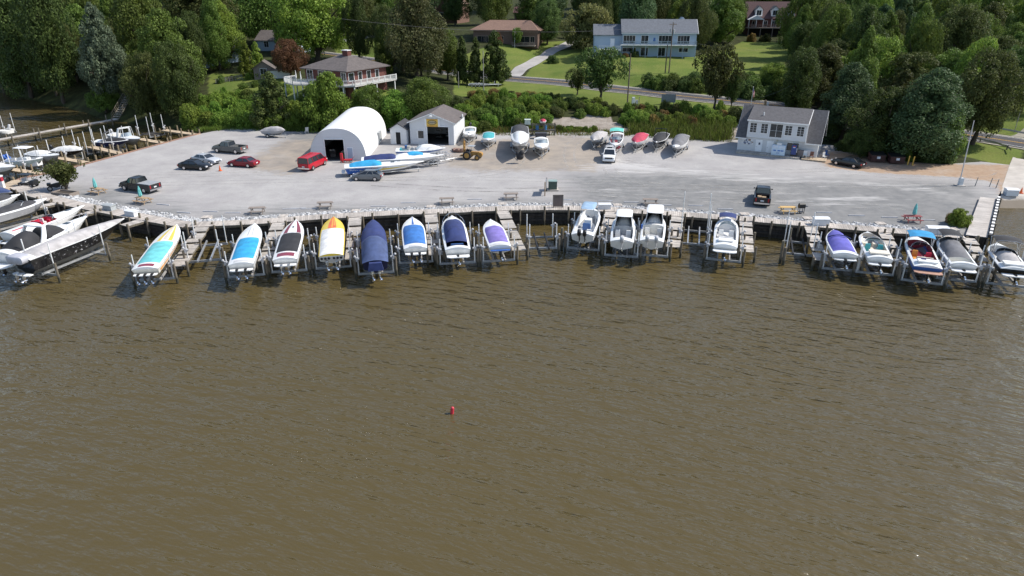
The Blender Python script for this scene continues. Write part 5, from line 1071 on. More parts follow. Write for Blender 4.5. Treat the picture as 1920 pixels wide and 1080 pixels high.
for lb, px, an, mt in (("tan picnic table with turquoise umbrella under the small lot tree", (184,363), -.35, TW1), ("tan picnic table with turquoise umbrella in front of the charcoal pickup", (269,381), -.35, TW1), ("weathered picnic table behind the bow of the azure covered speedboat", (483,400), .12, TW2), ("weathered picnic table behind the flame speedboat", (610,390), .1, TW2), ("weathered picnic table behind the boat with royal blue cover", (838,382), .08, TW2), ("weathered picnic table left of the framed board by the boardwalk", (958,373), .06, TW2), ("weathered picnic table behind the white pilothouse boat", (1219,384), -.06, TW2), ("bright yellow timber picnic table next to the barbecue grill", (1476,399), -.05, TW3), ("dark red picnic table with a teal umbrella at the right end of the boardwalk", (1709,416), -.1, TW4)): picnic(lb, px, an, mt)
for lb, px in (("closed turquoise umbrella in the picnic table under the small lot tree", (182,363)), ("closed turquoise umbrella in the picnic table by the charcoal pickup", (266,380)), ("closed teal umbrella standing in the dark red picnic table", (1711,415))): umbrella(lb, px)
def grill(label, px):
    root = empty("barbecue_grill", P(*px, LZ), .1, label, "grill"); b = MB(); b.box((0,0,.85),(.75,.5,.25)); b.prism([(-.25,.97),(-.22,1.2),(-.05,1.32),(.1,1.3),(.25,1.1),(.25,.97)],-.37,.37,axis='x'); b.build("hood", BLACKPL, root); b = MB()
    for sx in (-.3,.3):
        for sy in (-.2,.2): b.box((sx,sy,.37),(.05,.05,.74))
    b.box((0,0,.2),(.65,.45,.04)); b.box((.55,0,.9),(.3,.45,.04)); b.build("cart", BLACKPL, root)
grill("black covered barbecue grill beside the yellow timber picnic table", (1501,400))
def dockbox(label, px, ang, mt, z=DZ, d=(1.5,.7,.62)):
    root = empty("dock_box", P(*px, z), ang, label, "dock box", "storage boxes along the boardwalk"); b = MB(); b.box((0,0,d[2]*.42),(d[0],d[1],d[2]*.84),taper=.97); b.build("body", mt, root); b = MB(); b.prism([(-d[1]*.54,d[2]*.84),(-d[1]*.54,d[2]*.92),(-.1,d[2]*1.08),(d[1]*.5,d[2]*1.02),(d[1]*.54,d[2]*.84)],-d[0]*.52,d[0]*.52,axis='x'); b.build("lid", mt, root)
DBW = M("white fibreglass box", (.7,.71,.72), .45, var=.06, dirt=(.5,.5,.48)); DBG = M("grey fibreglass box", (.36,.38,.38), .5, var=.1)
for lb, px, an, mt, d in (("white dock box near the bow of the black hulled speedboat", (248,404), -.4, DBW, (1.6,.75,.66)), ("grey dock box left of the white one on the slanting boardwalk", (206,393), -.4, DBG, (1.5,.75,.66)), ("white dock box behind the pale blue hardtop boat", (1133,391), 0, DBW, (1.5,.7,.65)), ("white hip lidded dock box behind the violet covered boat", (1538,421), -.05, DBW, (1.7,.9,.85)), ("long white dock box behind the boat with the bright blue canopy", (1755,438), -.12, DBW, (2.2,.9,.8))): dockbox(lb, px, an, mt, d=d)
# steps from gravel to piers
for i, (x, y) in enumerate(((388,411),(531,409),(668,399),(808,391),(942,386),(1158,388),(1276,396),(1396,405),(1514,413),(1650,423),(1786,434))):
    p = P(x, y, LZ); b = MB(); planks(b, (-.55,0,0), (.55,0,0), 1.0, .32, .32, .18); b.box((0,0,.14),(1.0,.9,.26)); o = b.build("wooden_step", DECKW, fix=False); o.location = p
    setp(o, "low plank step bridging the rocks from gravel to boardwalk", "step", "plank steps behind the piers")
# wheel stops
WST = M("concrete wheel stop", (.42,.42,.43), .9, var=.15); wsp = [(306,384,-.25),(345,399,-.2),(395,397,-.1),(437,399.5,.02),(545,392,.1),(580,392,.1),(560,391,.1),(710,387,.06),(766,380.5,.06),(890,374,.06),(1060,375,0),(1135,377,-.03),(1184,379.5,-.03),(1245,385,-.05),(1305,386,-.05),(1360,392.5,-.06),(1545,399,-.05),(1606,404.5,-.06),(1668,408,-.06),(1738,413,-.06)]
pr_ = None
for x, y, a in wsp:
    if pr_ is None:
        b = MB(); b.prism([(-.09,0),(-.07,.1),(.07,.1),(.09,0)],-.95,.95,axis='x'); pr_ = b.build("wheel_stop", WST); o = pr_; setp(o, "low grey wheel stop bar lying on the gravel along the boardwalk", "wheel stop", "wheel stops on the gravel")
    else: o = pr_.copy(); COL.objects.link(o)
    o.location = P(x, y, LZ+.0); o.rotation_euler = (0,0,a)
# transformer, board, edge-on sign
root = empty("transformer_box", P(1036,356,LZ), 0, "dark green electrical cabinet on a pad in the middle of the gravel", "electrical box"); b = MB(); b.box((0,0,.08),(1.6,1.4,.16)); b.build("pad", CONC, root); b = MB(); b.box((0,0,.7),(1.15,.9,1.1)); b.build("cabinet", M("dark green cabinet paint", (.05,.085,.07), .5), root); b = MB(); b.box((0,-.02,1.29),(1.22,1.0,.08)); b.build("lid", M("grey green lid", (.22,.3,.27), .4), root)
root = empty("sign_board", P(1023,363,LZ), R(82), "sign board on a brown post seen edge on beside the green electrical cabinet", "sign"); b = MB(); b.box((0,0,1.25),(2.2,.1,1.2)); b.build("panel", M("grey sign back", (.2,.21,.23), .6), root)
for x in (-1.1,1.1): box1("post", (x,0,.95), (.14,.14,1.9), TW1 if x < 0 else PILE, root)
root = empty("notice_board", P(1046,389,DZ), .02, "brown framed information board standing on the boardwalk", "notice board"); b = MB(); b.box((0,0,.85),(1.15,.06,1.35)); b.build("panel", M("brown faded panel", (.17,.13,.115), .6, var=.25, scale=1), root); b = MB()
for x in (-.6,.6): b.box((x,0,.8),(.12,.12,1.65))
b.box((0,0,1.6),(1.3,.12,.1)); b.box((0,0,.15),(1.2,.1,.1)); b.build("frame", TW2, root)
# flagpole without flag, box, bollards, cone
root = empty("flagpole", P(1798,348,LZ), 0, "tall thin pale pole rising from a grey box at the right end of the gravel", "pole"); b = MB(); h = zat(226, P(1798,348,LZ).y)-LZ; b.cyl((0,0,0),(-.35,0,h),.09,.05,8); b.build("pole", M("pale grey pole", (.5,.48,.47), .5), root); b = MB(); b.box((.12,0,.55),(.5,.45,1.1)); b.build("meter_box", M("light grey box", (.55,.58,.6), .5), root); b = MB(); b.box((0.1,0,.05),(1.2,.9,.1)); b.build("pad", CONC, root)
for x, y in ((1828,349),(1855,350),(1867,353)):
    b = MB(); b.cyl((0,0,0),(.12,0,1.25),.06,.05,7); o = b.build("fence_post", M("grey post", (.22,.22,.21), .8)); o.location = P(x, y, LZ); setp(o, "short leaning grey metal post in the dirt left of the boat ramp", "post", "posts beside the boat ramp")
for x, y in ((1701.5,309),(1710.5,310)):
    b = MB(); b.cyl((0,0,0),(.05,0,1.35),.1,.1,9); b.ball((.05,0,1.35),.1,nu=9,nv=4); o = b.build("bollard", M("yellow bollard paint", (.6,.36,.06), .6, var=.2)); o.location = P(x, y, LZ); setp(o, "yellow steel bollard beside the brown dumpsters", "bollard", "yellow bollards")
DUMP = M("dark red brown dumpster", (.06,.022,.02), .6, var=.3, dirt=(.03,.018,.015)); 
for lb, px, an in (("dark red brown dumpster with white notice, left of the pair under the trees", (1642,303), -.12), ("dark red brown dumpster with white notice, right of the pair beside the yellow bollards", (1678,306), -.14)):
    root = empty("dumpster", P(*px, LZ), an, lb, "dumpster", "dumpsters under the trees"); b = MB(); b.prism([(-.75,.15),(-.85,1.15),(.85,1.45),(.75,.15)],-1.05,1.05,axis='x'); b.build("bin", DUMP, root); b = MB(); b.prism([(-.88,1.16),(-.88,1.22),(.88,1.52),(.88,1.46)],-1.1,1.1,axis='x'); b.build("lid", BLACKPL, root); b = MB(); b.box((0,-.835,.85),(.5,.03,.42),rx=-.1); b.build("notice", PLATE, root); b = MB(); b.box((-1.12,0,.7),(.1,.9,.2)); b.box((1.12,0,.7),(.1,.9,.2)); b.build("fork_pocket", DUMP, root)
CONEM = M("orange cone plastic", (.7,.13,.03), .5)
for lb, px in (("orange traffic cone beside the white box at the top of the boat ramp", (1914,362)), ("orange traffic cone between the silver sedan and the red sedan", (413,320))):
    b = MB(); b.cyl((0,0,.03),(0,0,.8),.2,.03,10); b.box((0,0,.02),(.5,.5,.04)); o = b.build("traffic_cone", CONEM); o.location = P(px[0], px[1], LZ+.04 if px[0] < 1900 else 1.35); setp(o, lb, "traffic cone", "orange traffic cones")
dockbox("white and grey box on the concrete at the head of the boat ramp", (1894,366), -.15, DBW, 1.25, (1.5,1.0,.9))
# buoy, gulls
b = MB(); b.cyl((0,0,-.3),(.06,0,.42),.13,.13,12); b.ball((.06,0,.42),.13,nu=12,nv=6); root = b.build("mooring_buoy", M("red buoy plastic", (.5,.03,.05), .35, var=.15), smooth=50); root.location = P(847,775,0); setp(root, "small red cylinder buoy alone on the open water", "buoy")
# golf cart and grill items at the left
root = empty("utility_cart", P(55,350,LZ), -.15, "black open frame utility cart parked at the left tip of the gravel", "cart"); b = MB(); b.box((0,0,.5),(2.4,1.1,.25)); b.box((.95,0,.8),(.6,1.1,.4),taper=.85); b.build("body", BLACKPL, root); b = MB()
for sx, sy in ((-.7,-.5),(-.7,.5),(.6,-.5),(.6,.5)): b.tube([(sx,sy,.6),(sx*.9,sy*.95,1.75)], .03, 5)
b.box((-.05,0,1.78),(1.7,1.15,.06)); b.build("roof_frame", BLACKPL, root); b = MB(); b.box((-.2,0,.8),(.5,1.0,.2)); b.box((-.45,0,1.05),(.12,1.0,.45)); b.build("seat", GREYV, root)
for sx in (-.8,.8):
    for sy in (-.5,.5): wheel(root, sx, sy, .28, .2)
root = empty("motorcycle", P(107,357,LZ), .5, "dark motorcycle parked under the small lot tree", "motorcycle"); b = MB(); rows = []
for x, z0, z1, w in ((-.85,.65,.85,.1),(-.4,.55,.95,.2),(.1,.4,1.05,.2),(.45,.5,1.1,.18),(.7,.8,1.25,.3),(.8,.85,1.15,.25)): rows.append([(x,-w,z0),(x,-w*.8,z1),(x,w*.8,z1),(x,w,z0)])
b.loft(rows); b.box((-.75,0,.95),(.45,.75,.3)); b.build("body", BLACKPL, root, smooth=30); b = MB(); b.tube([(.5,-.4,1.2),(.55,0,1.15),(.5,.4,1.2)], .03, 5); b.tube([(.55,0,1.15),(.85,0,.35)], .05, 5); b.build("handlebar", CHROME, root); wheel(root,.85,0,.33,.16); wheel(root,-.75,0,.33,.2)
root = empty("planter_box", P(123,366,LZ), -.3, "low grey timber planter box around the foot of the small lot tree", "planter"); b = MB(); b.box((0,-.7,.25),(3.2,.12,.5)); b.box((0,.7,.25),(3.2,.12,.5)); b.box((-1.55,0,.25),(.12,1.3,.5)); b.box((1.55,0,.25),(.12,1.3,.5)); b.build("frame", TW2, root); b = MB(); b.box((0,0,.2),(2.9,1.2,.3)); b.build("soil", M("dark soil", (.05,.04,.03), 1), root)
root = empty("fuel_pump", P(5,352,1.8), 0, "red and white fuel pump on the corner deck at the left edge", "fuel pump"); b = MB(); b.box((0,0,.5),(.6,.45,1.0)); b.build("base", DBW, root); b = MB(); b.box((0,-.02,1.25),(.62,.44,.6)); b.build("panel", M("red pump panel", (.4,.02,.04), .5), root); b = MB(); b.box((0,0,1.65),(.66,.5,.2)); b.build("cap", DBW, root)
# yellow backhoe tractor
root = empty("tractor", P(884,298,LZ), -.22, "old rusty yellow tractor with a tall mast behind its seat", "tractor"); YT = M("rusty yellow tractor paint", (.36,.20,.05), .75, var=.3, dirt=(.16,.07,.03), dscale=2)
b = MB(); b.box((.75,0,.95),(1.6,.65,.55),taper=.9); b.box((-.3,0,.75),(1.2,.55,.5)); b.cyl((1.5,-.45,.8),(1.5,.45,.8),.42,.38,12); b.build("body", YT, root); b = MB(); b.box((-.45,0,1.15),(.5,.55,.12)); b.box((-.68,0,1.4),(.1,.5,.45)); b.build("seat", BLACKPL, root)
b = MB(); b.box((-1.15,-.3,1.7),(.16,.16,2.2)); b.box((-1.15,.3,1.7),(.16,.16,2.2))
for k in range(4): b.box((-1.15,0,1.0+.55*k),(.14,.6,.12))
b.box((-1.5,0,.5),(.7,1.2,.12)); b.tube([(-1.15,0,2.7),(-1.2,0,3.2)], .07, 6); b.build("mast", YT, root); b = MB(); b.tube([(-.2,-.5,.9),(.0,-.5,2.1)],.03,5); b.tube([(-.2,.5,.9),(.0,.5,2.1)],.03,5); b.box((.05,0,2.13),(1.1,1.1,.06)); b.build("canopy", M("grey canopy sheet", (.3,.32,.34), .6), root)
YRIM = M("yellow rim", (.42,.24,.06), .6)
for sy in (-.75,.75): wheel(root,-.55,sy,.7,.36,YRIM); wheel(root,1.15,sy,.42,.24,YRIM)
def stack(name, label, cat, px, fn, z=LZ, rz=0, group=None):
    root = empty(name, P(*px, z), rz, label, cat, group); fn(root); return root
root = empty("rubble_pile", P(865,284,LZ), 0, "heap of red brown scrap blocks behind the rusty tractor", "scrap"); b = MB()
for k in range(16): b.box((rnd.uniform(-1.4,1.4),rnd.uniform(-.8,.8),rnd.uniform(.1,.5)),(rnd.uniform(.3,.9),rnd.uniform(.3,.6),rnd.uniform(.15,.4)),rz=rnd.random()*3,rx=rnd.uniform(-.3,.3))
setp(root, None); b.build("blocks", M("scrap block", (.24,.15,.12), .9, var=.3, island=.5), root)
# rack with small boats and barrels behind the bowrider
rp = P(1008,253,LZ); root = empty("storage_rack", rp, 0, "timber storage rack holding a small red boat beside the tall white cruiser", "rack"); b = MB()
for x in (-3.2,-1,1.2,3.2):
    for y in (-.6,.6): b.box((x,y,1.1),(.14,.14,2.2))
for zz in (.9,1.95):
    for y in (-.6,.6): b.box((0,y,zz),(6.8,.1,.14))
b.build("frame", PILE, root); b = MB(); b.box((0,0,1.0),(6.4,1.1,.05)); b.build("shelf", DARKW, root)
o = Boat("small upturned red and white dinghy on top of the storage rack", (1016.8,241), (1016.2,235.5), 3.85, 1.2, .5, .1, 2.4, group=None, name="dinghy", L=2.6, hull=WHITE); o.cover(REDC,.05,.95,.9,.25,61); o.root.location = (rp.x+1.0, rp.y+1.0, LZ+2.1); o.root.rotation_euler = (0,0,R(-92))
b = MB(); b.box((0,0,.4),(1.1,.9,.8),taper=.9); b.box((0,0,.84),(1.2,1.0,.08)); o = b.build("storage_crate", M("pale green plastic crate", (.5,.56,.48), .5)); o.location = (rp.x-1.9, rp.y, LZ+2.02); setp(o, "pale green crate on top of the storage rack", "crate")
for x, lb in ((-.1,"blue plastic barrel on the rack shelf, left of the two"), (1.4,"blue plastic barrel on the rack shelf, right of the two")):
    b = MB(); b.cyl((0,0,0),(0,0,.9),.3,.3,14); b.cyl((0,0,.28),(0,0,.33),.32,.32,14); b.cyl((0,0,.6),(0,0,.65),.32,.32,14); o = b.build("barrel", M("blue barrel plastic", (.04,.17,.36), .45)); o.location = (rp.x+x, rp.y-.2, LZ+1.03); setp(o, lb, "barrel", "blue barrels")
b = MB(); b.box((0,0,.5),(2.0,1.2,1.0)); b.box((0,0,1.03),(2.1,1.3,.06)); o = b.build("cargo_box", M("dark grey box", (.06,.06,.07), .6)); o.location = P(1014,259.5,LZ); setp(o, "large dark grey box on the ground under the storage rack", "box")
# adirondack chair, fuel cans
root = empty("lawn_chair", P(575,250,LZ), 2.2, "white plastic lawn chair alone at the foot of the trees", "chair"); b = MB(); b.box((0,0,.42),(.6,.6,.05),ry=.1); b.build("seat", WHV, root); b = MB(); b.box((-.35,0,.8),(.06,.6,.85),ry=-.3); b.build("backrest", WHV, root)
for sx in (-.25,.27):
    for sy in (-.27,.27): box1("leg", (sx,sy,.2),(.06,.06,.4),WHV,root)
root = empty("fuel_tank", P(641.5,305,LZ), 0, "upright red portable fuel tank at the mouth of the arched shed", "fuel tank"); b = MB(); b.box((0,0,.75),(.4,.4,1.5),taper=.85); b.build("tank", M("bright red tank", (.55,.02,.03), .4), root); wheel(root,0,-.22,.15,.08); wheel(root,0,.22,.15,.08)
root = empty("hand_cart", P(653,304,LZ), .2, "low red hand cart with white wheels beside the upright red fuel tank", "cart"); b = MB(); b.box((0,0,.35),(1.3,.6,.25)); b.tube([(.6,0,.4),(1.0,0,.9)],.03,5); b.build("tray", M("bright red tank", (.55,.02,.03), .4), root)
for sx in (-.45,.45):
    for sy in (-.33,.33): wheel(root,sx,sy,.18,.08,WHV)
# ---------------------------------------------------------------- buildings
SIDW = M("white vinyl siding", (.62,.63,.64), .6, var=.05, scale=1, bump=.25, bscale=1, stretch=(.2,.2,9), dirt=(.5,.5,.49), dscale=.3, damt=.4)
SIDG = M("pale grey blue siding", (.34,.43,.52), .65, var=.06, stretch=(.2,.2,9), bump=.25, bscale=1)
SHG = M("grey shingles", (.098,.094,.098), .9, var=.22, scale=3, bump=.4, bscale=8, dirt=(.065,.06,.06), dscale=.25, damt=.6)
SHD = M("dark shingles", (.045,.045,.05), .9, var=.25, scale=3, bump=.4, bscale=8)
SHB = M("brown shingles", (.2,.122,.09), .9, var=.16, scale=2, bump=.4, bscale=8, dirt=(.15,.09,.07), dscale=.3)
SHT = M("weathered brown grey shingles", (.115,.098,.092), .9, var=.2, scale=2, bump=.4, bscale=8, dirt=(.08,.07,.07), dscale=.3)
SHBL = M("blue grey shingles", (.13,.14,.16), .9, var=.14, scale=2, bump=.4, bscale=8)
BRICK = M("red brick", (.125,.045,.036), .9, var=.22, scale=6, bump=.4, bscale=14, stretch=(1,1,3))
TRIM = M("white trim", (.74,.74,.73), .55, var=.05); SHADEIN = M("painted interior shade", (.012,.012,.013), .9, var=.4); DOORW = M("white door", (.8,.81,.82), .5, var=.05); WDECK = M("white deck railing", (.68,.68,.66), .55, var=.07)
def window(par, x, z, w, h, y, mull=1, ax='x', fr=TRIM, sgn=-1, name="window", gl=None, bars=0):
    """opening in a wall lying along local x at depth y (facing sgn*y) or along y (ax='y') at depth y on x"""
    def c(u, d, zz): return (u, y+sgn*d, zz) if ax == 'x' else (y+sgn*d, u, zz)
    def dm(a, d, e): return (a, d, e) if ax == 'x' else (d, a, e)
    b = MB(); b.box(c(x, .012, z+h/2), dm(w, .03, h)); o = b.build(name, gl or GLASS, par); b = MB(); t = .09
    b.box(c(x, .035, z-t/2), dm(w+2*t, .08, t)); b.box(c(x, .035, z+h+t/2), dm(w+2*t, .08, t))
    for s in (-1, 1): b.box(c(x+s*(w/2+t/2), .035, z+h/2), dm(t, .08, h))
    for k in range(1, mull+1): b.box(c(x-w/2+w*k/(mull+1), .04, z+h/2), dm(.045, .05, h))
    for k in range(1, bars+1): b.box(c(x, .04, z+h*k/(bars+1)), dm(w, .05, .03))
    b.build("frame", fr, o); return o
def gable_roof(par, x0, x1, y0, y1, ze, zr, mt, ov=.35, axis='x', th=.14, name="roof", trim=TRIM, ridge=None):
    b = MB()
    if axis == 'x':
        ym = (y0+y1)/2 if ridge is None else ridge
        for (ya, s) in ((y0, -1), (y1, 1)):
            sl = (zr-ze)/abs(ym-ya); yo = ya+s*ov; zo = ze-sl*ov
            b.prism([(yo, zo), (ym, zr), (ym, zr+th), (yo, zo+th)], x0-ov, x1+ov, axis='x')
    else:
        xm = (x0+x1)/2 if ridge is None else ridge
        for (xa, s) in ((x0, -1), (x1, 1)):
            sl = (zr-ze)/abs(xm-xa); xo = xa+s*ov; zo = ze-sl*ov
            b.prism([(xo, zo), (xm, zr), (xm, zr+th), (xo, zo+th)], y0-ov, y1+ov, axis='y')
    return b.build(name, mt, par)
def walls_gable(par, x0, x1, y0, y1, ze, zr, mt, axis='x', name="wall"):
    b = MB()
    if axis == 'x': b.prism([(y0,-.6),(y1,-.6),(y1,ze),((y0+y1)/2,zr-.02),(y0,ze)], x0, x1, axis='x')
    else: b.prism([(x0,-.6),(x1,-.6),(x1,ze),((x0+x1)/2,zr-.02),(x0,ze)], y0, y1, axis='y')
    return b.build(name, mt, par)
def hip_roof(par, x0, x1, y0, y1, ze, zr, mt, ov=.6, inset=None, name="roof"):
    x0 -= ov; x1 += ov; y0 -= ov; y1 += ov; ins = inset or (y1-y0)/2*.95; ym = (y0+y1)/2; b = MB(); e = [(x0,y0,ze),(x1,y0,ze),(x1,y1,ze),(x0,y1,ze)]; r = [(x0+ins,ym,zr),(x1-ins,ym,zr)]
    b.face([e[0],e[1],r[1],r[0]]); b.face([e[1],e[2],r[1]]); b.face([e[2],e[3],r[0],r[1]]); b.face([e[3],e[0],r[0]]); b.face([(p[0],p[1],ze-.16) for p in e]); 
    for i in range(4): a, c = e[i], e[(i+1)%4]; b.face([a,(a[0],a[1],ze-.16),(c[0],c[1],ze-.16),c])
    return b.build(name, mt, par)
def railing(par, pts, h=1.0, mt=WDECK, step=.18, name="railing", post=1.8):
    b = MB()
    for a, c in zip(pts[:-1], pts[1:]):
        a, c = Vector(a), Vector(c); L_ = (c-a).length; d = (c-a)/L_
        b.tube([a+Vector((0,0,h)), c+Vector((0,0,h))], .06, 4); b.tube([a+Vector((0,0,.12)), c+Vector((0,0,.12))], .045, 4)
        for k in range(int(L_/step)+1): p = a+d*(k*step); b.box((p.x,p.y,p.z+h/2), (.05,.05,h-.1))
        for k in range(int(L_/post)+2): p = a+d*min(L_, k*post); b.box((p.x,p.y,p.z+h/2+.03), (.13,.13,h+.1))
    return b.build(name, mt, par)
def flagm(par, w, h, name="flag"):
    b = MB(); rows = [[(.06*math.sin(3*u+v), w*u*.35, -w*.6*u-h*v) for u in np.linspace(0,1,7)] for v in np.linspace(0,1,8)]
    b.grid(rows, mf=lambda j, k: 2 if (j < 4 and k < 3) else (j % 2)); return b.build(name, [M("flag red", (.45,.03,.05), .8), M("flag white", (.7,.7,.7), .8), M("flag blue", (.03,.05,.2), .8)], par)

# --- office
def office():
    a, c = P(1381,283,LZ), P(1530,298,LZ); d = c-a; Wd = d.length; ang = math.atan2(d.y, d.x); D = 7.8; ZE, ZR, ZD = 2.75, 7.0, 5.35
    root = empty("office_building", a, ang, "white two storey marina office with a long shed dormer and grey shingle roof", "office building")
    walls_gable(root, 0, Wd, 0, D, ZE, ZR, SIDW)
    x0, x1 = 1.35, Wd-2.05; ym = D/2
    b = MB(); b.prism([(-.42,ZE-.15),(ym-.05,ZE-.15),(ym-.05,ZR-.05),(-.42,ZD)], x0, x1, axis='x'); b.build("dormer", SIDW, root)
    b = MB()
    sl = (ZR-ZE)/ym
    for (xa, xb) in ((-.4, x0), (x1, Wd+.4)): b.prism([(-.45,ZE-sl*.45+.02),(ym,ZR),(ym,ZR+.14),(-.45,ZE-sl*.45+.16)], xa, xb, axis='x')
    b.prism([(D+.45,ZE-sl*.45),(ym+.001,ZR),(ym+.001,ZR+.14),(D+.45,ZE-sl*.45+.14)], -.4, Wd+.4, axis='x'); b.build("roof", SHG, root)
    b = MB(); b.prism([(-.8,ZD+.02),(ym+.05,ZR+.06),(ym+.05,ZR+.2),(-.8,ZD+.15)], x0-.12, x1+.12, axis='x'); b.build("dormer_roof", SHG, root)
    b = MB(); b.box(((x0+x1)/2,-.83,ZD+.05),(x1-x0+.3,.06,.2))
    for xx, w_ in ((-.41,0),(Wd+.41,0)):
        for s, ya in ((1,-.45),(-1,D+.45)): 
            yy0, zz0 = ya, ZE-sl*.45; b.prism([(yy0,zz0-.05),(ym,ZR-.05),(ym,ZR+.1),(yy0,zz0+.1)], xx-.03, xx+.03, axis='x')
    b.box(((x1+Wd)/2+.2,-.47,ZE-.42),(Wd-x1+.45,.06,.16)); b.box((x0/2-.2,-.47,ZE-.42),(x0+.45,.06,.16))
    for xx in (x1+.1,): b.prism([(-.8,ZD-.1),(ym,ZR),(ym,ZR+.12),(-.8,ZD+.1)], xx+.02, xx+.1, axis='x'); b.prism([(-.47,ZE-.3),(-.35,ZE-.3),(-.62,ZD),(-.8,ZD)], xx-.08, xx+.06, axis='x')
    b.build("trim", TRIM, root)
    for x in [x0+(x1-x0)*q for q in (.10,.29,.70,.90)]: window(root, x, 3.45, 1.0, 1.5, -.42, 1, bars=3)
    window(root, x0+(x1-x0)*.495, 2.95, 1.9, 2.1, -.42, 1, bars=1, name="picture_window")
    for x in (.275*Wd, .415*Wd): b = MB(); b.box((x,-.03,1.17),(1.05,.06,2.1)); o = b.build("door", DOORW, root); b = MB(); b.ball((x-.38,-.09,1.1),.06,nu=6,nv=4); b.build("handle", ALU, o)
    b = MB(); b.box((.28*Wd,-.075,1.6),(.28,.02,.36)); b.build("door_notice", M("dark notice", (.05,.06,.1), .5), root)
    window(root, .695*Wd, .95, 1.75, 1.25, 0, 1)
    b = MB(); r = random.Random(3)
    b.box((1.55,-.04,1.75),(1.9,.05,.95)); o = b.build("poster_board", PLATE, root); b = MB()
    for k in range(12): b.box((.7+1.7*r.random(),-.07,1.4+.75*r.random()),(r.uniform(.12,.4),.012,r.uniform(.1,.3)),m=k%3)
    b.build("poster", [M("poster grey", (.25,.25,.26), .6), M("poster brown", (.3,.2,.14), .6), M("poster blue", (.1,.14,.25), .6)], o)
    b = MB(); b.box((.49*Wd,-.06,1.75),(.4,.12,.55)); b.box((.495*Wd,-.05,2.35),(.3,.1,.3)); b.build("meter", M("beige meter box", (.5,.48,.4), .6), root)
    # side gable facing right
    for y, z, w, h in ((2.6,1.0,1.0,1.2),(5.2,1.0,1.0,1.2),(3.9,3.9,1.1,1.4)): window(root, y, z, w, h, Wd, 0, 'y', sgn=1)
    b = MB(); b.cyl((x0+2.1,.9,6.0),(x0+2.1,.9,6.6),.09,.09,8); b.build("vent_pipe", TRIM, root)
    # porch
    b = MB(); planks(b, (.2,-.95,0), (10.2,-.95,0), 1.9, .28, .28, .2); b.box((5.2,-.95,.1),(9.9,1.7,.2)); o = b.build("porch", DECKG, root, fix=False)
    b = MB(); planks(b, (10.5,-1.0,0), (Wd+1.6,-1.0,0), 2.1, .22, .22, .2); b.box(((10.5+Wd+1.6)/2,-1.0,.07),(Wd-9.0,1.9,.14)); b.build("step_deck", DECKT, root, fix=False)
    fr = lambda x, y, z: root.matrix_basis @ Vector((x, y, z))
    def loc(o, x, y, z): bpy.context.view_layer.update(); o.location = root.matrix_world @ Vector((x, y, z)); o.rotation_euler = (0,0,ang)
    ice = empty("ice_chest", (0,0,0), 0, "white ice merchandiser chest standing on the office porch", "ice chest"); loc(ice, .54*Wd, -1.0, .3)
    b = MB(); b.prism([(-.5,0),(-.5,1.15),(-.25,1.55),(.4,1.55),(.4,0)],-1.05,1.05,axis='x'); b.build("body", M("pale blue white enamel", (.55,.66,.75), .4, var=.05), ice); b = MB()
    for s in (-.5,.5): b.box((s,-.4,1.34),(.86,.04,.42),rx=-.56)
    b.build("door", DBW, ice); b = MB(); b.box((0,-.15,1.75),(.75,.1,.35)); b.build("sign", DBW, ice)
    b = MB()
    for s in (-.55,.1,.6): b.box((s,-.515,.75),(.42,.012,.2))
    b.build("label_band", M("blue ice lettering", (.08,.2,.5), .5), ice)
    cu = bpy.data.curves.new("lettering", 'FONT'); cu.body = "ICE"; cu.size = .34; cu.align_x = 'CENTER'; cu.materials.append(M("blue ice lettering", (.08,.2,.5), .5)); o = text_mesh(cu); o.parent = ice; o.location = (0,-.53,.25); o.rotation_euler = (R(90),0,0)
    vm = empty("vending_machine", (0,0,0), 0, "dark blue drinks vending machine with a round red and white emblem on the office porch", "vending machine"); loc(vm, .73*Wd, -.75, .3)
    b = MB(); b.box((0,0,.95),(1.0,.8,1.9)); b.build("cabinet", M("vending black", (.02,.02,.025), .4), vm); b = MB(); b.box((-.06,-.405,1.05),(.78,.03,1.55)); f = b.build("front_panel", M("vending blue", (.02,.05,.2), .3), vm)
    b = MB(); n = 24
    for h_, (a0, a1) in enumerate(((.25,math.pi-.25),(math.pi+.25,2*math.pi-.25),)):
        b.face([( -.06+.2*math.cos(a0+(a1-a0)*k/n), -.43, 1.45+.2*math.sin(a0+(a1-a0)*k/n)) for k in range(n+1)], m=h_)
    b.face([(-.25,-.427,1.5),(.13,-.427,1.5),(.13,-.427,1.4),(-.25,-.427,1.4)], m=2); b.build("emblem", [M("emblem red", (.5,.03,.05), .4), M("emblem blue", (.05,.15,.5), .4), PLATE], vm); b = MB(); b.box((.4,-.42,1.0),(.12,.04,.7)); b.build("coin_panel", GREYMOTOR, vm)
    def chair(label, x, y, mt, rz=0.0, z=.26):
        ch = empty("porch_chair", (0,0,0), 0, label, "chair", "chairs by the office"); loc(ch, x, y, z); ch.rotation_euler[2] += rz
        b = MB(); b.box((0,0,.42),(.55,.5,.06)); b.build("seat", mt, ch); b = MB(); b.box((0,.24,.75),(.55,.06,.65)); b.build("backrest", mt, ch)
        for sx in (-.24,.24):
            for sy in (-.22,.22): box1("leg", (sx,sy,.2),(.05,.05,.4),mt,ch)
    chair("white plastic chair on the office porch right of the vending machine", 13.0*Wd/15, -1.0, WHV)
    chair("brown wooden chair at the front corner of the office porch", 14.2*Wd/15, -1.2, M("brown chair wood", (.2,.09,.06), .7))
    chair("white plastic chair beside the sunlit side wall of the office, in front", Wd+1.2, .6, WHV, 1.0, 0)
    chair("blue plastic chair beside the sunlit side wall of the office, behind", Wd+1.4, 2.2, BLUEV, 1.0, 0)
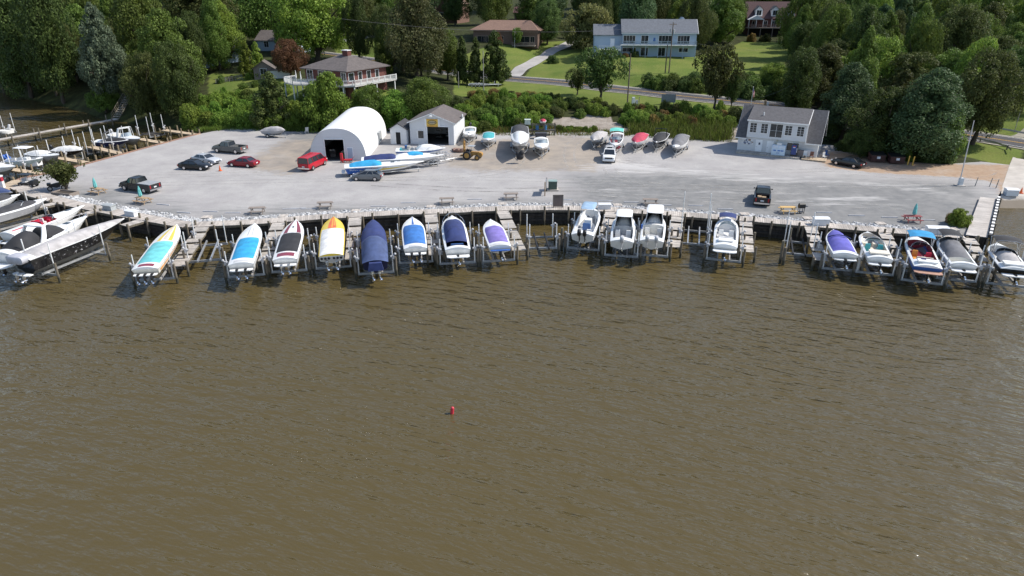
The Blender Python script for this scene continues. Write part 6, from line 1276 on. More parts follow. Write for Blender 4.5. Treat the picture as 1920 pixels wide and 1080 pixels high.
    b = MB(); b.box((0,0,.5),(1.1,.5,1.0)); o = b.build("crate", M("grey brown crate", (.2,.17,.16), .8), None); loc(o, 12.1*Wd/15, -.5, .28); setp(o, "grey brown wooden crate between the vending machine and white porch chair", "crate")
    o = box1("white_board", (0,0,0), (1.1,.08,1.0), DOORW); loc(o, 13.7*Wd/15, -.2, .8); setp(o, "white board leaning on the office wall at the right end of the porch", "board")
office()

# --- white arched shed
def quonset():
    a, c = P(583,301,LZ), P(687,301,LZ); Wd = (c-a).length; m_ = (a+c)/2; rear = P(676,201,LZ+5.0); ang = math.atan2(rear.y-m_.y, rear.x-m_.x)-math.pi/2; Ln = (Vector((rear.x,rear.y,0))-Vector((m_.x,m_.y,0))).length; Hq = 5.1
    root = empty("arched_shed", m_, ang, "large white arched fabric shed with an open dark doorway", "shed")
    prof = lambda k, n=28, o=0: (-(Wd/2+o)*math.copysign(abs(math.cos(math.pi*k/n))**.86, math.cos(math.pi*k/n)), (Hq+o)*math.sin(math.pi*k/n)**.82)
    b = MB(); R_ = []
    nr = 44
    for j in range(nr+1):
        y = Ln*j/nr; o_ = .05*(j % 2); R_.append([(prof(k,28,o_)[0], y, prof(k,28,o_)[1]) for k in range(29)])
    b.grid(R_); b.build("roof", M("white shed fabric", (.76,.76,.755), .5, var=.03, dirt=(.7,.7,.69), dscale=.15, damt=.4), root, smooth=20)
    # front wall with opening
    x0, x1, zt = -1.95, 1.05, 3.35; b = MB(); pts = [prof(k) for k in range(29)]
    def zprof(x):
        for (xa, za), (xb, zb_) in zip(pts[:-1], pts[1:]):
            if xa <= x <= xb: return za+(zb_-za)*(x-xa)/(xb-xa+1e-9)
        return 0
    xs = sorted(set([p[0] for p in pts]+[x0, x1]))
    for xa, xb in zip(xs[:-1], xs[1:]):
        lo = zt if (xa >= x0-1e-6 and xb <= x1+1e-6) else 0
        b.face([(xa,.06,lo),(xb,.06,lo),(xb,.06,max(lo,zprof(xb)-.03)),(xa,.06,max(lo,zprof(xa)-.03))])
    b.build("front_wall", SIDW, root, fix=False); b = MB()
    b.face([(p[0],Ln-.05,p[1]) for p in pts]); b.build("back_wall", SIDW, root, fix=False)
    b = MB(); b.box((x0-.06,.03,zt/2),(.12,.12,zt)); b.box((x1+.06,.03,zt/2),(.12,.12,zt)); b.box(((x0+x1)/2,.03,zt+.06),(x1-x0+.24,.12,.12)); b.build("door_frame", TRIM, root)
    b = MB(); b.box((1.95,.02,1.05),(.95,.06,2.1)); o = b.build("door", DOORW, root); b = MB(); b.box((1.95,-.015,1.05),(.8,.02,1.9)); b.build("panel", SIDG, o)
    b = MB(); b.box((Wd/2+.02,13.0,1.2),(.5,2.2,1.7)); b.build("side_vent", M("grey vent louvre", (.33,.34,.34), .6), root)
    b = MB(); b.box((0,Ln/2,.03),(Wd-.6,Ln-.4,.06)); b.build("floor", M("oily dark floor", (.05,.048,.045), .9, var=.3), root)
    # things inside
    bpy.context.view_layer.update()
    r = random.Random(9)
    for k, (lb, x, y, d, col) in enumerate((("dark workbench with tools inside the mouth of the arched shed", -1.3, 2.2, (1.0,.8,1.0), (.08,.07,.06)), ("green machine inside the mouth of the arched shed", .5, 2.0, (.9,.9,.9), (.05,.2,.08)))):
        o = empty("workbench" if k == 0 else "machine", root.matrix_world @ Vector((x,y,.06)), ang, lb, "workbench" if k == 0 else "machine"); b = MB(); b.box((0,0,d[2]*.9),(d[0],d[1],.1)); b.box((0,0,d[2]*.35),(d[0]*.8,d[1]*.8,d[2]*.6)); b.build("body", M("shed item %d" % k, col, .6, var=.4), o); b = MB()
        for i in range(8): b.box((r.uniform(-.4,.4),r.uniform(-.3,.3),d[2]+.05+r.random()*.2),(.15+.3*r.random(),.1,.1+.2*r.random()),rz=r.random()*3)
        b.build("tools", M("mixed metal", (.3,.3,.28), .4, .5, island=.6), o)
    o = Boat("cream white boat stored inside the arched shed, its bow in the doorway", (648,268), (660,240), 3.9, 2.4, 1.2, .3, 2.4, hull=CREAM, name="motorboat", L=6.5); trailer("trailer under the boat stored inside the arched shed", o.bow, o.stern, 2.2, 1)
    q = root.matrix_world @ Vector((.6,9.5,0)); o.root.location = (q.x,q.y,LZ+1.5); o.root.rotation_euler = (0,0,ang-math.pi/2)
quonset()
def workshop():
    a, c = P(770,269.5,LZ), P(852,272,LZ); d = c-a; Wd = d.length; ang = math.atan2(d.y, d.x); D = 9.2; ZE, ZR = 3.85, 5.35
    root = empty("workshop", a, ang, "pale workshop with dark open garage bay and a yellow sign in its gable", "workshop")
    x0, x1, zt = 3.15, 6.95, 3.1; b = MB(); g = .0
    zz = lambda x: ZE+(ZR-ZE)*(1-abs(x-Wd/2)/(Wd/2)); xs = [0, 1.05, 1.95, x0, Wd/2, x1, Wd]
    for xa, xb in zip(xs[:-1], xs[1:]): b.face([(xa,0,zt if xa >= x0-.01 and xb <= x1+.01 else -.3),(xb,0,zt if xa >= x0-.01 and xb <= x1+.01 else -.3),(xb,0,zz(xb)),(xa,0,zz(xa))])
    b.face([(0,0,-.3),(0,D,-.3),(0,D,ZE),(0,0,ZE)]); b.face([(Wd,0,-.3),(Wd,D,-.3),(Wd,D,ZE),(Wd,0,ZE)]); b.face([(0,D,-.3),(Wd,D,-.3),(Wd,D,ZE),(Wd/2,D,ZR),(0,D,ZE)]); b.build("wall", SIDW, root, fix=False)
    gable_roof(root, 0, Wd, 0, D, ZE, ZR, SHT, .35, 'y')
    b = MB(); sl = (ZR-ZE)/(Wd/2)
    for s, xa in ((-1,0),(1,Wd)): b.prism([(xa+s*.36,ZE-sl*.36-.06),(Wd/2,ZR-.06),(Wd/2,ZR+.1),(xa+s*.36,ZE-sl*.36+.1)],-.4,-.34,axis='y')
    b.box((x0-.07,-.02,zt/2),(.14,.1,zt)); b.box((x1+.07,-.02,zt/2),(.14,.1,zt)); b.box(((x0+x1)/2,-.02,zt+.07),(x1-x0+.28,.1,.14)); b.box((Wd-.06,-.02,ZE/2),(.12,.06,ZE)); b.build("trim", TRIM, root)
    b = MB(); b.box((Wd/2,D/2,.03),(Wd-.4,D-.3,.05)); b.build("floor", M("oily dark floor", (.05,.048,.045), .9), root)
    b = MB(); b.box((1.95,-.03,1.7),(.95,.05,1.3)); o = b.build("window", GLASS, root); b = MB(); b.box((1.35,-.06,1.7),(.25,.05,1.35)); b.box((1.95,-.06,2.4),(1.1,.06,.1)); b.build("frame", TRIM, o)
    sg = empty("sign_panel", (0,0,0), 0); sg.parent = root; sg.location = (Wd/2+.15,-.06,ZE-.62)
    b = MB(); b.box((0,0,.55),(2.7,.05,1.35)); b.build("backing", TRIM, sg); b = MB(); b.box((0,-.035,.55),(2.05,.03,1.35)); b.build("face", M("yellow sign paint", (.62,.40,.06), .5), sg); b = MB()
    for rx, rz, y, mi in ((.78,.42,-.06,0),(.66,.33,-.066,1),(.6,.27,-.072,2)): b.face([(rx*math.cos(2*math.pi*k/28),y,.62+rz*math.sin(2*math.pi*k/28)) for k in range(28)], m=mi)
    for k in range(3): b.box((-.35+.35*k,-.078,.62),(.22,.008,.1),m=0)
    for k in range(7): b.box((-.75+.25*k,-.055,.02),(.17,.01,.14),m=3)
    for k in range(9): b.box((-.8+.2*k,-.055,1.12),(.13,.01,.09),m=3)
    b.build("emblem", [M("sign black", (.03,.03,.03), .5), M("sign yellow oval", (.6,.42,.08), .5), M("sign oval grey", (.35,.3,.2), .5), M("sign orange lettering", (.5,.17,.04), .5)], sg, fix=False)
    b = MB(); b.ball((Wd/2,-.45,ZR-.35),.2,nu=10,nv=6,sc=(1.6,1,.7)); b.build("lamp", TRIM, root)
    b = MB(); b.ball((Wd+.5,D*.55,ZE+.3),.4,nu=10,nv=6,sc=(.4,1,1)); b.tube([(Wd,D*.55,ZE-.2),(Wd+.5,D*.55,ZE+.1)],.04,5); b.build("dish", GREYMOTOR, root)
    r = random.Random(4); bpy.context.view_layer.update()
    for k in range(2):
        o = empty("tool_shelf", root.matrix_world @ Vector((4.0+1.9*k,4.5+k,.06)), ang, ("tool shelf inside the dark garage bay, left side", "tool shelf inside the dark garage bay, right side")[k], "shelf"); b = MB()
        for zz_ in (.3,.9,1.5): b.box((0,0,zz_),(1.5,.5,.05))
        b.build("shelves", M("shed item 0", (.08,.07,.06), .6), o); b = MB()
        for i in range(14): b.box((r.uniform(-.6,.6),r.uniform(-.15,.15),r.choice((.45,1.05,1.65))),(.2,.25,.25*r.random()+.05))
        b.build("tools", M("mixed metal", (.3,.3,.28), .4, .5, island=.6), o)
    # small annex shed
    a2, c2 = P(733,270,LZ), P(764,269.5,LZ); W2 = (c2-a2).length; sh = empty("garden_shed", a2, ang, "narrow white shed with an open dark door between the arched shed and the workshop", "shed")
    walls_gable(sh, 0, W2, 0, 4.5, 2.7, 3.6, SIDW, 'y'); gable_roof(sh, 0, W2, 0, 4.5, 2.7, 3.6, SHD, .25, 'y'); b = MB(); b.box((1.45,-.02,1.05),(.85,.06,2.1)); o = b.build("door", SHADEIN, sh); b = MB(); b.box((.98,-.04,1.08),(.1,.08,2.2)); b.box((1.92,-.04,1.08),(.1,.08,2.2)); b.box((1.45,-.04,2.18),(1.04,.08,.1)); b.build("frame", TRIM, o)  # near-black panel on the closed wall paints the shade of an open doorway
workshop()
def at_ground(px, py): p = G(px, py); return p
# --- blue house
def blue_house():
    a, c = G(1165,106), G(1302,107); z0 = min(a.z, c.z); a = P(1165,106,z0); c = P(1302,107,z0); d = c-a; Wd = d.length; ang = math.atan2(d.y, d.x); D = 9; ZE = zat(60, a.y)-z0; ZR = zat(36.5, a.y+D/2)-z0
    root = empty("blue_house", (a.x,a.y,z0), ang, "long pale blue two storey house with balcony and grey roof on the lawn", "house")
    walls_gable(root, 0, Wd, 0, D, ZE, ZR, SIDG); gable_roof(root, 0, Wd, 0, D, ZE, ZR, SHBL, .4)
    b = MB(); b.prism([(-.4,ZE-.45),(D/2,ZR-.05),(D+.4,ZE-.45),(D+.4,ZE-.3),(D/2,ZR+.12),(-.4,ZE-.3)],Wd+.41,Wd+.5,axis='x'); b.box((Wd/2,-.42,ZE-.3),(Wd+.8,.06,.18)); b.build("trim", TRIM, root)
    box1("sunlit_gable_panel", (Wd+.02,D/2,ZE/2), (.05,D-.1,ZE-.3), SIDW, root)  # white panel over the blue siding: sunlight on this gable put into the colour
    f = ZE/2
    b = MB(); b.box((Wd/2-.3,-.95,f-.1),(Wd+.6,1.9,.2)); b.build("balcony", WDECK, root)
    railing(root, [(-.55,-.02,f),(-.55,-1.85,f),(Wd-.1,-1.85,f),(Wd-.1,-.02,f)], .95, M("blue grey railing", (.35,.42,.5), .6), .22)
    for k in range(7): x = -.4+(Wd+.2)*k/6; box1("balcony_post", (x,-1.8,f/2-.15), (.16,.16,f+.3), M("blue grey railing", (.35,.42,.5), .6), root)
    for x, w in ((1.9,3.2),(6.1,1.9),(11.6,3.4),(16.6,3.2)): window(root, x*Wd/20, f+.25, w*Wd/20, 2.05, 0, 3 if w > 2 else 1)
    for x, w in ((6.2,1.9),(10.9,1.9)): window(root, x*Wd/20, .25, w, 2.1, 0, 1)
    for x, w in ((2.0,3.6),(16.8,2.4)): window(root, x*Wd/20, 1.3, w, 1.0, 0, 2)
    b = MB(); b.box((8.7*Wd/20,-.04,f+1.3),(.5,.06,.9)); b.ball((8.7*Wd/20,-.06,f+1.0),.35,nu=8,nv=5,sc=(1,.2,1)); b.build("wall_ornament", BLUEV, root)
    # garage wing
    wz = 2.0; b = MB(); b.prism([(1.5,-.6),(9.5,-.6),(9.5,wz+3.6),(5.5,wz+6.0),(1.5,wz+3.6)],-7.6,-.01,axis='x'); b.build("garage_wing", SIDG, root); gable_roof(root, -7.6, -.45, 1.5, 9.5, wz+3.6, wz+6.0, SHBL, .35, name="wing_roof"); window(root, -2.6, wz+.5, 1.0, 2.0, 1.5, 0, name="door", gl=DOORW)
    b = MB(); b.box((-3.4,-.6,wz-.15),(6.0,4.0,.3)); b.build("terrace", WDECK, root); railing(root, [(-6.4,-2.6,wz),(-.6,-2.6,wz)], .95)
    b = MB(); b.prism([(0,ZR-1.2),(1.4,ZR+.5),(2.8,ZR-1.2)], D/2+.5, D+1, axis='y'); o = b.build("rear_gable", SIDW, root); o.location = (Wd*.77,0,.1)
blue_house()
# --- hip roofed ranch house
def ranch():
    z0 = G(945,88).z; a, c = P(888,84,z0), P(1008,86,z0); d = c-a; Wd = d.length; ang = math.atan2(d.y,d.x); D = 11; ZE = zat(55.5, a.y)-z0; ZR = zat(37, a.y+D/2)-z0
    root = empty("ranch_house", a, ang, "low ranch house with a wide light brown hip roof behind conifers", "house"); WB = M("brown wood wall", (.17,.11,.085), .8, var=.15)
    b = MB(); b.box((Wd/2,D/2,ZE/2-.4),(Wd,D,ZE+.8)); b.build("wall", WB, root); hip_roof(root, 0, Wd, 0, D, ZE, ZR, SHB, .9, 5.0); hip_roof(root, Wd*.72, Wd*.98, -.6, 5, ZE+.12, ZR+.1, SHB, .8, 3.0, "porch_roof")
    for x, w in ((.13,2.6),(.2,1.2),(.42,2.0),(.8,3.0),(.92,1.2)): window(root, x*Wd, .9, w, 1.7, 0, 1, fr=M("tan frame", (.4,.32,.25), .7))
    b = MB(); b.box((Wd*.8,-1.2,.1),(7,2.4,.25)); b.build("deck", TW2, root); railing(root, [(Wd*.8-3.5,-2.3,.2),(Wd*.8+3.5,-2.3,.2)], .9, TW2)
    z1 = z0+2; r2 = empty("garden_hut", P(960,32,z1+3), ang, "small brown hut with a dull red roof behind the ranch house", "hut"); p = P(955,36,z0+5); r2.location = (p.x+2,p.y+14,T1(p.x+2,p.y+14)); walls_gable(r2,0,9,0,6,3.2,5,WB); gable_roof(r2,0,9,0,6,3.2,5,M("dull red roof", (.2,.1,.1), .8),.5)
ranch()
# --- brick house with wrap-around deck
def brick_house():
    z0 = G(645,184).z; ze = z0+5.3; k = P(649.7,134,ze); l_ = P(563,127,ze); r_ = P(724,122,ze)
    u = (l_-k); u.z = 0; A = u.length; u.normalize(); v = Vector((-u.y, u.x, 0));
    if v.dot(r_-k) < 0: v = -v
    Bn = abs((r_-k).dot(v)); ang = math.atan2(-u.y, -u.x)
    org = k+u*A; org.z = z0; org = Vector((org.x, org.y, z0))   # local x runs from far-left corner to the near corner
    root = empty("brick_house", org, ang, "red brick house with brown hip roof and a white railed deck above the arched shed", "house")
    s = 1 if v.dot(Vector((-math.sin(ang), math.cos(ang), 0))) > 0 else -1; D = Bn; H = 5.3
    b = MB(); b.box((A/2, s*D/2, H/2-.5),(A-1.2, D-1.2, H+1.0)); b.build("wall", BRICK, root)
    x0, x1, y0, y1 = 0, A, 0, s*D; hip_roof(root, .0, A, min(y0,y1), max(y0,y1), H, H+zat(103, (k.y+l_.y)/2+4)-ze if False else H+2.4, SHT, .15, D*.42)
    b = MB(); b.box((A*.55,s*D*.5,H+2.6),(1.5,1.1,1.3)); o = b.build("chimney", BRICK, root); b = MB(); b.box((A*.55,s*D*.5,H+3.3),(1.7,1.3,.12)); b.build("cap", TRIM, o)
    f = 2.75; yw = .6*s
    for x, w in ((2.0,1.6),(5.6,2.2),(7.6,1.3),(A-1.5,1.2)): window(root, x, f+.15 if w > 1.5 else f+.6, w, 2.0 if w > 1.5 else 1.5, yw, 1, sgn=-s)
    for y, w in ((1.8,1.5),(4.4,1.0),(7.0,1.1),(9.6,1.0)): window(root, s*y, f+.5, w, 1.5, A-.6, 0, 'y', sgn=1)
    for y, w in ((3.0,1.2),(6.5,1.8)): window(root, s*y, .6, w, 1.4, A-.6, 1, 'y', sgn=1)
    for x in (A-2.2,): window(root, x, .5, 1.4, 1.4, yw, 0, sgn=-s)
    dd = -s*2.6
    pts = [(-1.5,-s*.2),(-1.5,dd*1.3),(2.6,dd*1.9),(5.6,dd*1.3),(7.2,dd*.9),(A+.6,dd*.7),(A+2.2,dd*.1),(A+2.2,s*D*.95)]
    inner = [(A-.7,s*D*.95),(A-.7,s*.7),(-1.5,s*.7)]
    b = MB(); b.prism(pts+inner, f-.3, f-.05, axis='z'); b.build("deck", M("pale deck", (.5,.48,.45), .7), root)
    railing(root, [(x,y,f-.05) for x, y in pts], 1.0, WDECK, .2)
    for x, y in pts+[(A+2.2,s*D*.5),(A+2.2,s*D*.25),(4.2,dd*1.5)]: box1("deck_post", (x*.985,y*.97,f/2-.8),(.18,.18,f+1.1),WDECK,root)
    b = MB()
    for x, y in ((3.2,dd*1.2),(1.0,dd*.9)): b.cyl((x,y,f),(x,y,f+2.1),.03,.03,6); b.cyl((x,y,f+.9),(x,y,f+2.3),.14,.04,8)
    b.build("folded_parasol", WHC, root)
    bpy.context.view_layer.update(); p = root.matrix_world @ Vector((A-.2,dd*.75,f+1.2)); fl = empty("house_flag", p, ang, "faded flag hanging from the deck railing of the brick house", "flag"); fm = flagm(fl,1.3,1.0); b = MB(); b.cyl((0,.0,-.3),(0,-.1,.25),.03,.03,6); b.build("pole", TRIM, fl)
    fm.rotation_euler = (0,0,R(60))
brick_house()
def simple_house(name, label, px, py, w, d, h, rise, ang, wall, roof, wins=2, axis='x'):
    p = G(px, py); root = empty(name, p, ang, label, "house"); walls_gable(root, -w/2, w/2, 0, d, h, h+rise, wall, axis); gable_roof(root, -w/2, w/2, 0, d, h, h+rise, roof, .4, axis)
    for k in range(wins): window(root, -w/2+w*(k+.5)/wins, h*.35, 1.4, 1.5, 0, 1)
    return root
simple_house("grey_house", "grey sided house with plain grey roof among the trees on the left hill", 412, 122, 11, 9, 4.2, 3.0, R(30), SIDG, SHG, 2)
simple_house("grey_house", "house with a grey roof behind the red leaved tree", 520, 96, 13, 8, 3, 2.4, R(-12), SIDG, SHT)
simple_house("garden_shed", "small brown garden shed beside the red leaved tree", 496, 148, 4.5, 4, 2.4, 1.6, R(12), TW2, SHT, 1, 'y')
p_ = G(525,146); root = empty("white_shed", p_, .3, "low white storage shed behind the deck of the brick house", "shed"); b = MB(); b.box((0,0,.9),(5,2,1.8)); b.build("wall", WDECK, root); b = MB(); b.box((0,0,1.86),(5.3,2.3,.12)); b.build("roof", SHT, root)
r_ = simple_house("red_house", "dark gabled house with red wall and white deck at the upper left corner", 2, 72, 12, 12, 5.0, 4.5, R(-18), M("dark grey gable siding", (.09,.095,.1), .8), SHT, 3, 'y')
for s_ in (-2.2, 2.2): box1("shutter_panel", (s_,-.03,2.5),(1.3,.05,2.2),M("red siding", (.25,.03,.04), .7),r_)
b = MB(); b.box((0,-1.5,.9),(12,3,.25)); b.build("deck", WDECK, r_); railing(r_, [(-6,-3,1),(6,-3,1)], .9)
p_ = G(836,46); r_ = simple_house("brown_house", "brown gabled house at the top edge above the big tree", 838, 44, 9, 12, 7.2, 2.6, R(-20), M("brown shingle wall", (.16,.09,.065), .85, var=.2), SHB, 2, 'y')
def dormer_house():
    z0 = G(1455,66).z; a = P(1398,66,z0); root = empty("dormer_house", a, R(-4), "red brick house with three white dormers and a white porch gable behind the lawn", "house"); Wd, D = 19, 10
    walls_gable(root,0,Wd,0,D,5.6,10.5,M("dark brick", (.10,.04,.035), .9, var=.2)); gable_roof(root,0,Wd,0,D,5.6,10.5,M("dark red brown shingles", (.075,.04,.04), .9, var=.2),.4)
    for x in (3.6,9.0,14.4):
        o = empty("dormer",(x,.35,6.0)); o.parent = root; b = MB(); b.prism([(-1.2,0),(-1.2,2.2),(0,3.3),(1.2,2.2),(1.2,0)],0,3.2,axis='y'); b.build("wall", TRIM, o); gable_roof(o,-1.2,1.2,0,3.4,2.2,3.3,SHG,.22,'y'); window(o,0,.45,1.5,1.5,0,1)
    b = MB(); b.prism([(-.3,5.1),(2.4,6.5),(5.1,5.1)],-2.6,0,axis='y'); b.build("porch_gable", TRIM, root)
    for x in (0,2.4,4.8,7.5,10.5): box1("porch_post",(x,-2.4,3.9),(.2,.2,2.6),TRIM,root)
    b = MB(); b.box((6.0,-1.6,2.5),(13,3.2,.25)); b.build("deck", TW2, root); railing(root,[(-.4,-3.1,2.6),(12.4,-3.1,2.6)],.9,M("brown railing", (.25,.15,.11), .7))
    for x in (0,4,8,12): box1("deck_post",(x,-3,1.0),(.2,.2,3.0),TW2,root)
    for x in (2.4,6,9): window(root,x,2.8,1.4,1.8,0,1)
    b = MB(); b.box((6,-.1,1.2),(11,.1,2.2)); b.build("under_deck_shade", SHADEIN, root)  # near-black sheet painting the shade below the deck
    g = empty("side_roof",(0,0,0)); g.parent = root; b = MB(); b.prism([(-12,7),(-6.5,11.5),(-1,7)],2,10,axis='y'); b.build("roof", M("dull rose shingles", (.2,.12,.12), .9), g)
dormer_house()
# utility poles, wires, signs, rails
POLEW = M("brown pole wood", (.13,.10,.075), .9, var=.25); POLEG = M("grey pole wood", (.27,.255,.24), .9, var=.2)
POLES = {}
def upole(key, label, base, top, mt=POLEW, arms=1, r=.16, gear=False, z=None):
    p = G(*base) if z is None else P(*base, z); h = zat(top, p.y)-p.z; root = empty("utility_pole", p, .5, label, "utility pole"); b = MB(); b.cyl((0,0,-.5),(0,0,h),r,r*.7,9); b.build("pole", mt, root, smooth=40)
    for k in range(arms): b = MB(); b.box((0,0,h-.5-.9*k),(2.2,.1,.12)); [b.cyl((x,0,h-.44-.9*k),(x,0,h-.2-.9*k),.05,.04,6) for x in (-1,-.5,.5,1)]; b.build("crossarm", mt, root)
    if gear: b = MB(); b.cyl((.35,0,h-2.6),(.35,0,h-1.6),.3,.3,10); b.cyl((-.5,.2,h-2.2),(-.5,.2,h-1.5),.2,.2,8); b.build("transformer", GREYMOTOR, root)
    POLES[key] = Vector((p.x,p.y,p.z+h)); return root
upole("A", "tall brown utility pole on the lawn in front of the blue house", (1254,138), 42, gear=True)
upole("A2", "shorter vine wrapped pole beside the tall one on the lawn", (1247,138), 84, arms=0)
upole("B", "dark utility pole by the roadside left of the grey road sign", (1176,198), 100, arms=0)
upole("C", "thin grey light pole on the bank above the back row of boats", (907,178), 95, POLEG, 0, .11)
upole("D", "grey utility pole with equipment rising from the trees, the nearer of two on the right", (1680,160), 73, POLEG, 2, .2, True)
upole("E", "grey utility pole with crossarms rising from the trees behind the office", (1548,120), 61, POLEG, 2, .18, True)
upole("F", "short grey pole beside the dark conifers and the parked trailer", (860,165), 134, POLEG, 0, .1)
WIRE = M("power line", (.1,.1,.11), .6)
def wire(label, a, c, sag=1.0, n=14, dz=0.0):
    b = MB(); pts = [a.lerp(c, i/n)+Vector((0,0,-sag*4*(i/n)*(1-i/n)+dz)) for i in range(n+1)]; b.tube(pts, .016, 3); setp(b.build("power_line", WIRE), label, "power line", "power lines")
wire("thin power line between the two grey equipment poles on the right", POLES["D"], POLES["E"], 1.2, dz=-.5); wire("thin power line from the grey poles to the tall brown pole on the lawn", POLES["E"], POLES["A"], 2.0, dz=-3.5)
wire("thin power line leaving the tall brown pole across the lawn to the left", POLES["A"], P(640,30,22), 2.0, dz=-.5); wire("thin power line from the nearer grey pole out of the frame", POLES["D"], POLES["D"]+Vector((60,-15,1)), 1.5, dz=-.5)
wire("thin wire dropping from the trees to the flagged pole behind the office", P(1484,160,10), P(1408,188,6.5), .3)
def sign_back():
    a, c = G(1241,196), G(1264,197); d = c-a; root = empty("roadside_sign", a, math.atan2(d.y,d.x), "large blank grey sign board on two legs beside the road", "sign"); L_ = d.length; h = zat(176, a.y)-a.z; b = MB(); b.box((L_/2,0,h-.85),(L_+.4,.1,1.7)); b.build("panel", M("blank grey sign back", (.2,.21,.22), .6), root)
    for x in (.15,L_-.15): box1("leg",(x,.09,h/2-.3),(.12,.08,h+.4),POLEG,root)
sign_back()
p_ = G(1187,196); root = empty("utility_cabinet", p_, .2, "small white utility cabinet in the grass beside the dark roadside pole", "cabinet"); box1("cabinet",(0,0,.7),(.6,.5,1.4),DBW,root); box1("meter",(.75,0,.4),(.5,.4,.8),GREYMOTOR,root); box1("post",(1.3,0,.7),(.1,.1,1.5),POLEG,root)
def flagstaff(label, base, top, lab2, px_flag=None, h2=.9):
    p = G(*base); h = zat(top, p.y)-p.z; root = empty("flagpole", p, 0, label, "flagpole"); b = MB(); b.cyl((0,0,-.3),(0,0,h),.06,.04,8); b.ball((0,0,h),.09,nu=8,nv=5); b.build("pole", TRIM, root); f = empty("hanging_flag", Vector((p.x,p.y,p.z+h-.2)), R(-70), lab2, "flag"); flagm(f,1.5,1.1)
flagstaff("white flagpole behind the office ridge", (1407,204), 163, "limp flag on the white pole behind the office"); flagstaff("thin white flagpole on the lawn of the ranch house", (965,90), 54, "two tone flag on the pole in front of the ranch house")
# two carved figures behind the office ridge
for k, (x, y0, y1, mt, lb) in enumerate(((1432,213,187,TW1,"tall tan carved post behind the office roof"),(1437,213,192,WHV,"short pale carved post behind the office roof"))):
    p = G(x, y0); h = zat(y1, p.y)-p.z; root = empty("carved_post", p, 0, lb, "carved post"); b = MB(); b.cyl((0,0,-.3),(0,0,h*.7),.3,.24,9); b.build("body", mt, root); b = MB(); b.ball((0,0,h*.85),.3,nu=9,nv=6,sc=(.8,.8,1.4)); b.build("head", mt, root)
def guardrail(label, pts, zs):
    pp = [P(x, y, z) for (x, y), z in zip(pts, zs)]; pp = smooth_line(pp, 1.5); root = empty("guardrail", (0,0,0), 0, label, "guardrail", "guardrails along the road"); b = MB(); rows = [[] for _ in range(5)]
    for i, q in enumerate(offset_line(pp, 0)):
        for k, (o, z) in enumerate(((0,.45),(.05,.53),(0,.6),(.05,.68),(0,.76))): rows[k].append((q.x+o*.0, q.y-o, q.z+z))
    b.grid(rows); b.build("rail", ALU, root); acc = 0
    for i in range(0, len(pp), 2): b = MB(); b.box((pp[i].x,pp[i].y+.12,pp[i].z+.25),(.15,.15,1.1)); b.build("post", PILE, root)
guardrail("galvanised guardrail curving round the grass corner in front of the road", [(1786,258),(1810,261),(1838,268),(1865,274),(1888,282),(1894,288)], [2.7,2.6,2.5,2.4,2.3,2.2])
guardrail("galvanised guardrail on the far side of the road at the right edge", [(1873,247),(1900,252),(1925,257),(1980,266)], [2.8,2.7,2.6,2.5])
b = MB(); b.tube([(0,0,0),(0,0,4.2)],.06,6); o = b.build("road_post", POLEG); o.location = G(1901,250); setp(o, "thin dark post by the roadside at the right edge", "post")
# trailer on the bank
a_, c_ = G(905,163), G(868,163); trailer("empty two axle boat trailer on the grass under the conifers", c_+Vector((9,.5,0)), c_, 2.4, 3, M("white trailer paint", (.6,.6,.6), .5), c_.z, 1.2, group="trailers on the bank")
# low chain fence on the left lawn
a_, c_ = G(405,158), G(455,150); root = empty("garden_fence", (0,0,0), 0, "low grey garden fence at the edge of the left lawn", "fence"); b = MB()
for z in (.3,.7,1.1): b.tube([a_+Vector((0,0,z)), c_+Vector((0,0,z))], .03, 4)
for k in range(9): p = a_.lerp(c_,k/8); b.tube([p, p+Vector((0,0,1.2))], .05, 5)
for k in range(60): p = a_.lerp(c_,k/59); b.tube([p+Vector((0,0,.1)), p+Vector((0,0,1.1))], .012, 3)
b.build("railing", POLEG, root)
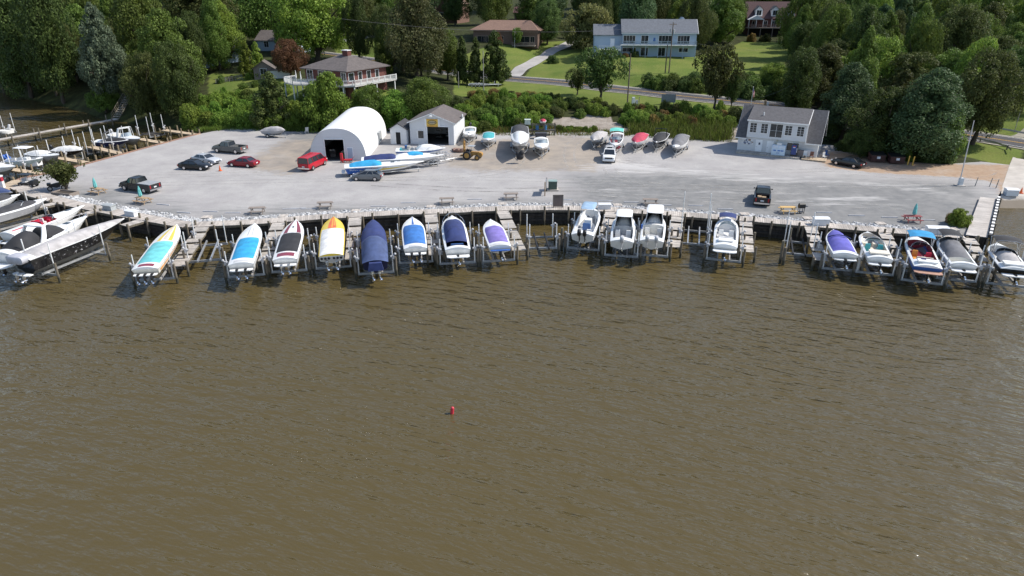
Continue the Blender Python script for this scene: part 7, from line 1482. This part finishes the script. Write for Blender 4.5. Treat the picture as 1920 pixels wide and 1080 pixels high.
# ---------------------------------------------------------------- trees and shrubs
def leafmat(name, c0, c1, trans=.36):
    m, n, l, b = nodes_mat("foliage "+name)
    for x in list(n): n.remove(x)
    out = n.new("ShaderNodeOutputMaterial"); tc = n.new("ShaderNodeTexCoord"); oi = n.new("ShaderNodeObjectInfo"); ge = n.new("ShaderNodeNewGeometry")
    nz = n.new("ShaderNodeTexNoise"); nz.inputs["Scale"].default_value = 3.0; nz.inputs["Detail"].default_value = 3
    ad = n.new("ShaderNodeVectorMath"); l.new(tc.outputs["Object"], ad.inputs[0]); cx_ = n.new("ShaderNodeCombineXYZ"); 
    mu = n.new("ShaderNodeMath"); mu.operation = 'MULTIPLY'; mu.inputs[1].default_value = 40; l.new(oi.outputs["Random"], mu.inputs[0]); l.new(mu.outputs[0], cx_.inputs[0]); l.new(cx_.outputs[0], ad.inputs[1]); l.new(ad.outputs[0], nz.inputs["Vector"])
    rm = n.new("ShaderNodeMapRange"); rm.inputs[1].default_value = .32; rm.inputs[2].default_value = .68; l.new(nz.outputs["Fac"], rm.inputs[0])
    mx = n.new("ShaderNodeMix"); mx.data_type = 'RGBA'; l.new(rm.outputs[0], mx.inputs[0]); mx.inputs[6].default_value = (*c0, 1); mx.inputs[7].default_value = (*c1, 1)
    hs = n.new("ShaderNodeHueSaturation"); l.new(mx.outputs[2], hs.inputs["Color"])
    v = n.new("ShaderNodeMapRange"); v.inputs[3].default_value = .6; v.inputs[4].default_value = 1.4; l.new(ge.outputs["Random Per Island"], v.inputs[0])
    v2 = n.new("ShaderNodeMapRange"); v2.inputs[3].default_value = .75; v2.inputs[4].default_value = 1.25; l.new(oi.outputs["Random"], v2.inputs[0])
    m3 = n.new("ShaderNodeMath"); m3.operation = 'MULTIPLY'; l.new(v.outputs[0], m3.inputs[0]); l.new(v2.outputs[0], m3.inputs[1]); l.new(m3.outputs[0], hs.inputs["Value"])
    hh = n.new("ShaderNodeMapRange"); hh.inputs[3].default_value = .485; hh.inputs[4].default_value = .515; l.new(oi.outputs["Random"], hh.inputs[0]); l.new(hh.outputs[0], hs.inputs["Hue"])
    d = n.new("ShaderNodeBsdfPrincipled"); d.inputs["Roughness"].default_value = .6; d.inputs["Specular IOR Level"].default_value = .2; t = n.new("ShaderNodeBsdfTranslucent"); l.new(hs.outputs[0], d.inputs["Base Color"]); l.new(hs.outputs[0], t.inputs["Color"])
    s = n.new("ShaderNodeMixShader"); s.inputs[0].default_value = trans; l.new(d.outputs[0], s.inputs[1]); l.new(t.outputs[0], s.inputs[2]); l.new(s.outputs[0], out.inputs[0]); return m
LM = dict(dark=leafmat("dark", (.050,.081,.023), (.103,.147,.035)), mid=leafmat("mid", (.084,.128,.025), (.150,.210,.039)), bright=leafmat("bright", (.137,.202,.032), (.230,.294,.047)), olive=leafmat("olive", (.065,.080,.022), (.111,.128,.037)),
    blue=leafmat("blue green", (.053,.099,.039), (.109,.166,.069)), red=leafmat("red brown", (.109,.054,.028), (.201,.106,.053)), gold=leafmat("gold flecked", (.044,.059,.016), (.158,.157,.066)), vine=leafmat("vine", (.115,.193,.028), (.195,.294,.045)), rust=leafmat("rust", (.152,.119,.039), (.303,.189,.065)), pale=leafmat("pale grey green", (.161,.180,.058), (.261,.269,.095)))
BARK = M("tree bark", (.075,.06,.045), .95, var=.3, bump=.5)
def crown_mesh(name, seed, env, npuff, per, leaf, prad, zlo=.25, zhi=1.0, inner=.12, aspect=1.0, droop=0.0):
    """unit crown: horizontal radius 1, height 0..1.  env(h)->radius for h in 0..1 of the crown height; aspect = tree height / crown radius"""
    g = np.random.default_rng(seed); V = []; F = []; cs = []; p1, p2 = seed*1.7, seed*2.9
    k = 0
    while len(cs) < npuff and k < npuff*60:
        k += 1; h = g.random(); a = g.random()*2*math.pi; E_ = env(h)*(1+.24*math.sin(2*a+p1)+.16*math.sin(3*a+p2+5*h)+.1*math.sin(8*h+p1+a)); r = E_*(1-inner*g.random()) if g.random() < .82 else E_*g.random()
        p = np.array([r*math.cos(a), r*math.sin(a), (zlo+(zhi-zlo)*h)*aspect]); R_ = prad*(.5+1.0*g.random()**1.6)*(.55+.45*env(h))
        if all(np.linalg.norm(p-c) > .78*min(R_, q) for c, q in cs): cs.append((p, R_))
    ctr = np.array([0,0,(zlo+(zhi-zlo)*.45)*aspect]); n = 0
    for p, R_ in cs:
        m = int(per*1.9*(R_/prad)**1.6)+6; d = g.normal(size=(m,3)); d /= np.linalg.norm(d,axis=1)[:,None]; ow = (p-ctr)/(np.linalg.norm(p-ctr)+1e-6)
        keep = (d@ow*.6+d[:,2]*.5+.65) > g.random(m)*.9; d = d[keep]; m = len(d)
        rr = R_*(.66+.5*g.random(m)**.8); c = p+d*rr[:,None]*np.array([1,1,.85]); nrm = d*.8+g.normal(size=(m,3))*.55+np.array([0,0,.25]); nrm /= np.linalg.norm(nrm,axis=1)[:,None]
        t = np.cross(nrm, g.normal(size=(m,3))); t /= np.linalg.norm(t,axis=1)[:,None]+1e-9
        if droop: t = t*(1-droop)+np.array([0,0,-1])*droop; t /= np.linalg.norm(t,axis=1)[:,None]
        bt = np.cross(nrm, t); s = leaf*.72*(.6+.8*g.random(m))[:,None]; L_ = s*1.0; w = s*.62
        q = np.stack([c-t*L_, c+bt*w-t*L_*.1, c+t*L_, c-bt*w-t*L_*.1], 1); q[:,:,2] /= aspect; V.append(q.reshape(-1,3)); F.append(np.arange(m*4).reshape(-1,4)+n); n += m*4
    # coarse inner leaves for body
    m = npuff*20; h = g.random(m); a = g.random(m)*2*math.pi; r = np.array([env(x) for x in h])*np.sqrt(g.random(m))*.62; c = np.stack([r*np.cos(a), r*np.sin(a), (zlo+(zhi-zlo)*(.06+.84*h))*aspect],1); nrm = g.normal(size=(m,3)); nrm /= np.linalg.norm(nrm,axis=1)[:,None]; t = np.cross(nrm, g.normal(size=(m,3))); t /= np.linalg.norm(t,axis=1)[:,None]; bt = np.cross(nrm,t); s = leaf*1.5
    q = np.stack([c-t*s, c+bt*s*.7, c+t*s, c-bt*s*.7],1); q[:,:,2] /= aspect; V.append(q.reshape(-1,3)); F.append(np.arange(m*4).reshape(-1,4)+n)
    V = np.concatenate(V); F = np.concatenate(F); q97 = np.percentile(np.hypot(V[:,0],V[:,1]),97); V[:,:2] /= q97; V[:,2] /= np.percentile(V[:,2],99.5); me = bpy.data.meshes.new(name); me.vertices.add(len(V)); me.vertices.foreach_set("co", V.astype(np.float32).ravel()); me.loops.add(len(F)*4); me.loops.foreach_set("vertex_index", F.astype(np.int32).ravel()); me.polygons.add(len(F)); me.polygons.foreach_set("loop_start", np.arange(len(F),dtype=np.int32)*4); me.update(calc_edges=True); me.validate(); 
    return me, cs
def trunk_mesh(name, cs, aspect, seed, top=.7, r0=.055, nb=9):
    g = random.Random(seed); b = MB(); pts = []; x = y = 0
    for i in range(6):
        t = i/5*top; pts.append((x, y, t)); x += g.uniform(-.05,.05); y += g.uniform(-.05,.05)
    for i in range(5): b.cyl((pts[i][0],pts[i][1],pts[i][2]),(pts[i+1][0],pts[i+1][1],pts[i+1][2]), r0*(1-.14*i)*(1.35 if i == 0 else 1), r0*(1-.14*(i+1)), 7, caps=False)
    for p, R_ in g.sample(cs, min(nb, len(cs))):
        k = g.choice((1,2,3,4)); q = pts[k]; e = (p[0]*.9, p[1]*.9, p[2]/aspect*.95)
        if e[2] > q[2]-.05: m_ = ((q[0]+e[0])/2, (q[1]+e[1])/2, (q[2]+e[2])/2+.03); b.cyl(q, m_, r0*.45, r0*.3, 5, caps=False); b.cyl(m_, e, r0*.3, r0*.1, 5, caps=False)
    me = bpy.data.meshes.new(name); me.from_pydata(b.v, [], b.f); me.materials.append(BARK); me.polygons.foreach_set("use_smooth", [True]*len(me.polygons)); return me
rd = lambda h: math.sqrt(max(0, 1-((h-.42)/.62)**2)) if h > .42 else math.sqrt(max(0, 1-((.42-h)/.5)**2))
broad = lambda h: max(.15, math.sin(math.pi*min(1, (h*.86+.12)))**.6)
cone = lambda h: max(.03, (1-h)**.75*(.75+.25*min(1, h*6)))
col = lambda h: max(.08, (1-h**2.6)**.8*(.7+.3*min(1, h*4)))
spread = lambda h: max(.15, (h*1.3)**.5 if h < .6 else math.sqrt(max(0, 1-((h-.6)/.42)**2)))
PROT = {}
def proto(kind, seed, env, npuff, per, leaf, prad, zlo, aspect, mats, top=.7, r0=.055, inner=.12, droop=0, nb=9):
    me, cs = crown_mesh("crown "+kind, seed, env, npuff, per, leaf, prad, zlo, 1.0, inner, aspect, droop); tr = trunk_mesh("trunk "+kind, cs, aspect, seed, top, r0, nb)
    me.materials.append(LM[mats[0]])
    for mt in mats: PROT[(kind, mt, seed)] = (me, tr)
def allp(kind, mt): return [k for k in PROT if k[0] == kind and k[1] == mt]
proto("round", 1, rd, 95, 260, .045, .30, .16, 2.2, ["dark","mid","bright","olive","gold"])
proto("round", 2, broad, 85, 270, .045, .33, .2, 2.4, ["dark","mid","bright","olive","gold"])
proto("tall", 3, col, 100, 250, .05, .34, .12, 3.2, ["dark","mid","blue","olive","bright"])
proto("tall", 4, rd, 90, 260, .05, .34, .16, 3.0, ["dark","mid","blue","olive","bright"])
proto("feather", 5, col, 120, 220, .055, .27, .2, 3.0, ["blue","mid","olive"], inner=.3, droop=.25)
proto("cone", 6, cone, 80, 130, .085, .30, .05, 3.6, ["dark","mid","bright","olive"], .9)
proto("open", 7, spread, 60, 95, .06, .25, .28, 1.7, ["mid","olive","dark","pale"], .6, .05, .3, 0, 20)
proto("sparse", 12, spread, 46, 34, .075, .26, .36, 1.35, ["olive"], .55, .06, .5, 0, 34)
proto("willow", 8, broad, 75, 130, .055, .26, .18, 1.5, ["pale","olive"], .6, .05, .15, .35)
proto("shrub", 9, rd, 42, 190, .075, .36, -.25, 1.2, ["bright","vine","mid","dark","olive","rust","red"], .4, .05)
proto("shrub", 10, broad, 42, 190, .075, .38, -.2, 1.0, ["bright","vine","mid","dark","olive","rust","red"], .4, .05)
proto("vinecover", 11, col, 75, 230, .066, .36, -.05, 2.0, ["vine","bright","mid"], .6)
TREES = []
def plant(p, r, h, kind, mt, label, group=None, name=None, cat=None, rz=None, lean=0.0):
    ks = allp(kind, mt); k = ks[rnd.randrange(len(ks))]; me, tr = PROT[k]
    shrub = kind == "shrub"; nm = name or ("shrub" if shrub else "tree"); root = empty(nm, p, rnd.random()*6.28 if rz is None else rz, label, cat or ("shrub" if shrub else "tree"), group)
    root.scale = (r, r*rnd.uniform(.92,1.08), h)
    if lean: root.rotation_euler[1] = lean
    c = bpy.data.objects.new("crown" if not shrub else "foliage", me); COL.objects.link(c); c.parent = root; c.material_slots[0].link = "OBJECT"; c.material_slots[0].material = LM[mt]
    t = bpy.data.objects.new("trunk" if not shrub else "stem", tr); COL.objects.link(t); t.parent = root
    TREES.append((p.x, p.y, r)); return root
def tpx(xc, yb, yt, w, kind, mt, label, group=None, name=None, **k):
    p = G(xc, yb); h = zat(yt, p.y)-p.z; return plant(p, w/2/spx((p.x,p.y,p.z+h*.5)), max(1.0, h), kind, mt, label, group, name, **k)
KEY = [
 (214,200,12,98,"feather","cyp","tall feathery blue green cypress with bare leaning trunk at the creek bank","cypress_tree"),
 (292,160,-30,125,"round","mid","large dark broadleaf tree right of the blue green cypress"),
 (330,190,20,125,"tall","mid","big leafy green tree with bright clumps above the end of the creek docks"),
 (383,113,-45,135,"tall","olive","very tall grey olive tree at the top left of the brick house",),
 (285,232,100,80,"round","olive","olive tree hanging over the creek stair"),
 (345,228,80,95,"round","dark","dark rounded tree standing behind the far creek docks"),
 (200,212,160,62,"round","mid","low leafy tree beside the wooden creek stair"),
 (60,185,-20,120,"tall","dark","dark tall evergreen at the left shore under the corner house"),(120,195,-60,110,"tall","dark","dark tall evergreen left of the cypress on the creek shore"),(10,175,60,100,"round","olive","olive tree at the left frame edge above the creek"),
 (466,142,78,32,"cone","bright","bright green conical arborvitae, left of the pair beside the grey roofed house","conifer_tree"),(487,146,80,32,"cone","bright","bright green conical arborvitae, right of the pair beside the grey roofed house","conifer_tree"),
 (595,118,-35,165,"round","bright","big bright green tree behind the roof of the brick house"),(505,92,-55,140,"round","mid","big green tree behind the red leaved tree"),
 (545,148,74,66,"round","red2","dark red leaved maple left of the brick house","maple_tree"),
 (516,240,138,74,"cone","olive","dark olive conical tree behind the covered watercraft trailer","conifer_tree"),
 (585,214,160,46,"round","mid","leafy green tree under the left end of the brick house deck"),(682,212,168,44,"round","bright","bright bushy tree under the right end of the brick house deck"),
 (622,245,138,84,"vinecover","vine","vine covered tree between the brick house deck and the arched shed"),
 (700,232,160,78,"round","mid","leafy green tree right behind the arched shed"),(795,236,146,105,"round","mid","broad leafy tree behind the workshop roof"),(745,238,170,70,"vinecover","vine","vine covered tree between the arched shed and the workshop"),
 (786,158,-14,150,"round","gold","huge rounded tree with yellow flecks right of the brick house"),
 (868,158,70,34,"cone","dark","dark conifer by the road, left of the three","conifer_tree"),(893,160,72,34,"cone","dark","dark conifer by the road, middle of the three","conifer_tree"),(928,160,60,58,"cone","dark","wide dark conifer by the road, right of the three","conifer_tree"),
 (1026,84,2,52,"tall","dark","dark pine at the right end of the ranch house","pine_tree"),(970,90,52,26,"open","mid","thin palm like tree in front of the ranch house"),(934,90,60,20,"round","red2","small dark red tree in front of the ranch house","maple_tree"),
 (1096,92,8,102,"willow","pale","broad grey green willow at the top of the driveway","willow_tree"),
 (1125,189,90,92,"open","dark","lone lawn tree with forked trunk above the back row of boats"),(1082,178,128,46,"open","olive","low side crown left of the lone lawn tree"),
 (1338,208,84,88,"open","olive","taller lawn tree left of the office with thin crown"),(1370,204,140,40,"open","dark","small thin crown right of the taller lawn tree"),
 (1243,45,6,50,"round","bright","pale green rounded tree behind the blue house roof"),(1318,76,56,20,"round","mid","clipped round bush at the right corner of the blue house"),
 (1366,82,-8,62,"round","mid","leafy tree at the back of the lawn left of the house with dormers"),(1300,66,-30,100,"round","dark","dark tree directly behind the blue house gable"),
 (1535,205,85,120,"tall","olive","tall olive tree behind the right end of the office"),(1575,265,120,120,"tall","blue","blue green tree right beside the office"),(1650,290,165,130,"round","dark","dark tree overhanging the dumpsters"),(1725,300,132,165,"tall","blue","large blue green tree in front of the thicket at the right of the lot"),(1620,200,70,110,"round","bright","bright rounded tree beside the grey poles on the right"),
 (1822,272,95,140,"round","olive","olive tree on the grass corner by the guardrail"),(1760,296,200,80,"vinecover","mid","leafy thicket at the end of the trees by the flagpole"),(1690,215,100,130,"round","olive","olive tree in the middle of the thicket right of the office"),(1770,210,95,120,"round","mid","green tree behind the olive tree at the right"),
 (1497,112,-25,85,"round","mid","leafy tree covering the right half of the house with dormers"),(1490,220,90,80,"tall","dark","dark tree behind the office roof"),(1455,170,120,70,"round","bright","low bright tree beside the flagged pole behind the office"),(1900,210,90,110,"round","dark","dark tree at the right frame edge across the road"),
 (1610,300,240,70,"round","dark","low dark tree behind the black sedan"),(1560,262,215,50,"round","mid","low green tree at the back corner of the office"),
]
LM["red2"] = LM["red"]; LM["cyp"] = leafmat("cypress", (.078,.108,.065), (.146,.174,.107))
for k in list(PROT):
    if k[0] == "feather": PROT[("feather","cyp",k[2])] = PROT[k]
    if k[0] == "round": PROT[("round","red2",k[2])] = PROT[k]
for q in KEY: tpx(*q[:6], q[6], None, q[7] if len(q) > 7 else None)
# lot tree
tpx(128,362,300,70,"sparse","olive","small spreading tree leaning over the picnic tables at the left of the lot",None,lean=-.06)
# shrubs behind the lot
SH = []
def shrubs(n, poly, kinds, label, group, r=(1.0,2.2), h=(1.2,2.6), sep=1.5, seed=1):
    g = random.Random(seed); xs = [p[0] for p in poly]; ys = [p[1] for p in poly]; k = 0; t = 0
    while k < n and t < n*40:
        t += 1; x, y = g.uniform(min(xs),max(xs)), g.uniform(min(ys),max(ys))
        if not inpoly([x],[y],poly)[0]: continue
        p = G(x, y); rr = g.uniform(*r)
        if any(math.hypot(p.x-a, p.y-b) < sep*max(.5, (rr+c)*.38) for a, b, c in SH): continue
        SH.append((p.x,p.y,rr)); k += 1; plant(p, rr, g.uniform(*h), "shrub", g.choice(kinds), label, group)
shrubs(34,[(345,236),(400,205),(480,205),(560,225),(560,242),(440,240)],["vine","vine","bright"],"bright green vine covered bush on the bank behind the left gravel","vine bushes on the left bank",(1.6,3.0),(2.2,4.2),seed=2)
shrubs(14,[(380,200),(470,185),(540,205),(480,212)],["vine","mid"],"green bush along the upper edge of the left bank","bushes above the left bank",(1.2,2.4),(1.8,3.2),seed=3)
shrubs(26,[(560,235),(640,215),(760,205),(860,210),(870,243),(740,243),(690,232)],["mid","vine","dark"],"leafy bush behind the arched shed and workshop","bushes behind the sheds",(1.5,2.6),(2.2,4.2),seed=4)
shrubs(46,[(860,215),(900,192),(1020,192),(1030,215),(1032,243),(868,250)],["mid","bright","vine"],"leafy bush on the bank behind the back row of boats","bushes behind the back row of boats",(1.2,2.3),(1.6,3.2),seed=5)
shrubs(16,[(880,180),(1010,182),(1025,196),(900,200)],["rust","olive","mid","rust"],"rust tinted scrub at the edge of the roadside grass","rusty scrub along the grass",(1.0,1.8),(1.0,1.9),seed=6)
shrubs(22,[(1025,192),(1100,194),(1160,205),(1160,218),(1040,222)],["dark","mid","bright","olive"],"dark bush above the bare dirt slope","bushes above the dirt slope",(1.0,2.0),(1.3,2.4),seed=7)
shrubs(12,[(1040,243),(1120,243),(1120,249),(1040,249)],["bright","mid"],"small weedy bush along the foot of the dirt slope","weeds below the dirt slope",(.6,1.1),(.6,1.1),seed=8)
shrubs(36,[(1165,206),(1380,216),(1385,232),(1300,244),(1180,240)],["olive","bright","vine","mid","rust"],"yellowish scrub bush above the reeds","yellowish scrub above the reeds",(1.0,2.2),(1.2,2.8),seed=9)
shrubs(22,[(1205,160),(1250,152),(1345,158),(1350,176),(1230,170)],["dark","dark","mid"],"dark vine heaped hedge between the lawn and the road","vine hedge along the road",(1.6,2.6),(2.0,3.4),seed=10)
shrubs(20,[(1350,165),(1470,150),(1490,190),(1400,186)],["dark","dark","mid"],"dark bush in the shade beside the road behind the office","dark bushes behind the office",(2.0,3.4),(2.4,4.5),seed=11)
shrubs(18,[(1580,285),(1700,292),(1780,300),(1770,308),(1640,296),(1590,290)],["dark","mid","mid"],"low dark bush under the trees by the dumpsters","low bushes by the dumpsters",(1.2,2.0),(1.4,2.6),seed=12)
shrubs(10,[(390,150),(440,165),(540,175),(540,165),(430,140)],["mid","bright"],"garden bush on the left lawn","garden bushes on the left lawn",(.8,1.4),(1.0,1.8),sep=3,seed=13)
for x, yb, yt, w, mt, lb in ((1797,421,392,44,"bright","bright green round bush between the gravel and the timber apron"),(1780,418,400,20,"rust","small rust tinted weed beside the round bush at the right"),(1036,118,104,28,"dark","dark clipped bush beside the driveway"),(1189,107,92,19,"dark","dark round bush at the wall of the blue house"),(1172,107,99,15,"rust","yellowish bush at the wall of the blue house"),(1150,104,92,24,"rust","yellow flowering bush at the terrace of the blue house"),(1408,78,62,18,"rust","rust tinted clipped bush in front of the house with dormers"),(1434,78,63,22,"olive","olive clipped bush in front of the house with dormers"),(1082,88,72,18,"dark","dark bush at the foot of the willow"),(790,100,84,40,"dark","dark bush right of the lawn lane"),(1740,235,215,60,"dark","dark bush in the thicket right of the office")):
    p = G(x, yb) if yb < 300 else P(x, yb, LZ); h = zat(yt, p.y)-p.z; plant(p, w/2/spx(p), h, "shrub", mt, lb)
# forest
CLEAR = [((150,12,245,200),172),((0,0,40,70),200),((1480,95,1560,290),118),((735,-20,850,120),150),((1116,28,1318,110),190),((1000,76,1440,168),168),((876,30,1014,92),205),((540,92,738,188),140),((930,118,1300,215),150),((0,12,26,66),185),((806,-5,866,42),262),((515,-10,672,112),172),((1395,-5,1468,80),262),((404,76,450,125),170),((1788,225,1925,318),118),((632,66,705,122),170),((0,150,225,260),140),((480,66,562,96),190),((1240,60,1500,165),165),((400,132,545,180),150),((930,50,1130,140),150),((1395,155,1475,212),130),((1845,185,2000,250),135)]
def forest(n, y0, y1, sep, seed, rr, hh, ymax=0):
    g = random.Random(seed); t = 0; k = 0
    while k < n and t < 9000:
        t += 1; Y = g.uniform(y0, y1); X = g.uniform(-.86*Y, .86*Y)
        if inpoly([X],[Y],LOT)[0] or not inpoly([X],[Y],LAND)[0] or dline([X],[Y],SHORE)[0] < 3: continue
        if dline([X],[Y],ROADL)[0] < 8.5 or dline([X],[Y],DRV)[0] < 5: continue
        if dline([X],[Y],LOT,True)[0] < 9: continue
        if any(math.hypot(X-a, Y-b) < sep*.62+c*.35 for a, b, c in TREES): continue
        r = g.uniform(*rr); h = g.uniform(*hh); z = T1(X,Y); px, pb = pix((X,Y,z)); _, pt = pix((X,Y,z+h)); w = r*spx((X,Y,z+h*.5))
        if pb < -30 or px+w < -40 or px-w > 1960: continue
        if lawn_mask(np.array([X]),np.array([Y]))[0] > 0: continue
        if any(Y < d+12 and px+w*.85 > q[0] and px-w*.85 < q[2] and pt < q[3] and pb > q[1] for q, d in CLEAR): continue
        kind = g.choice(("round","round","tall","tall","feather","cone" if g.random() < .3 else "round")); mts = [m for m in ("dark","dark","mid","mid","olive","bright","blue") if allp(kind, m)]; mt = g.choice(mts)
        side = "left shore" if X < -45 and Y < 210 else ("right bank" if X > 40 and Y < 210 else "far hill")
        hue = {"dark":"dark green","mid":"mid green","olive":"olive green","bright":"bright green","blue":"blue green"}[mt]; shp = {"round":"rounded leafy","tall":"tall leafy","feather":"feathery","cone":"conical"}[kind]
        plant(Vector((X,Y,z-.2)), r, h, kind, mt, f"{hue} {shp} tree in the wood on the {side}", f"{hue} {shp} trees on the {side}"); k += 1
    print("forest", y0, k)
forest(70, 118, 190, 8.0, 21, (3.5,5.5), (11,19))
forest(90, 190, 262, 10, 22, (4.5,7), (13,21))
forest(70, 262, 345, 15, 23, (6,9), (16,24))
# reeds and long grass (nobody could count the blades)
def blades(name, label, poly, n, hr, wr, mats, seed):
    g = np.random.default_rng(seed); rr = random.Random(seed); xs = [p[0] for p in poly]; ys = [p[1] for p in poly]; V = []; F = []; mi = []; k = 0
    while k < n:
        x, y = rr.uniform(min(xs),max(xs)), rr.uniform(min(ys),max(ys))
        if not inpoly([x],[y],poly)[0]: continue
        p = P(x, y, LZ+.2); z = T1(p.x,p.y) if k % 9 == 0 else z_ if k else LZ
        z_ = z
        for c in range(9):
            bx, by = p.x+rr.gauss(0,.3), p.y+rr.gauss(0,.3); h = rr.uniform(*hr); a = rr.random()*6.28; w = rr.uniform(*wr); l_ = rr.uniform(.05,.35)*h; i = len(V); dx, dy = math.cos(a), math.sin(a); ex, ey = rr.gauss(0,1)*l_, rr.gauss(0,1)*l_
            V += [(bx-dx*w,by-dy*w,z),(bx+dx*w,by+dy*w,z),(bx+dx*w*.8+ex*.4,by+dy*w*.8+ey*.4,z+h*.6),(bx+ex,by+ey,z+h),(bx-dx*w*.8+ex*.4,by-dy*w*.8+ey*.4,z+h*.6)]; F.append((i,i+1,i+2,i+3,i+4)); mi.append(rr.randrange(len(mats)))
        k += 9
    me = bpy.data.meshes.new(name); me.from_pydata(V, [], F); [me.materials.append(m) for m in mats]; me.polygons.foreach_set("material_index", mi); o = bpy.data.objects.new(name, me); COL.objects.link(o); setp(o, label, "grass", None, "stuff")
blades("reeds","dense stand of tall green reeds behind the right boat trailers",[(1175,240),(1290,236),(1375,240),(1370,264),(1290,262),(1180,252)],7000,(.9,2.2),(.025,.05),[LM["bright"],LM["olive"],LM["vine"],LM["mid"],LM["pale"]],31)
blades("long_grass","long dry and green grass along the foot of the bank behind the gravel",[(870,243),(1040,240),(1180,248),(1180,254),(1040,252),(870,252)],6000,(.3,.9),(.03,.06),[LM["olive"],LM["rust"],LM["mid"]],32)
blades("weeds","weedy grass fringe around the corner of the gravel behind the left cars",[(350,246),(400,236),(560,238),(640,240),(640,246),(500,244),(430,242)],3000,(.3,.9),(.03,.06),[LM["vine"],LM["mid"]],33)
print("objects", len(SC.objects))
